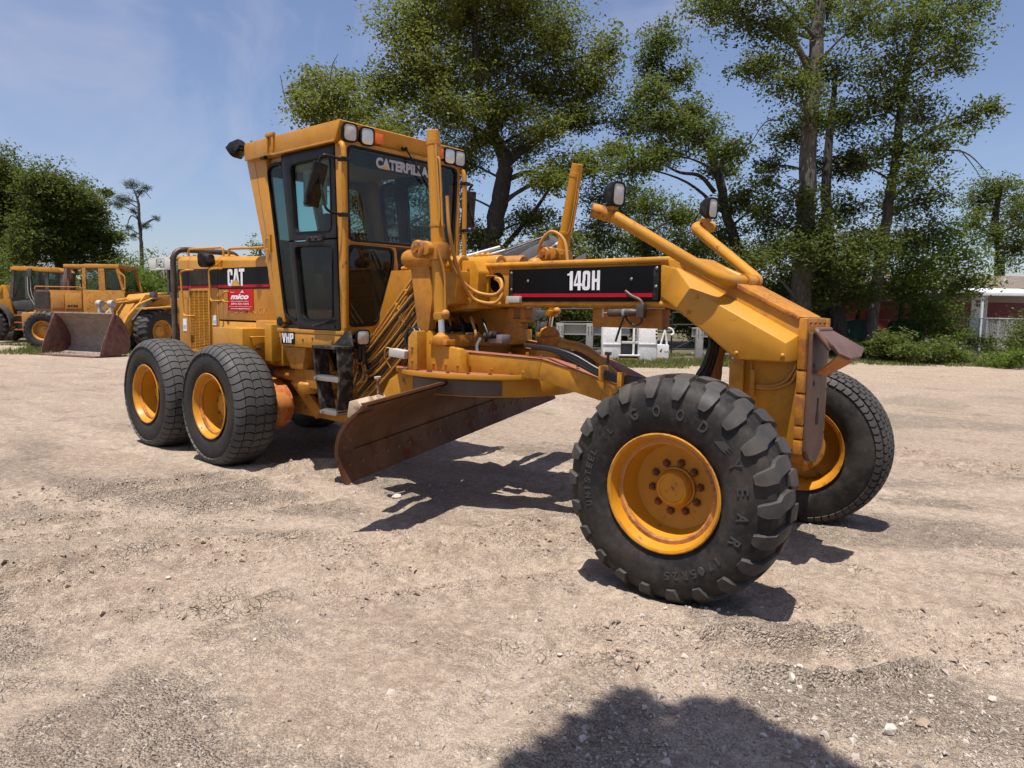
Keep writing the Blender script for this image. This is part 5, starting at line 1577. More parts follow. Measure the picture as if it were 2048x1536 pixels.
# black hoses along the arm to the nose
for k in range(3):
    dz = -.04 * k
    pts = [on_y(1050, 690, -.36), on_y(1105, 697 + 2 * k, -.38), on_y(1150, 712 + 6 * k, -.37), on_y(1195, 738 + 5 * k, -.34), on_y(1240, 754 + 5 * k, -.32), on_y(1300, 766 + 3 * k, -.28), (5.9, -.14, .90 + dz)]
    build('arm_hose', MB().tube(curve(pts, 7), .017, 9), M['hose_black'], DB, smooth=60)
for (u, v) in ((1204, 745), (1241, 758)):
    p = on_y(u, v, -.35)
    build('hose_bracket', MB().b(p.x - .02, p.x + .02, p.y - .02, p.y + .06, p.z - .06, p.z + .05), Y, DB, bevel=.005)
bs = on_y(1216, 718, -.10)
build('bolt_stud', MB().cyl(bs - Vector((0, 0, .10)), bs + Vector((0, 0, .04)), .012, 8).cyl(bs + Vector((0, 0, .03)), bs + Vector((0, 0, .055)), .028, 6), M['dark_steel'], DB)
tubs = MB()
lb = on_y(800, 707, -.80)
build('sensor_box', MB().box((lb.x, -.80, lb.z), (.17, .10, .07), (0, .1, .2)), M['grey_box'], DB, bevel=.006)
build('sensor_cable', MB().tube(curve([(lb.x - .06, -.82, lb.z + .03), (lb.x - .16, -.82, lb.z + .04), (lb.x - .20, -.80, lb.z - .04), (lb.x - .14, -.78, lb.z - .14)], 6), .008, 6), M['hose_yellow'], DB, smooth=60)
build('coil_hose', MB().tube([(3.30 + .09 * math.cos(t), -.72 + .01 * t, 1.40 + .12 * math.sin(t)) for t in [R_(20 * k) for k in range(30)]], .016, 8), M['hose_black'], DB, smooth=60)

# bolts on the covers, brackets and arms, grease nipples
hb1 = build('hex_bolt', MB().lathe([(0, .017), (.003, .017), (.003, .012), (.013, .012), (.014, .0005)], (0, 0, 0), (0, 0, 1), 6), M['nut'], DB, smooth=20)
hb1.location = (3.62, -.80, 1.163)
for a in range(-140, -30, 13):
    c = link_copy(hb1); c.location = (CC.x + .80 * math.cos(R_(a)), .80 * math.sin(R_(a)), 1.163)
for (x, y, z) in ((3.42, -.70, 1.165), (3.42, -.75, 1.165), (3.56, -.64, 1.355), (3.78, -.63, 1.362), (4.2, -.42, 1.33), (4.5, -.38, 1.32), (4.8, -.30, 1.25), (5.1, -.22, 1.16)):
    c = link_copy(hb1); c.location = (x, y, z)
hb2 = build('hex_bolt', MB().lathe([(0, .016), (.003, .016), (.003, .011), (.013, .011), (.014, .0005)], (0, 0, 0), (0, -1, 0), 6), YW, DB, smooth=20)
hb2.location = (3.40, -.781, 1.24)
for (x, y, z) in ((3.40, -.781, 1.36), (3.55, -.671, 1.22), (3.70, -.671, 1.22), (3.84, -.671, 1.22), (4.1, -.535, 1.20), (4.4, -.485, 1.19)):
    c = link_copy(hb2); c.location = (x, y, z)
for (x, z) in ((3.02, 2.0), (3.02, 1.84), (3.14, 2.0), (3.14, 1.84), (3.60, 1.78), (3.60, 2.04), (3.36, 1.74)):
    c = link_copy(hb2, SD); c.location = (x, -.306 if x > 3.27 else -.157, z)

# blade: moldboard swept along its length, in its own tilted frame
BN = Vector((3.80, -1.79, .41)); BF = Vector((3.03, 1.75, .69))
bu = (BF - BN).normalized()
bf = Vector((0, 0, 1)).cross(bu) * -1                     # forward, square to the blade
bf = bu.cross(Vector((0, 0, 1))).normalized()
bup = bf.cross(bu).normalized() * -1 if bf.cross(bu).z < 0 else bf.cross(bu).normalized()
BL = (BF - BN).length
BR = empty('blade', (0, 0, 0), 0, G)
top_a, top_b = .25, .585
prof = []
for k in range(15):
    t = k / 14
    a, b_ = top_a * t, top_b * t
    sg = .165 * 4 * t * (1 - t) * (1 + .25 * (0.5 - t))
    L_ = math.hypot(top_a, top_b)
    prof.append((a - sg * top_b / L_, b_ + sg * top_a / L_ * .7))
def bpt(l, a, b_): return BN + bu * l + bf * a + bup * b_
def sweep(prof2, l0, l1, n=24, off=0.0):
    mb = MB()
    m = len(prof2)
    vs, fs = [], []
    for j in range(n + 1):
        l = l0 + (l1 - l0) * j / n
        for (a, b_) in prof2: vs.append(bpt(l, a + off, b_))
    for j in range(n):
        for i in range(m):
            fs.append((j * m + i, j * m + (i + 1) % m, (j + 1) * m + (i + 1) % m, (j + 1) * m + i))
    fs += [tuple(range(m)), tuple(n * m + i for i in range(m - 1, -1, -1))]
    return mb.add(vs, fs)
body = prof[3:]
th = .024
build('moldboard', sweep(body + [(a - th, b_ + .004) for a, b_ in body[::-1]], 0, BL), M['blade'], BR, smooth=40)
edge = [(prof[0][0] + .012, prof[0][1] - .012), (prof[2][0] + .014, prof[2][1]), (prof[4][0] + .013, prof[4][1]), (prof[4][0] - .006, prof[4][1]), (prof[2][0] - .012, prof[2][1]), (prof[0][0] - .008, prof[0][1] - .012)]
build('cutting_edge', sweep(edge, .0, BL * .5 - .003), M['blade'], BR, smooth=25)
build('cutting_edge', sweep(edge, BL * .5 + .003, BL), M['blade'], BR, smooth=25)
bit = [(a + .012, b_) for a, b_ in prof[3:13]] + [(a - .002, b_) for a, b_ in prof[3:13][::-1]]
build('end_bit', sweep(bit, -.004, .17, 4), M['blade'], BR, smooth=25)
build('end_bit', sweep(bit, BL - .17, BL + .004, 4), M['blade'], BR, smooth=25)
bb = None
for k in range(24):
    l = .10 + k * (BL - .2) / 23
    a, b_ = prof[2]
    p = bpt(l, a + .014, b_ + .0)
    if bb is None:
        bb = build('edge_bolt', MB().lathe([(0, .016), (.005, .015), (.008, .009), (.008, .0005)], (0, 0, 0), bf, 10), M['nut'], BR)
        bb.location = p
    else:
        c = link_copy(bb); c.location = p
for (l, t) in ((.06, 5), (.06, 7), (.06, 9), (.12, 6)):
    c = link_copy(bb); c.location = bpt(l, prof[t][0] + .013, prof[t][1])
build('top_rib', sweep([(top_a - .03, top_b - .01), (top_a + .004, top_b + .012), (top_a + .0, top_b + .03), (top_a - .06, top_b + .02)], 0, BL), M['blade'], BR, smooth=30)
# slide rail behind the blade, peeling paint
build('slide_rail', sweep([(-.03, .38), (.03, .48), (-.02, .51), (-.08, .49), (-.09, .39)], .50, BL - .10, 6), YS, BR, bevel=.006)
build('rail_end', sweep([(.02, .45), (.085, .555), (.04, .60), (-.03, .58), (-.06, .46)], .13, .29, 3), M['rail_primer'], BR, bevel=.008)
build('rail_end', sweep([(.02, .45), (.08, .555), (.04, .595), (-.03, .575), (-.06, .46)], .30, .45, 3), M['rail_primer'], BR, bevel=.008)
build('rail_pin', MB().cyl(bpt(.40, .03, .60), bpt(.40, .03, .72), .010, 8).cyl(bpt(.40, .03, .715), bpt(.40, .03, .73), .026, 10), M['rail_primer'], BR)
build('slide_rail', sweep([(-.20, .14), (-.14, .22), (-.20, .26), (-.26, .22), (-.25, .15)], .60, BL - .10, 6), YS, BR, bevel=.006)
# blade arms coming down from the circle
for s in (-1, 1):
    c_ = []
    outer = [(3.95, 1.09), (3.60, 1.13), (3.35, 1.15), (3.14, 1.13), (3.00, 1.05), (2.90, .90), (2.87, .70), (2.90, .56)]
    inner = [(3.12, .56), (3.12, .72), (3.17, .84), (3.28, .94), (3.42, .985), (3.62, .99), (3.95, .985)]
    mb = MB().prism(outer + inner, 'y', s * .70, s * .60)
    build('blade_arm', mb, Y if s < 0 else YS, CR, bevel=.015)
    build('blade_arm_foot', MB().cyl((2.98 - .12 * (s > 0), s * .50, .62), (2.98 - .12 * (s > 0), s * .80, .62), .10, 18).b(3.05 - .30 * (s > 0), 3.30 - .30 * (s > 0), s * .65 - .07, s * .65 + .07, .62, .76), YW, CR, bevel=.006)
build('side_shift_cylinder', MB().cyl((3.18, -1.0, .78), (3.05, .6, .92), .045, 16), YS, BR)

# ---------------------------------------------------------------- nose and front axle
NS = empty('nose', (0, 0, 0), 0, G)
build('nose_frame', MB().prism([(5.50, 2.075), (5.62, 2.06), (6.47, 1.655), (6.49, .80), (6.06, .80), (6.06, 1.36), (5.56, 1.74)], 'y', -.20, .20), Y, NS, bevel=.012)
build('nose_top', MB().prism([(5.60, 2.085), (5.66, 2.085), (6.47, 1.672), (6.46, 1.650), (5.62, 2.055)], 'y', -.215, .215), YW, NS, bevel=.006)
oY = lambda u, v, y: on_y(u, v, y)
for s in (-1, 1):
    P = {'L0': oY(1321, 528.7, -.165), 'L1': oY(1321, 594, -.165), 'T0': oY(1353.7, 535.2, -.225), 'T1': oY(1594.8, 672, -.235), 'S0': oY(1381.4, 577.5, -.34), 'S1': oY(1572, 686.6, -.34),
         'B0': oY(1356, 619, -.34), 'B1': oY(1472.6, 719, -.34), 'B2': oY(1572, 725, -.34), 'BF': oY(1594.8, 721, -.235)}
    K = list(P)
    vs = [Vector((P[k].x, P[k].y * (-s), P[k].z)) for k in K]
    ix = {k: i for i, k in enumerate(K)}
    n = len(vs)
    vs += [Vector((v.x, -s * -.12, v.z)) for v in vs]
    fc = [('S0', 'S1', 'B2', 'B1', 'B0'), ('T0', 'T1', 'S1', 'S0'), ('L0', 'T0', 'S0', 'B0', 'L1'), ('S1', 'T1', 'BF', 'B2')]
    fs = [tuple(ix[k] for k in f) for f in fc]
    loop = ['L0', 'T0', 'T1', 'BF', 'B2', 'B1', 'B0', 'L1']
    for i in range(len(loop)):
        a, b_ = ix[loop[i]], ix[loop[(i + 1) % len(loop)]]
        fs.append((a, b_, n + b_, n + a))
    build('nose_cover', MB().add(vs, fs), YH, NS, bevel=.012, smooth=20)
for (u, v) in ((1393, 593), (1376, 624), (1473, 706), (1565, 711)):
    p = oY(u, v, -.343)
    build('cover_bolt', MB().lathe([(0, .015), (.006, .015), (.012, .009), (.026, .009), (.027, .0005)], p, (0, -1, 0), 8), Y, NS)
# split flange at the front, push plate and hinged tow tongue
zz = [1.665, 1.40, 1.36, 1.33, 1.08, 1.06, .96, .94, .86, .80]
for a, b_ in ((1.665, 1.335), (1.325, 1.185), (1.175, .975), (.965, .885), (.875, .78)):
    for s in (-1, 1):
        build('flange_segment', MB().b(6.475, 6.525, s * .185, s * .235, b_, a) if s > 0 else MB().b(6.475, 6.525, -.235, -.185, b_, a), YW, NS, bevel=.008)
build('head_plate', MB().b(6.475, 6.512, -.184, .184, .80, 1.668), YW, NS, bevel=.01)
tb = MB()
for k in range(4):
    tb.cyl((6.51, -.13 + k * .09, 1.635), (6.52, -.13 + k * .09, 1.635), .010, 8)
tag(build('weld_studs', tb, M['nut'], NS), kind='stuff')
pl = [(-.17, 1.57), (.15, 1.57), (.16, .95), (.14, .78), (.02, .70), (-.08, .72), (-.17, .80)]
build('push_plate', MB().prism(pl, 'x', 6.514, 6.545), M['purple_steel'], NS, bevel=.005)
build('plate_slot', MB().prism([(-.012, 1.14), (.012, 1.14), (.012, 1.05), (.028, 1.02), (.020, .96), (-.020, .96), (-.028, 1.02), (-.012, 1.05)], 'x', 6.544, 6.5475), M['decal_black'], NS, smooth=0)
for (y, z) in ((-.10, 1.24), (.10, 1.30), (-.11, 1.36)):
    build('plate_hole', MB().cyl((6.543, y, z), (6.548, y, z), .016, 12), M['decal_black'], NS)
TG = empty('tow_tongue', (0, 0, 0), 0, G)
hx, hz = 6.565, 1.585
build('hinge_bar', MB().tube(fillet([(hx + .10, -.185, 1.47), (hx, -.185, hz + .005), (hx, .10, hz + .005)], .03), .019, 10), M['purple_steel'], TG, smooth=60)
A_, B_ = Vector((hx, -.16, hz)), Vector((hx, .11, hz))
top = [A_, on_y(1664, 692, -.21), on_y(1676, 709, -.20), on_y(1699, 719, -.10), on_y(1721, 714, .06), on_y(1727, 698, .14), B_]
nv = (top[3] - top[0]).cross(top[5] - top[0]).normalized()
if nv.z < 0: nv.negate()
build('tongue_plate', MB().hull2([p + nv * .010 for p in top], [p - nv * .012 for p in top]), M['purple_steel'], TG, bevel=.003, smooth=20)
c0_, c1_ = (A_ * .45 + B_ * .55) * .55 + top[4] * .45, (A_ * .45 + B_ * .55) * .18 + top[4] * .82
sd = (c1_ - c0_).normalized(); sw_ = nv.cross(sd)
build('tongue_slot', MB().hull2([c0_ + sw_ * .006 + nv * .0115, c0_ - sw_ * .006 + nv * .0115, c1_ - sw_ * .016 + nv * .0115, c1_ + sw_ * .016 + nv * .0115], [c0_ + sw_ * .006 + nv * .008, c0_ - sw_ * .006 + nv * .008, c1_ - sw_ * .016 + nv * .008, c1_ + sw_ * .016 + nv * .008]), M['decal_black'], TG, smooth=0)
e0, e1, e2, e3 = on_y(1676, 710, -.19), on_y(1706, 720, -.02), Vector((6.575, .06, 1.30)), Vector((6.575, -.14, 1.325))
build('tongue_brace', MB().hull2([e0, e1, e2, e3], [e0 + Vector((0, 0, -.016)), e1 + Vector((0, 0, -.016)), e2 + Vector((0, 0, -.016)), e3 + Vector((0, 0, -.016))]), M['rust_orange'], TG, bevel=.003)
# bolster down to the axle, lines on its side
for s in (-1, 1):
    build('bolster', MB().prism([(6.02, 1.38), (6.12, 1.38), (6.12, .86), (6.02, .90)], 'y', s * .235, s * .203), Y, NS, bevel=.006)
for pts in ([(1503, 725), (1503, 772), (1506, 776)], [(1512, 770), (1540, 773), (1570, 762), (1588, 738), (1594, 724)], [(1512, 775), (1545, 777), (1580, 765), (1595, 740)]):
    build('brake_line', MB().tube(curve([on_y(u, v, -.215) for u, v in pts], 6), .009, 7), M['hose_yellow'], NS, smooth=60)
build('line_fitting', MB().b(*(lambda p: (p.x - .015, p.x + .015, -.235, -.20, p.z - .09, p.z + .09))(on_y(1506, 765, -.215))), Y, NS, bevel=.004)
AX = empty('front_axle', (0, 0, 0), 0, G)
build('axle_beam', MB().prism([(-.86, .56), (-.30, .62), (.30, .62), (.86, .56), (.88, .74), (.32, .92), (-.32, .92), (-.88, .74)], 'x', 6.02, 6.24), YS, AX, bevel=.015)
build('axle_pivot', MB().cyl((5.92, 0, .80), (6.50, 0, .80), .12, 22), YS, AX)
build('lean_bar', MB().beam((6.20, -.80, .95), (6.20, .80, .95), .06, .07), YS, AX, bevel=.008)
for s in (-1, 1):
    build('knuckle', MB().prism([(s * .82, .45), (s * .98, .45), (s * 1.0, .95), (s * .86, .99)], 'x', 6.05, 6.20).cyl((6.12, s * .84, .64), (6.12, s * 1.04, .64), .12, 22).cyl((6.12, s * .95, .64), (6.12, s * 1.0, .64), .20, 26), YS, AX, bevel=.008)
build('tie_rod', MB().tube([(5.86, -.85, .70), (5.86, .85, .70)], .028, 10), YS, AX)
for k in range(5):
    ph = [on_y(1418 + k * 9, 655 + k * 4, -.12 + .05 * k), on_y(1421 + k * 7, 690, -.14 + .05 * k), on_y(1408 + k * 8, 730, -.16 + .05 * k), on_y(1392 + k * 11, 762, -.20 + .05 * k), (5.75 + .03 * k, -.25, .92)]
    build('nose_hose', MB().tube(curve(ph, 6), .019, 9), M['hose_black'] if k < 3 else M['hose_yellow'], NS, smooth=60)
# lamp bar bent over the nose
LB = empty('lamp_bar', (0, 0, 0), 0, G)
bn, bfar = on_x(1447, 562, 6.0), on_x(1520, 564, 6.0)
tN, tF = on_y(1213, 428, -.60), on_y(1385, 452, .60)
pth = [tN + Vector((-.02, .16, .0)), tN, Vector((bn.x, bn.y, bn.z)), Vector((bfar.x, bfar.y, bfar.z)), tF, tF + Vector((.01, .16, 0))]
pth[0] = tN + Vector((-.10, -.04, .02)); pth[-1] = tF + Vector((.10, .17, .0))
build('bent_tube', MB().tube(fillet([tN + Vector((.06, .0, -.02))] + pth[2:4] + [tF, pth[-1]], .10, 7), .043, 16, cap=False), Y, LB, smooth=60)
build('tube_end', MB().lathe([(-.11, .050), (.06, .050), (.06, .040), (-.105, .040)], tN + Vector((.0, 0, .0)), (.75, .55, -.25), 20, closed=True), YW, LB, smooth=40)
build('tube_bore', MB().lathe([(-.06, .040), (-.06, .001)], tN, (.75, .55, -.25), 16), M['decal_black'], LB)
for (u, v) in ((1487, 560), (1508, 562)):
    p = on_x(u, v, 6.0)
    build('tube_clamp', MB().lathe([(-.012, .045), (-.012, .054), (.012, .054), (.012, .045)], (6.0, p.y, bn.z + (bfar.z - bn.z) * .5), (0, 1, 0), 20, closed=True).b(6.02, 6.10, p.y - .02, p.y + .02, bn.z - .09, bn.z - .04), YW, LB, bevel=.003)
for (u, v, yy, up) in ((1230, 389, -.60, 0), (1419, 417, .62, 0)):
    p = on_y(u, v, yy)
    work_lamp('head_lamp', p + Vector((.03, 0, 0)), (.95, -.12, -.06), .130, .165, .10, G, M['lens_frost'])
    build('lamp_foot', MB().cyl(p + Vector((-.03, 0, -.08)), p + Vector((-.03, 0, -.17)), .026, 10).b(p.x - .07, p.x + .01, p.y - .03, p.y + .03, p.z - .105, p.z - .08), YW, LB, bevel=.004)
    build('lamp_wire', MB().tube(curve([p + Vector((-.10, 0, -.04)), p + Vector((-.15, .02, -.12)), p + Vector((-.14, .02, -.20)), p + Vector((-.06, .02, -.20))], 6), .006, 5), M['rubber'], LB, smooth=60)
# tray under the beam with far-side bracketry
a_, c__ = on_y(1185, 652, -.10), on_y(1325, 608, -.10)
build('beam_tray', MB().b(a_.x, c__.x, -.10, -.085, a_.z, 1.715).b(c__.x - .18, c__.x, -.084, .02, a_.z + .004, 1.715).b(a_.x, c__.x, -.098, .0, a_.z - .006, a_.z + .004), YS, FB, bevel=.004)
tb2 = on_y(1042, 615, .0)
build('link_bracket', MB().b(tb2.x - .10, tb2.x - .04, -.06, .06, 1.61, 1.71).b(tb2.x + .05, tb2.x + .09, -.06, .06, 1.61, 1.71).b(tb2.x - .10, tb2.x + .12, -.05, .05, 1.585, 1.615).cyl((tb2.x + .02, -.05, 1.56), (tb2.x + .02, .05, 1.56), .03, 12), YS, FB, bevel=.006)

# ---- grease gun hanging in front of the tray
GG = tag(empty('grease_gun', (0, 0, 0), 0), 'black grease gun hung by its hose under the name panel', 'grease gun')
g1, g2 = on_y(1217, 626, -.20), on_y(1282, 624, -.20)
build('barrel', MB().lathe([(0, .001), (0, .022), (.01, .030), (g2.x - g1.x - .07, .030), (g2.x - g1.x - .06, .024), (g2.x - g1.x, .022), (g2.x - g1.x, .001)], (g1.x, -.20, g1.z), (1, 0, (g2.z - g1.z) / (g2.x - g1.x)), 18), M['dark_steel'], GG, smooth=40)
build('plunger_handle', MB().tube([(g1.x, -.20, g1.z), (g1.x - .05, -.20, g1.z)], .006, 6).tube([(g1.x - .05, -.20, g1.z - .03), (g1.x - .05, -.20, g1.z + .03)], .007, 6), M['steel'], GG)
build('pump_head', MB().b(g2.x - .03, g2.x + .035, -.225, -.175, g2.z - .045, g2.z + .06), M['dark_steel'], GG, bevel=.008)
build('lever', MB().tube(curve([on_y(1287, 612, -.20), on_y(1280, 600, -.20), on_y(1264, 592, -.20), on_y(1251, 582, -.20)], 5), .012, 8), M['rub_steel'], GG, smooth=60)
build('grip_collar', MB().lathe([(-.012, .034), (.012, .034), (.012, .028), (-.012, .028)], on_y(1250, 626, -.20), (1, 0, 0), 16, closed=True), M['steel'], GG)
build('hose', MB().tube(curve([on_y(1284, 632, -.20), on_y(1282, 645, -.20), on_y(1270, 651, -.20), on_y(1256, 642, -.20), on_y(1251, 632, -.20)], 6), .008, 7).tube(curve([on_y(1248, 632, -.22), on_y(1240, 655, -.22), on_y(1231, 683, -.22)], 6), .009, 7), M['hose_black'], GG, smooth=60)
# ================================================================ trees and shrubs
def leaf_mat(name, a, b, trans=.42):
    m, t, p = new_mat(name)
    g = t.nodes.new('ShaderNodeNewGeometry')
    c = mixc(t, g.outputs['Random Per Island'], a, b)
    c = mixc(t, ramp(t, noise(t, .8, 3, .6, objvec(t)), .35, .7, 0, .45), c, tuple(k * .72 for k in a))
    t.links.new(c, p.inputs['Base Color'])
    p.inputs['Roughness'].default_value = .48
    p.inputs['Specular IOR Level'].default_value = .15
    tl = nd(t, 'ShaderNodeBsdfTranslucent')
    t.links.new(mixc(t, .5, c, (.22, .28, .03)), tl.inputs['Color'])
    mx = nd(t, 'ShaderNodeMixShader')
    mx.inputs[0].default_value = trans
    t.links.new(p.outputs[0], mx.inputs[1]); t.links.new(tl.outputs[0], mx.inputs[2])
    t.links.new(mx.outputs[0], t.nodes['Material Output'].inputs['Surface'])
    return m
def bark_mat(name, a, b):
    m, t, p = new_mat(name)
    vec = objvec(t, (6, 6, 1.2))
    n1 = noise(t, 2.0, 7, .68, vec)
    t.links.new(mixc(t, ramp(t, n1, .35, .68), a, b), p.inputs['Base Color'])
    p.inputs['Roughness'].default_value = .95
    bump(t, p, n1, .9, .05)
    return m
LEAF = {'oak': leaf_mat('oak_leaf', (.095, .108, .022), (.195, .200, .046)), 'dark': leaf_mat('dark_leaf', (.048, .064, .018), (.112, .130, .034)), 'mid': leaf_mat('mid_leaf', (.062, .086, .022), (.140, .162, .040)),
        'bright': leaf_mat('bright_leaf', (.070, .125, .020), (.150, .200, .038), .45), 'pine': leaf_mat('pine_needle', (.030, .048, .022), (.060, .078, .032), .15), 'grass': leaf_mat('grass_blade', (.090, .115, .032), (.19, .19, .075), .3)}
BARK = {'grey': bark_mat('grey_bark', (.040, .034, .029), (.125, .108, .092)), 'dark': bark_mat('dark_bark', (.020, .016, .014), (.060, .050, .043)), 'pale': bark_mat('pale_bark', (.07, .06, .05), (.20, .18, .155))}

def leaf_cloud(P, L, wr=.5, up=.35, r=None):
    r = r or rng
    n = len(P)
    d = r.normal(size=(n, 3)); d[:, 2] = d[:, 2] * .55 - .25
    d /= np.linalg.norm(d, axis=1, keepdims=True)
    nn = r.normal(size=(n, 3)) * .8; nn[:, 2] += up * 3
    s = np.cross(d, nn); s /= np.linalg.norm(s, axis=1, keepdims=True) + 1e-9
    ln = (L * .90 * r.uniform(.65, 1.35, n))[:, None]
    a = P; c = P + d * ln
    mid = P + d * ln * .5
    b, e = mid + s * ln * wr * .5, mid - s * ln * wr * .5
    return np.stack([a, b, c, e], 1).reshape(-1, 3)

def clump_points(c, rad, n, r, tuft=.30, per=22, feather=1.45):
    """leaf positions grouped in tufts spread through an ellipsoid, thicker towards its shell"""
    k = max(3, n // per)
    d = r.normal(size=(k, 3)); d /= np.linalg.norm(d, axis=1, keepdims=True)
    q = d * (r.random(k) ** .45)[:, None] * np.array(rad) * (1 + .32 * r.normal(size=(k, 1)))
    # feathery sprigs reaching past the rim
    ns = max(2, k // 6)
    sd = r.normal(size=(ns, 3)); sd /= np.linalg.norm(sd, axis=1, keepdims=True)
    sl = r.uniform(.92, feather, (ns, 1))
    sp_ = np.concatenate([sd * np.array(rad) * sl * f for f in (.72, .82, .92, 1.0)])
    q = np.repeat(q, per, 0)
    sp_ = np.repeat(sp_, max(4, per // 4), 0)
    sp_ = sp_ + r.normal(size=sp_.shape) * tuft * .38
    q = q + r.normal(size=q.shape) * tuft * np.array([1, 1, .45])
    q = np.concatenate([q, sp_])
    return q + np.array(c), d * np.array(rad) * .8 + np.array(c)

def plant(name, label, cat, base, trunk, clumps, leaf, bark, leafL=.15, dens=1.0, group=None, seed=1, wr=.5, tuft=.30, twigs=4, depth_ratio=.85, extra_limbs=()):
    """trunk: [(Vector, radius)...]; clumps: [(Vector, rx, rz)...] in world metres"""
    r = np.random.default_rng(seed)
    rr = random.Random(seed)
    root = empty(name, base)
    tag(root, label, cat, group)
    b0 = V3(base)
    tp = [p - b0 for p, _ in trunk]; tr = [q for _, q in trunk]
    if tp:
        pts = curve(tp, 5); rad = []
        for i in range(len(tr) - 1):
            rad += [tr[i] + (tr[i + 1] - tr[i]) * j / 5 for j in range(5)]
        rad.append(tr[-1])
        pts = [p + Vector((rr.uniform(-1, 1), rr.uniform(-1, 1), 0)) * rad[i] * .16 for i, p in enumerate(pts)]
        build('trunk', MB().tube(pts, rad, 12), BARK[bark], root, smooth=70, fix=False)
    lim = MB()
    P = []
    for (c, rx, rz) in clumps:
        c = V3(c) - b0
        n = int(dens * 1900 * rx * (rx * .5 + rz * .5) + 90)
        q, tips = clump_points(c, (rx, rx * depth_ratio, rz), n, r, min(tuft, rx * .35), feather=1.45 if tuft > .1 else 1.1)
        P.append(q)
        if tp:
            best, bd = None, 1e9
            for i, s in enumerate(pts):
                hd = math.hypot(s.x - c.x, s.y - c.y)
                dz = c.z - s.z
                cost = (s - c).length + 1.6 * max(0, .35 * hd - dz)
                if cost < bd: bd, best = cost, i
            s = pts[best]
            r0 = min(rad[best] * .5, .03 + .012 * (s - c).length)
            m = s.lerp(c, .5) + Vector((rr.uniform(-.2, .2), rr.uniform(-.2, .2), rr.uniform(.0, .35))) * (s - c).length * .22
            cc = curve([s, m, c], 5)
            lim.tube(cc, [r0 + (.018 - r0) * k / (len(cc) - 1) for k in range(len(cc))], 6)
        for k in range(twigs):
            t = V3(tips[rr.randrange(len(tips))])
            lim.tube([c, c.lerp(t, .5) + Vector((0, 0, rr.uniform(-.1, .2))), t], [.022, .014, .005], 4)
    for el_ in extra_limbs:
        e = [(p - b0) for p, _ in el_]
        cc = curve(e, 5); rd = []
        for i in range(len(el_) - 1): rd += [el_[i][1] + (el_[i + 1][1] - el_[i][1]) * j / 5 for j in range(5)]
        rd.append(el_[-1][1])
        lim.tube(cc, rd, 8)
    if lim.v: build('branches', lim, BARK[bark], root, smooth=70, fix=False)
    P = np.concatenate(P)
    co = leaf_cloud(P, leafL, wr, r=r)
    me = np_mesh('crown', co, np.arange(len(co), dtype=np.int32), 4, LEAF[leaf], smooth=False)
    o = bpy.data.objects.new('crown', me); COL.objects.link(o); o.parent = root
    return root

def pxclumps(lst, depth, seed=0, spread=.10):
    r = random.Random(seed)
    out = []
    for (u, v, rx, ry) in lst:
        k = depth / F
        out.append((px(u, v, depth + r.uniform(-1, 1) * spread * 28), rx * k * .95, ry * k * .95))
    return out
def pxtrunk(lst, depth): return [(px(u, v, depth), r * depth / F) for u, v, r in lst]
def foot(u, depth):
    p = px(u, 640, depth); p.z = 0.0
    return p
def tree(name, label, base_u, depth, trunk, clumps, leaf, bark, seed, **k):
    b = foot(base_u, depth)
    tr = [(b + Vector((0, 0, -.2)), trunk[0][2] * 1.35 * depth / F)] + pxtrunk(trunk, depth)
    return plant(name, label, 'tree', b, tr, pxclumps(clumps, depth, seed), leaf, bark, seed=seed, **k)

TG_ = 'trees behind the yard'
tree('oak_tree', 'large full-crowned oak rising right behind the cab roof', 968, 36, [(975, 520, 19), (990, 450, 18), (1003, 380, 17), (1010, 330, 15), (985, 260, 11), (960, 180, 9), (950, 80, 6), (955, 0, 3)],
     [(830, 60, 85, 75), (930, 30, 105, 85), (1040, 20, 95, 85), (1110, 90, 80, 75), (860, 150, 105, 60), (980, 130, 95, 75), (1090, 180, 90, 60), (1180, 165, 65, 60), (1215, 105, 40, 45), (775, 185, 60, 45), (900, 225, 70, 40), (1000, 225, 75, 45), (1150, 235, 65, 32), (960, -70, 130, 70), (1060, -80, 100, 60), (860, -40, 70, 60),
      (1160, 330, 70, 30), (1095, 360, 55, 26), (930, 325, 55, 32), (895, 385, 40, 36), (1065, 440, 60, 36), (955, 475, 55, 36), (1120, 490, 55, 36), (880, 460, 36, 46), (1010, 520, 70, 36), (1225, 300, 30, 22), (1040, 300, 50, 30), (960, 280, 45, 30), (1090, 260, 50, 28)], 'oak', 'dark', 21, leafL=.185, dens=.85, group=TG_,
     extra_limbs=[pxtrunk([(1008, 335, 9), (1040, 305, 7), (1085, 275, 5.5), (1140, 255, 4), (1200, 245, 2)], 36), pxtrunk([(1012, 360, 6), (1060, 345, 5), (1110, 360, 3), (1160, 380, 2)], 36), pxtrunk([(970, 540, 6), (1020, 480, 5), (1070, 420, 4), (1110, 360, 2)], 37.5)])
tree('young_oak', 'smaller sparse oak showing above the cab roof, left of the large oak', 700, 31, [(690, 420, 9), (670, 300, 7), (650, 210, 4), (640, 150, 2)],
     [(625, 165, 45, 40), (672, 195, 55, 45), (605, 212, 36, 26), (722, 232, 55, 36), (650, 238, 55, 22), (760, 270, 50, 40), (700, 165, 30, 30), (590, 190, 16, 16), (800, 260, 50, 50)], 'oak', 'dark', 22, leafL=.17, dens=.85, group=TG_,
     extra_limbs=[pxtrunk([(615, 230, 2), (575, 205, 1.4), (560, 150, .6)], 31), pxtrunk([(660, 160, 1.5), (665, 130, 1), (676, 108, .5)], 31)])
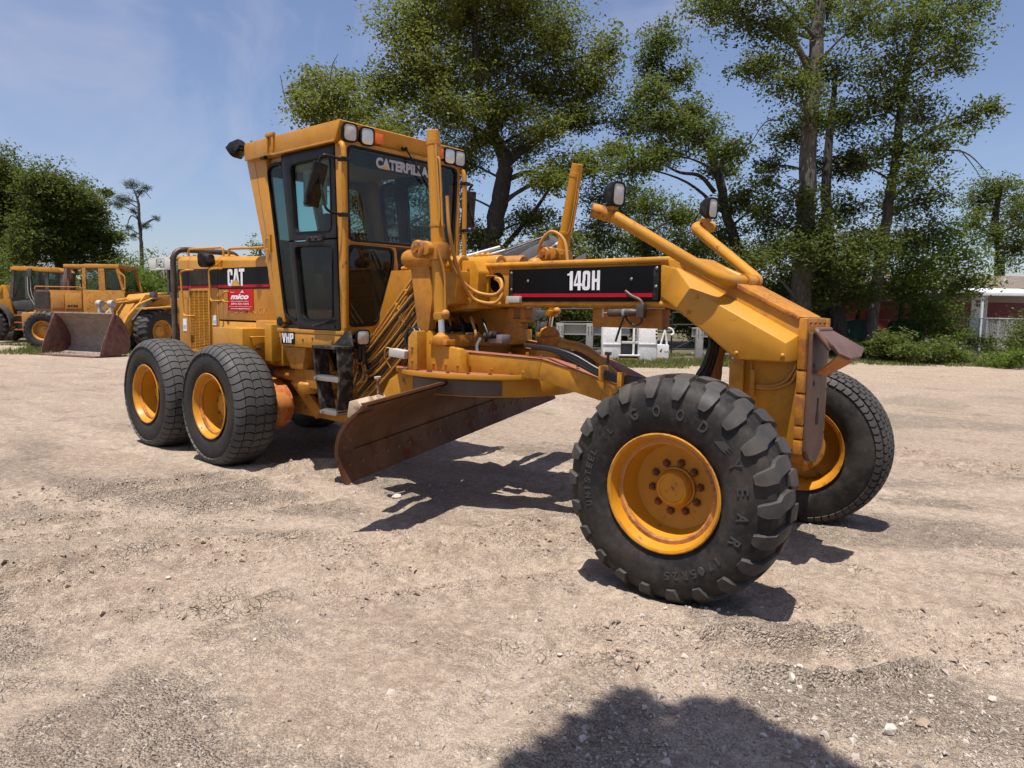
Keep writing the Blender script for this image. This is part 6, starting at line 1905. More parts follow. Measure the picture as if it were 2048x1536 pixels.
tree('backing_tree', 'dark leafy tree seen through and beside the cab glass', 820, 41, [(815, 520, 9), (812, 420, 7), (805, 330, 4)], [(740, 330, 50, 42), (800, 375, 55, 42), (852, 330, 45, 40), (760, 430, 52, 42), (832, 470, 50, 42), (885, 300, 40, 36), (710, 400, 40, 36), (880, 420, 45, 40), (720, 490, 50, 40), (790, 530, 60, 40), (700, 560, 50, 36), (880, 540, 50, 40)], 'dark', 'dark', 34, leafL=.17, dens=.8, group=TG_)
tree('small_tree', 'thin young tree peeking out beside the back of the cab', 520, 33, [(522, 560, 4), (520, 500, 3)], [(512, 490, 20, 20), (522, 515, 18, 16), (508, 535, 14, 14)], 'oak', 'dark', 23, leafL=.13, dens=.6, group=TG_)
tree('leaning_tree', 'leaning tree with a bare curved trunk behind the lamp bar', 1500, 34, [(1492, 570, 11), (1470, 480, 10), (1450, 420, 9.5), (1441, 370, 9), (1420, 300, 8), (1382, 250, 6.5), (1335, 197, 5), (1290, 176, 2)],
     [(1320, 85, 45, 45), (1352, 150, 42, 36), (1300, 190, 45, 42), (1260, 245, 45, 45), (1335, 250, 62, 36), (1402, 262, 52, 42), (1452, 300, 48, 26), (1325, 310, 52, 34), (1270, 330, 50, 34), (1446, 338, 40, 24), (1390, 215, 30, 20), (1300, 130, 28, 30), (1480, 400, 40, 36), (1520, 420, 34, 30)], 'mid', 'dark', 24, leafL=.18, dens=1.0, group=TG_,
     extra_limbs=[pxtrunk([(1430, 385, 5), (1400, 352, 4), (1360, 345, 3), (1330, 330, 2)], 34)])
tree('bushy_tree', 'dense low grey-green tree behind the beam and lamp bar', 1300, 39, [(1300, 560, 9), (1290, 470, 6)],
     [(1215, 400, 55, 45), (1285, 415, 65, 52), (1360, 440, 55, 46), (1195, 470, 55, 40), (1290, 490, 85, 42), (1395, 495, 60, 42), (1180, 540, 60, 40), (1340, 550, 80, 40), (1440, 540, 50, 40), (1240, 560, 60, 40)], 'mid', 'dark', 25, leafL=.17, dens=.95, group=TG_)
tree('tall_tree', 'tallest straight tree with a thick trunk behind the tow tongue', 1600, 30, [(1604, 540, 19), (1612, 400, 17), (1620, 260, 15.5), (1629, 130, 14), (1640, 0, 12), (1650, -150, 8)],
     [(1415, 15, 60, 34), (1490, 30, 70, 42), (1560, 60, 55, 45), (1640, 15, 70, 55), (1722, 38, 55, 45), (1530, 125, 55, 36), (1497, 140, 38, 22), (1590, 165, 62, 45), (1662, 140, 50, 50), (1618, 235, 55, 42), (1578, 270, 50, 42), (1545, 330, 42, 34), (1655, 330, 46, 42), (1598, 400, 55, 42), (1550, 445, 52, 44), (1525, 365, 32, 24), (1600, -80, 130, 70), (1500, -60, 90, 50), (1720, -60, 90, 60), (1590, 500, 60, 40), (1500, 520, 50, 36), (1640, 540, 50, 36)], 'dark', 'grey', 26, leafL=.17, dens=.70, group=TG_,
     extra_limbs=[pxtrunk([(1622, 150, 8), (1590, 85, 6), (1550, 40, 4), (1500, 50, 2)], 30), pxtrunk([(1560, 240, 1.6), (1530, 245, 1.2), (1500, 290, .6)], 30)])
tree('twin_trunk_tree', 'dark trunked tree directly right of the tallest trunk', 1683, 31, [(1676, 640, 14), (1663, 560, 13), (1655, 460, 11), (1652, 350, 9), (1662, 250, 7), (1672, 150, 4)],
     [(1690, 235, 50, 42), (1702, 320, 42, 36), (1688, 420, 42, 42), (1636, 470, 55, 42), (1705, 520, 50, 42), (1680, 560, 55, 36), (1630, 590, 40, 30), (1725, 590, 36, 30)], 'dark', 'dark', 27, leafL=.17, dens=1.1, group=TG_)
tree('slender_tree', 'tall tree with slender pale trunk and outspread branches, right of the dark trunks', 1738, 31, [(1744, 650, 12), (1755, 560, 11), (1770, 460, 10), (1788, 340, 8.5), (1800, 240, 8), (1815, 130, 6), (1850, 0, 4), (1865, -80, 3)],
     [(1785, 55, 50, 50), (1862, 40, 66, 42), (1940, 18, 50, 34), (1925, 75, 48, 32), (1832, 112, 58, 40), (1752, 140, 48, 42), (1905, 132, 40, 24), (1800, 190, 58, 42), (1758, 212, 48, 42), (1842, 232, 52, 40), (1865, 290, 58, 32), (1945, 238, 40, 30), (1985, 212, 22, 22), (1780, 300, 48, 34), (1832, 352, 58, 40), (1788, 412, 58, 42), (1852, 402, 50, 32), (1722, 332, 32, 32), (1758, 482, 50, 34), (1825, 470, 42, 34), (1870, -40, 90, 50)], 'dark', 'grey', 28, leafL=.17, dens=.66, group=TG_,
     extra_limbs=[pxtrunk([(1800, 290, 3), (1870, 300, 2.2), (1930, 305, 1.5), (1975, 345, .7)], 31), pxtrunk([(1925, 305, 1.2), (1945, 330, .9), (1965, 360, .5)], 31), pxtrunk([(1850, 20, 3), (1900, 90, 2), (1960, 110, 1)], 31)])
tree('edge_tree', 'loose-crowned tree at the right edge behind the mobile home', 2000, 46, [(2000, 520, 9), (1990, 440, 7), (2002, 375, 4)], [(1958, 402, 42, 34), (1998, 372, 42, 26), (2035, 425, 40, 50), (1940, 445, 32, 32), (2035, 495, 46, 42), (1985, 470, 30, 30), (2090, 430, 60, 70)], 'mid', 'dark', 29, leafL=.19, dens=.7, group=TG_)
tree('bright_tree', 'low bright yellow-green tree in front of the mobile home', 1868, 33, [(1872, 640, 5), (1868, 560, 4)], [(1868, 478, 62, 42), (1912, 515, 62, 45), (1838, 540, 55, 45), (1900, 580, 50, 40), (1820, 600, 36, 45), (1860, 625, 46, 36), (1945, 560, 40, 26)], 'bright', 'pale', 30, leafL=.17, dens=.72, group=TG_)
tree('left_oak', 'tall dark tree cut by the left edge of the picture', 5, 48, [(25, 520, 8), (15, 430, 7), (5, 360, 4)], [(-20, 340, 60, 48), (30, 372, 45, 40), (35, 430, 52, 46), (0, 470, 55, 46), (-40, 420, 60, 60), (30, 510, 50, 36)], 'dark', 'pale', 31, leafL=.20, dens=1.15, group=TG_)
tree('spreading_tree', 'broad dense tree behind the parked loaders, left', 130, 46, [(120, 530, 9), (122, 460, 7), (125, 400, 4)], [(88, 368, 50, 36), (130, 392, 58, 42), (100, 440, 68, 50), (160, 452, 62, 46), (188, 425, 36, 32), (198, 480, 40, 28), (62, 480, 50, 42), (140, 505, 60, 40), (212, 386, 14, 8), (228, 470, 22, 13), (215, 515, 34, 20), (170, 400, 36, 30)], 'dark', 'dark', 32, leafL=.20, dens=1.2, group=TG_)
tree('ragged_pine', 'lone ragged pine with bare trunk standing against the sky, left', 283, 52, [(283, 510, 3.6), (281, 470, 3.3), (278, 435, 3.0), (277, 405, 2.4), (268, 380, 1.4)],
     [(264, 369, 17, 8), (246, 398, 20, 11), (292, 374, 10, 7), (236, 408, 13, 8), (280, 385, 8, 6), (313, 437, 7, 6), (290, 452, 11, 9), (266, 420, 7, 4), (256, 455, 9, 8), (268, 470, 5, 8)], 'pine', 'dark', 33, leafL=.26, dens=1.3, wr=.10, tuft=.22, group=TG_,
     extra_limbs=[pxtrunk([(279, 455, 1.6), (295, 445, 1.2), (315, 436, .6)], 52), pxtrunk([(279, 440, 1.5), (262, 432, 1.2), (252, 460, .6)], 52), pxtrunk([(277, 405, 1.4), (258, 400, 1), (240, 404, .5)], 52), pxtrunk([(276, 395, 1.4), (286, 380, 1), (302, 398, .5)], 52)])

US = 'understory saplings between the trunks'
for i, (u, d, cl, lab) in enumerate((
    (1470, 37, [(1450, 470, 45, 40), (1490, 520, 45, 40), (1455, 560, 50, 40), (1500, 600, 45, 34)], 'leafy sapling below the leaning trunk'),
    (1560, 36, [(1545, 500, 45, 40), (1575, 560, 48, 40), (1545, 600, 45, 36), (1590, 620, 36, 30)], 'dark sapling just left of the tallest trunk'),
    (1640, 37, [(1640, 520, 42, 38), (1630, 570, 45, 36), (1655, 610, 36, 24)], 'dark sapling between the two thick trunks'),
    (1715, 35, [(1715, 480, 40, 40), (1730, 540, 42, 38), (1705, 585, 40, 30)], 'shady sapling left of the slender trunk'),
    (1800, 34, [(1795, 500, 45, 40), (1820, 550, 45, 36), (1790, 585, 40, 26)], 'leafy sapling right of the slender trunk'),
    (1250, 40, [(1230, 600, 55, 36), (1290, 590, 55, 36), (1260, 640, 60, 30)], 'leafy sapling seen under the beam'),
    (1060, 38, [(1050, 560, 55, 40), (1100, 590, 50, 36), (1040, 610, 50, 36)], 'dark sapling behind the far lift cylinder'))):
    tree('sapling', lab, u, d, [(u, 640, 4), (u + 4, 560, 3)], cl, ('dark', 'mid')[i % 2], 'dark', 200 + i, leafL=.15, dens=1.0, group=US)
# ---- shrubs, each its own
SH = 'shrubs and undergrowth along the yard edge'
def shrub(u, v, depth, w, h, label, leaf, seed, n=5, L=.13, dens=1.0, name='shrub', cat='shrub'):
    """w, h in photograph pixels; v = foot of the shrub"""
    r = random.Random(seed)
    b = foot(u, depth)
    k = depth / F
    cl = []
    for i in range(n):
        cl.append((b + RT * (r.uniform(-.5, .5) * w * k) + Vector((FW.x, FW.y, 0)) * r.uniform(-.8, .8) + Vector((0, 0, h * k * r.uniform(.14, .80))), w * k * r.uniform(.22, .34), h * k * r.uniform(.20, .30)))
    st = [(b + Vector((0, 0, -.1)), .05), (b + Vector((.05, 0, h * k * .4)), .03), (b + Vector((.1, .05, h * k * .7)), .015)]
    return plant(name, label, cat, b, st, cl, leaf, 'dark', leafL=L, dens=dens, group=SH, seed=seed, twigs=3)
shrub(35, 640, 36, 130, 130, 'leafy green shrub behind the leftmost loader', 'mid', 51, 9, .15)
shrub(160, 560, 40, 120, 110, 'rounded bush right behind the old loader cab, left', 'mid', 52, 8, .15)
shrub(290, 640, 34, 120, 165, 'bright leafy bush between the old loader and the grader tail', 'bright', 53, 9, .14)
shrub(330, 600, 42, 180, 185, 'darker bush behind the grader tail guard', 'mid', 54, 8, .15)
shrub(410, 560, 44, 150, 150, 'low bush peeking over the grader hood', 'mid', 55, 6, .15)
shrub(1000, 690, 33, 170, 160, 'dark thicket behind the lift cylinders', 'dark', 56, 10, .14)
shrub(1130, 690, 32, 150, 120, 'thicket behind the grey steel barrier', 'mid', 57, 10, .14)
shrub(1240, 690, 36, 180, 150, 'shrubbery behind the white steel panels', 'mid', 58, 10, .14)
shrub(1400, 700, 35, 170, 150, 'dark bushes behind the nose of the grader', 'dark', 59, 10, .14)
shrub(1540, 690, 34, 150, 170, 'dark undergrowth at the foot of the tallest tree', 'dark', 60, 10, .14)
shrub(1655, 690, 36, 110, 110, 'dark undergrowth between the two thick trunks', 'dark', 61, 7, .14)
shrub(1730, 715, 28.5, 60, 56, 'spiky low shrub at the base of the slender tree', 'dark', 62, 6, .22, .8)
shrub(1775, 715, 27.5, 80, 62, 'tangled green shrub right of the slender trunk', 'mid', 63, 8, .12)
shrub(1840, 718, 27, 110, 56, 'sprawling shrub in front of the green screen', 'mid', 64, 9, .12)
shrub(1900, 718, 27.5, 80, 34, 'low weedy bush left of the lane', 'bright', 65, 7, .11)
shrub(2030, 722, 25, 80, 44, 'dense green bush at the right edge of the yard', 'bright', 66, 8, .11)
shrub(1985, 690, 33, 80, 40, 'vine-covered bush against the porch fence', 'mid', 67, 8, .11)
shrub(1870, 690, 31, 90, 110, 'bushy growth under the bright green tree', 'bright', 68, 8, .13)
shrub(2110, 700, 30, 160, 120, 'bush beyond the right edge beside the lane', 'mid', 69, 8, .13)
shrub(-80, 650, 38, 200, 180, 'bush beyond the left edge behind the loader', 'mid', 70, 9, .15)
# far wood closing the horizon
def wood():
    r = np.random.default_rng(99)
    P = []
    for u in np.arange(-700, 2760, 40):
        for k in range(2):
            d = 62 + 10 * r.random() + 6 * k
            c = px(float(u) + r.uniform(-15, 15), 600, d)
            hh = r.uniform(.9, 2.6) + 1.2 * vnoise(u * .01, 0, 1, 5)
            q, _ = clump_points((c.x, c.y, hh), (2.0, 1.5, hh * .9), 420, r, .6, 20)
            P.append(q)
    co = leaf_cloud(np.concatenate(P), .55, .6, r=r)
    me = np_mesh('distant_wood', co, np.arange(len(co), dtype=np.int32), 4, LEAF['mid'], smooth=False)
    o = bpy.data.objects.new('distant_wood', me); COL.objects.link(o)
    tag(o, 'far low band of woodland closing the horizon', 'wood', kind='stuff')
wood()
# tree standing behind the camera, its crown shading the right foreground
ovb = Vector((11.5, -7.5, 0))
def over_pt(u, v, h):
    g = on_z(u, v); return g + SUN_DIR * (h / SUN_DIR.z)
ov = []
for (u, v, rx, h) in ((1235, 1470, .12, 6.2), (1288, 1418, .080, 6.4), (1180, 1512, .12, 6.1), (1120, 1545, .11, 6.3), (1310, 1490, .10, 6.2), (1455, 1428, .090, 6.4), (1505, 1452, .085, 6.3), (1430, 1478, .10, 6.2), (1568, 1492, .09, 6.3), (1640, 1528, .09, 6.2), (1705, 1560, .09, 6.3), (1300, 1545, .18, 6.4), (1430, 1550, .18, 6.2), (1550, 1570, .16, 6.3), (1200, 1600, .22, 6.2), (1400, 1640, .30, 6.4), (1650, 1640, .25, 6.2), (1300, 1760, .5, 6.4), (1550, 1780, .5, 6.4), (1750, 1860, .6, 6.4)):
    ov.append((over_pt(u - 25, v + 4, h), rx * (.88 if v < 1570 else 1.0), .22))
plant('shade_tree', 'tree behind the viewpoint whose crown shades the right foreground', 'tree', ovb, [(ovb + Vector((0, 0, -.2)), .3), (ovb + Vector((-.4, .5, 2.5)), .24), (ovb + Vector((-1.4, 1.2, 5.2)), .18), (ovb + Vector((-2.8, 2.4, 6.0)), .10), (over_pt(1450, 1600, 6.2), .04)], ov, 'oak', 'grey', seed=77, leafL=.12, dens=17.0, tuft=.025)
# ---- rough grass at the yard edge
def grass():
    r = np.random.default_rng(5)
    P = []
    for (u0, u1, d0, d1, n) in ((1180, 1460, 22.5, 30, 16000), (60, 300, 24, 34, 9000), (-60, 110, 24, 30, 3000), (1650, 2160, 25.5, 31, 14000), (1900, 2200, 30, 38, 5000), (1000, 1200, 25, 31, 5000)):
        u = r.uniform(u0, u1, n); d = d0 + (d1 - d0) * r.random(n) ** .8
        q = np.array(C)[None] + d[:, None] * (np.array(FW)[None] + np.array(RT)[None] * ((u - 1024) / F)[:, None])
        P.append(q[:, :2])
    P = np.concatenate(P)
    keep = fbm(P[:, 0], P[:, 1], .7, 3, 61) > .40
    P = P[keep]
    n = len(P)
    h = r.uniform(.04, .20, n) * (.4 + fbm(P[:, 0], P[:, 1], .5, 2, 62))
    a = r.uniform(0, 6.28, n)
    w = .022
    b0 = np.stack([P[:, 0] - w * np.cos(a), P[:, 1] - w * np.sin(a), np.full(n, -.01)], -1)
    b1 = np.stack([P[:, 0] + w * np.cos(a), P[:, 1] + w * np.sin(a), np.full(n, -.01)], -1)
    tp = np.stack([P[:, 0] + r.normal(0, .06, n), P[:, 1] + r.normal(0, .06, n), h], -1)
    me = np_mesh('grass', np.stack([b0, b1, tp], 1).reshape(-1, 3), np.arange(3 * n, dtype=np.int32), 3, LEAF['grass'], smooth=False)
    o = bpy.data.objects.new('grass', me); COL.objects.link(o)
    tag(o, 'rough yellow-green grass along the far edge of the yard', 'grass', kind='stuff')
grass()
# ================================================================ machines and things at the back of the yard
RH = Vector((RT.x, RT.y, 0)).normalized()      # level directions: across the picture, into it
FH = Vector((FW.x, FW.y, 0)).normalized()
M['old_yellow'] = paint('loader_yellow', (.47, .215, .028), .5, rust=.5, wear=.6, dust=.14, grime=.6)
M['old_yellow_rust'] = paint('loader_yellow_rust', (.44, .19, .028), .6, rust=.9, wear=.8, dust=.16, grime=.6, rustcol=(.20, .07, .02))
M['bucket_in'] = paint('bucket_worn', (.20, .165, .135), .5, rust=.5, wear=.4, dust=.5, rustcol=(.12, .05, .035), dustcol=(.36, .32, .27), var=.3)
M['bucket_red'] = paint('bucket_red', (.105, .032, .026), .5, rust=.4, wear=.5, dust=.35, dustcol=(.30, .24, .20))
M['charcoal'] = plain('charcoal_paint', (.045, .047, .05), .5, dust=.15)
M['cab_glass_far'] = glass('loader_glass', (.30, .38, .37), .7)
M['grey_steel'] = plain('grey_steel', (.085, .087, .09), .55, dust=.12)
M['galv'] = plain('weathered_beam', (.27, .27, .255), .6, dust=.25)
M['tarp'] = plain('grey_tarp', (.055, .055, .056), .7)

def loader_wheel(parent, x, y, r, w, out, mat_r):
    root = empty('wheel', (x, y, r * .97), 0 if out < 0 else math.pi, parent)
    key = ('far', round(r, 3), mat_r.name)
    if key not in _wheel_cache:
        me = make_tyre('lug', r, w, r * .5, r * .97)
        me.materials.append(M['tyre_rear'])
        ri = build('rim', MB().lathe([(-.40 * w, r * .51), (-.44 * w, r * .50), (-.42 * w, r * .46), (-.20 * w, r * .42), (-.10 * w, r * .40), (-.10 * w, r * .30), (-.22 * w, r * .22), (-.24 * w, .001)], (0, 0, 0), (0, 1, 0), 32, cap=False), mat_r, None, smooth=40)
        COL.objects.unlink(ri)
        _wheel_cache[key] = (me, ri)
    me, ri = _wheel_cache[key]
    t = bpy.data.objects.new('tyre', me); COL.objects.link(t); t.parent = root
    c = ri.copy(); COL.objects.link(c); c.parent = root

def frame_at(origin, head):
    """yaw so that local +x runs along head"""
    return math.atan2(head.y, head.x)

# ---- wheel loader with the wide bucket
hd = (-math.cos(R_(67)) * RH - math.sin(R_(67)) * FH).normalized()
lf_ = Vector((-hd.y, hd.x, 0))
near_c = on_z(196, 716)
org = near_c - hd * 2.45 - lf_ * 1.38                # local (2.45, 1.38) is the near corner of the cutting edge
BLD = tag(empty('wheel_loader', (org.x, org.y, 0), frame_at(org, hd)), 'yellow wheel loader with a wide worn bucket resting on the ground', 'wheel loader', 'loaders parked at the back of the yard')
OYE, OYR = M['old_yellow'], M['old_yellow_rust']
bk = empty('bucket', (0, 0, 0), 0, BLD)
W2 = 1.38
bkp = [(2.45, .03), (1.75, .03), (1.45, .10), (1.30, .30), (1.30, .62), (1.42, .95), (1.62, 1.24), (1.88, 1.42)]
inn_ = [(2.45, .055), (1.76, .06), (1.48, .13), (1.335, .31), (1.335, .61), (1.45, .93), (1.645, 1.21), (1.89, 1.385)]
mb = MB()
n_ = len(bkp)
for i in range(n_ - 1):
    mb.hull2([(bkp[i][0], -W2, bkp[i][1]), (bkp[i + 1][0], -W2, bkp[i + 1][1]), (inn_[i + 1][0], -W2, inn_[i + 1][1]), (inn_[i][0], -W2, inn_[i][1])], [(bkp[i][0], W2, bkp[i][1]), (bkp[i + 1][0], W2, bkp[i + 1][1]), (inn_[i + 1][0], W2, inn_[i + 1][1]), (inn_[i][0], W2, inn_[i][1])])
build('bucket_shell', mb, M['bucket_in'], bk, smooth=25)
sd_ = [(2.40, .03), (1.75, .03), (1.42, .10), (1.28, .30), (1.28, .64), (1.40, .97), (1.60, 1.26), (1.86, 1.42), (2.06, .95), (2.30, .42)]
for s in (-1, 1):
    build('bucket_side', MB().prism(sd_, 'y', s * W2, s * (W2 + .03)), M['bucket_red'], bk, bevel=.006)
    build('side_rib', MB().prism([(2.36, .05), (2.30, .05), (1.80, 1.38), (1.86, 1.42), (2.08, .95)], 'y', s * (W2 + .03), s * (W2 + .05)), M['bucket_red'], bk, bevel=.004)
    build('side_rib', MB().beam((1.66, s * (W2 + .035), 1.05), (1.34, s * (W2 + .035), .55), .03, .04), M['bucket_red'], bk)
build('cutting_edge', MB().prism([(2.58, .02), (2.36, .02), (2.36, .05), (2.56, .045)], 'y', -W2 - .03, W2 + .03), M['bucket_red'], bk)
eb = None
for k in range(9):
    if eb is None:
        eb = build('edge_bolt', MB().lathe([(0, .028), (.006, .026), (.008, .001)], (0, 0, 0), (0, 0, 1), 8), M['decal_black'], bk); eb.location = (2.42, -1.2, .052)
    else:
        c = link_copy(eb, bk); c.location = (2.42, -1.2 + k * .3, .052)
for s in (-1, 1):
    arm = [(1.30, .28), (1.10, .62), (.70, 1.30), (.25, 1.72), (-.55, 2.02), (-1.10, 2.05), (-1.10, 1.72), (-.55, 1.66), (.0, 1.40), (.40, .95), (.70, .50), (1.05, .22)]
    build('lift_arm', MB().prism(arm, 'y', s * .50, s * .62), OYE, BLD, bevel=.015)
    build('tilt_link', MB().tube([(1.12, s * .28, .80), (1.02, s * .28, 1.72)], .06, 8).cyl((1.02, s * .28 - .10, 1.72), (1.02, s * .28 + .10, 1.72), .11, 14).cyl((1.12, s * .28 - .10, .80), (1.12, s * .28 + .10, .80), .10, 14), M['grey_box'], BLD)
    build('tilt_cylinder', MB().tube([(1.0, s * .28, 1.72), (.35, s * .28, 1.80)], .045, 10).cyl((.42, s * .28, 1.79), (-.9, s * .28, 2.0), .085, 14), OYE, BLD)
build('front_tower', MB().prism([(-.30, .9), (.45, .9), (.30, 1.45), (-.2, 2.05), (-1.1, 2.15), (-1.1, .9)], 'y', -.42, .42), OYE, BLD, bevel=.02)
for x, sp_ in ((.0, 1), (-3.1, 1)):
    for s in (-1, 1):
        loader_wheel(BLD, x - .1, s * 1.05, .80, .60, s * -1 if False else (-1 if s > 0 else 1) * -1, OYE)
build('front_fender', MB().prism([(.55, 1.58), (-.75, 1.66), (-.95, 1.45), (-.92, 1.42), (-.72, 1.60), (.55, 1.54)], 'y', .75, 1.35), OYE, BLD)
build('rear_body', MB().b(-5.3, -1.5, -.85, .85, .8, 1.95).b(-5.5, -5.2, -1.2, 1.2, .7, 1.2), OYE, BLD, bevel=.05)
cb2 = empty('operator_cab', (-1.25, 0, 0), 0, BLD)
build('cab_roof', MB().b(-2.65, -1.0, -.85, .85, 3.42, 3.55), OYE, cb2, bevel=.04)
for (x, y) in ((-1.05, .75), (-1.05, -.75), (-2.5, .75), (-2.5, -.75), (-1.8, .78), (-1.8, -.78)):
    build('cab_post', MB().b(x - .05, x + .05, y - .05, y + .05, 2.1, 3.42), M['charcoal'], cb2)
build('cab_pane', MB().add([(-1.0, -.7, 2.2), (-1.0, .7, 2.2), (-1.0, .7, 3.4), (-1.0, -.7, 3.4)], [(0, 1, 2, 3)]), M['cab_glass_far'], cb2, smooth=0, fix=False)
build('cab_pane', MB().add([(-2.5, .8, 2.2), (-1.0, .8, 2.2), (-1.0, .8, 3.4), (-2.5, .8, 3.4)], [(0, 1, 2, 3)]), M['cab_glass_far'], cb2, smooth=0, fix=False)
build('cab_base', MB().b(-2.6, -1.0, -.80, .80, 1.9, 2.2), M['charcoal'], cb2, bevel=.02)

# ---- old loader with a number on its hood, side on
o2 = foot(170, 28.0)
hd2 = (RH * .995 + FH * .10).normalized()
OL = tag(empty('old_wheel_loader', (o2.x, o2.y, 0), frame_at(o2, hd2)), 'faded rusty yellow loader numbered 6438 with square cab, behind the bucket', 'wheel loader', 'loaders parked at the back of the yard')
k_ = 28.0 / F
def lx(u): return (u - 170) * k_
def lz(v): return 1.68 + (611 - v) * k_
ys = -.85                                            # side nearest the camera is local -y
build('engine_hood', MB().b(lx(100), lx(187), ys, -ys, 1.05, lz(584)), OYR, OL, bevel=.03)
build('radiator_grille', MB().b(lx(100) - .02, lx(128), ys - .02, ys + .01, lz(620), lz(587)), M['charcoal'], OL)
gs = MB()
for k in range(10): gs.b(lx(101), lx(127), ys - .04, ys - .02, lz(618) + k * .068, lz(618) + k * .068 + .03)
tag(build('grille_slats', gs, M['dark_steel'], OL), kind='stuff')
build('side_door', MB().b(lx(131), lx(154), ys - .02, ys, lz(620), lz(590)), OYR, OL, bevel=.01)
build('side_door', MB().b(lx(156), lx(186), ys - .02, ys, lz(620), lz(590)), OYE, OL, bevel=.01)
text('hood_number', '6438', (lx(160), ys - .022, lz(617)), (1, 0, 0), (0, 0, 1), .10, M['decal_black'], OL, width=.36, bold=.03)
build('muffler', MB().lathe([(0, .13), (.06, .17), (.55, .17), (.62, .13), (.80, .13), (.82, .11), (.82, .001)], (lx(141), 0, lz(584)), (0, 0, 1), 18), M['rub_steel'], OL, smooth=45)
oc = empty('square_cab', (0, 0, 0), 0, OL)
build('cab_roof', MB().b(lx(192), lx(256), -.85, .85, lz(541), lz(533)).b(lx(150), lx(192), -.7, .7, lz(541), lz(534)), OYE, oc, bevel=.03)
for s in (-1, 1):
    for (u0, u1, b0, b1) in ((188, 195, 188, 194), (218, 229, 218, 230), (250, 256, 261, 266)):
        build('cab_post', MB().hull2([(lx(u0), s * .85, lz(541)), (lx(u1), s * .85, lz(541)), (lx(u1), s * .78, lz(541)), (lx(u0), s * .78, lz(541))], [(lx(b0), s * .85, lz(584)), (lx(b1), s * .85, lz(584)), (lx(b1), s * .78, lz(584)), (lx(b0), s * .78, lz(584))]), OYE, oc)
    build('cab_wall', MB().b(lx(188), lx(266), s * .85 if s < 0 else .80, s * .80 if s < 0 else .85, .95, lz(583)), OYE, oc, bevel=.01)
    build('cab_pane', MB().add([(lx(195), s * .82, lz(583)), (lx(219), s * .82, lz(583)), (lx(219), s * .82, lz(542)), (lx(195), s * .82, lz(542))], [(0, 1, 2, 3)]), M['cab_glass_far'], oc, smooth=0, fix=False)
    build('cab_pane', MB().add([(lx(230), s * .82, lz(583)), (lx(262), s * .82, lz(583)), (lx(251), s * .82, lz(542)), (lx(229), s * .82, lz(542))], [(0, 1, 2, 3)]), M['cab_glass_far'], oc, smooth=0, fix=False)
build('cab_floor', MB().b(lx(188), lx(266), -.78, .78, .9, 1.3), M['charcoal'], oc)
build('seat', MB().b(lx(200), lx(216), -.25, .25, 1.3, 2.35), M['seat'], oc, bevel=.05)
build('grab_rail', MB().tube(fillet([(lx(258), ys - .05, lz(548)), (lx(268), ys - .05, lz(556)), (lx(268), ys - .05, lz(580)), (lx(264), ys - .05, lz(583))], .1), .03, 8), OYE, oc)
build('rear_window_frame', MB().b(lx(154), lx(158), -.6, -.55, lz(584), lz(540)).b(lx(154), lx(158), .55, .6, lz(584), lz(540)), M['bucket_red'], oc)
build('lift_frame', MB().b(lx(250), lx(330), -.5, .5, 1.0, lz(600)), OYE, OL, bevel=.03)
build('counterweight', MB().b(lx(78), lx(100), -1.0, 1.0, .7, 1.35), OYR, OL, bevel=.05)
for x in (lx(120), lx(285)):
    for s in (-1, 1): loader_wheel(OL, x, s * .98, .72, .50, -1 if s < 0 else 1, OYE)

# ---- newer loader at the left edge
o3_ = foot(40, 32.0)
hd3 = (-RH * .97 - FH * .24).normalized()
NL = tag(empty('modern_wheel_loader', (o3_.x, o3_.y, 0), frame_at(o3_, hd3)), 'newer loader with black glazed cab and yellow roof at the left edge', 'wheel loader', 'loaders parked at the back of the yard')
k3 = 32.0 / F
def nx_(u): return -(u - 40) * k3 / .97
def nz_(v): return 1.68 + (609 - v) * k3
for x in (nx_(3), nx_(3) - 3.0):
    for s in (-1, 1): loader_wheel(NL, x, s * 1.02, .80, .55, 1 if s > 0 else -1, M['yellow_rim'])
build('mudguard', MB().prism([(nx_(3) + .95 * math.cos(R_(a)), .80 + .95 * math.sin(R_(a))) for a in range(20, 200, 15)] + [(nx_(3) + .90 * math.cos(R_(a)), .80 + .90 * math.sin(R_(a))) for a in range(185, 5, -15)], 'y', .72, 1.32), M['charcoal'], NL, smooth=50)
build('front_tower', MB().prism([(nx_(44), .9), (nx_(8), .9), (nx_(10), 1.9), (nx_(22), 2.45), (nx_(30), 2.45), (nx_(38), 1.9)], 'y', -.6, .7), M['yellow'], NL, bevel=.03)
build('tower_lug', MB().b(nx_(24), nx_(12), .45, .75, 2.1, nz_(578)), M['yellow'], NL, bevel=.02)
build('lift_arm', MB().prism([(nx_(20), 2.3), (nx_(-40), 1.2), (nx_(-80), .5), (nx_(-85), .2), (nx_(-60), .2), (nx_(-30), .9), (nx_(20), 1.9)], 'y', .3, .45), M['charcoal'], NL, bevel=.02)
nc = empty('glazed_cab', (0, 0, 0), 0, NL)
build('cab_roof', MB().prism([(nx_(41), nz_(542)), (nx_(46), nz_(537)), (nx_(122), nz_(538)), (nx_(129), nz_(545)), (nx_(129), nz_(548)), (nx_(41), nz_(545))], 'y', -.85, .85), M['yellow'], nc, bevel=.03)
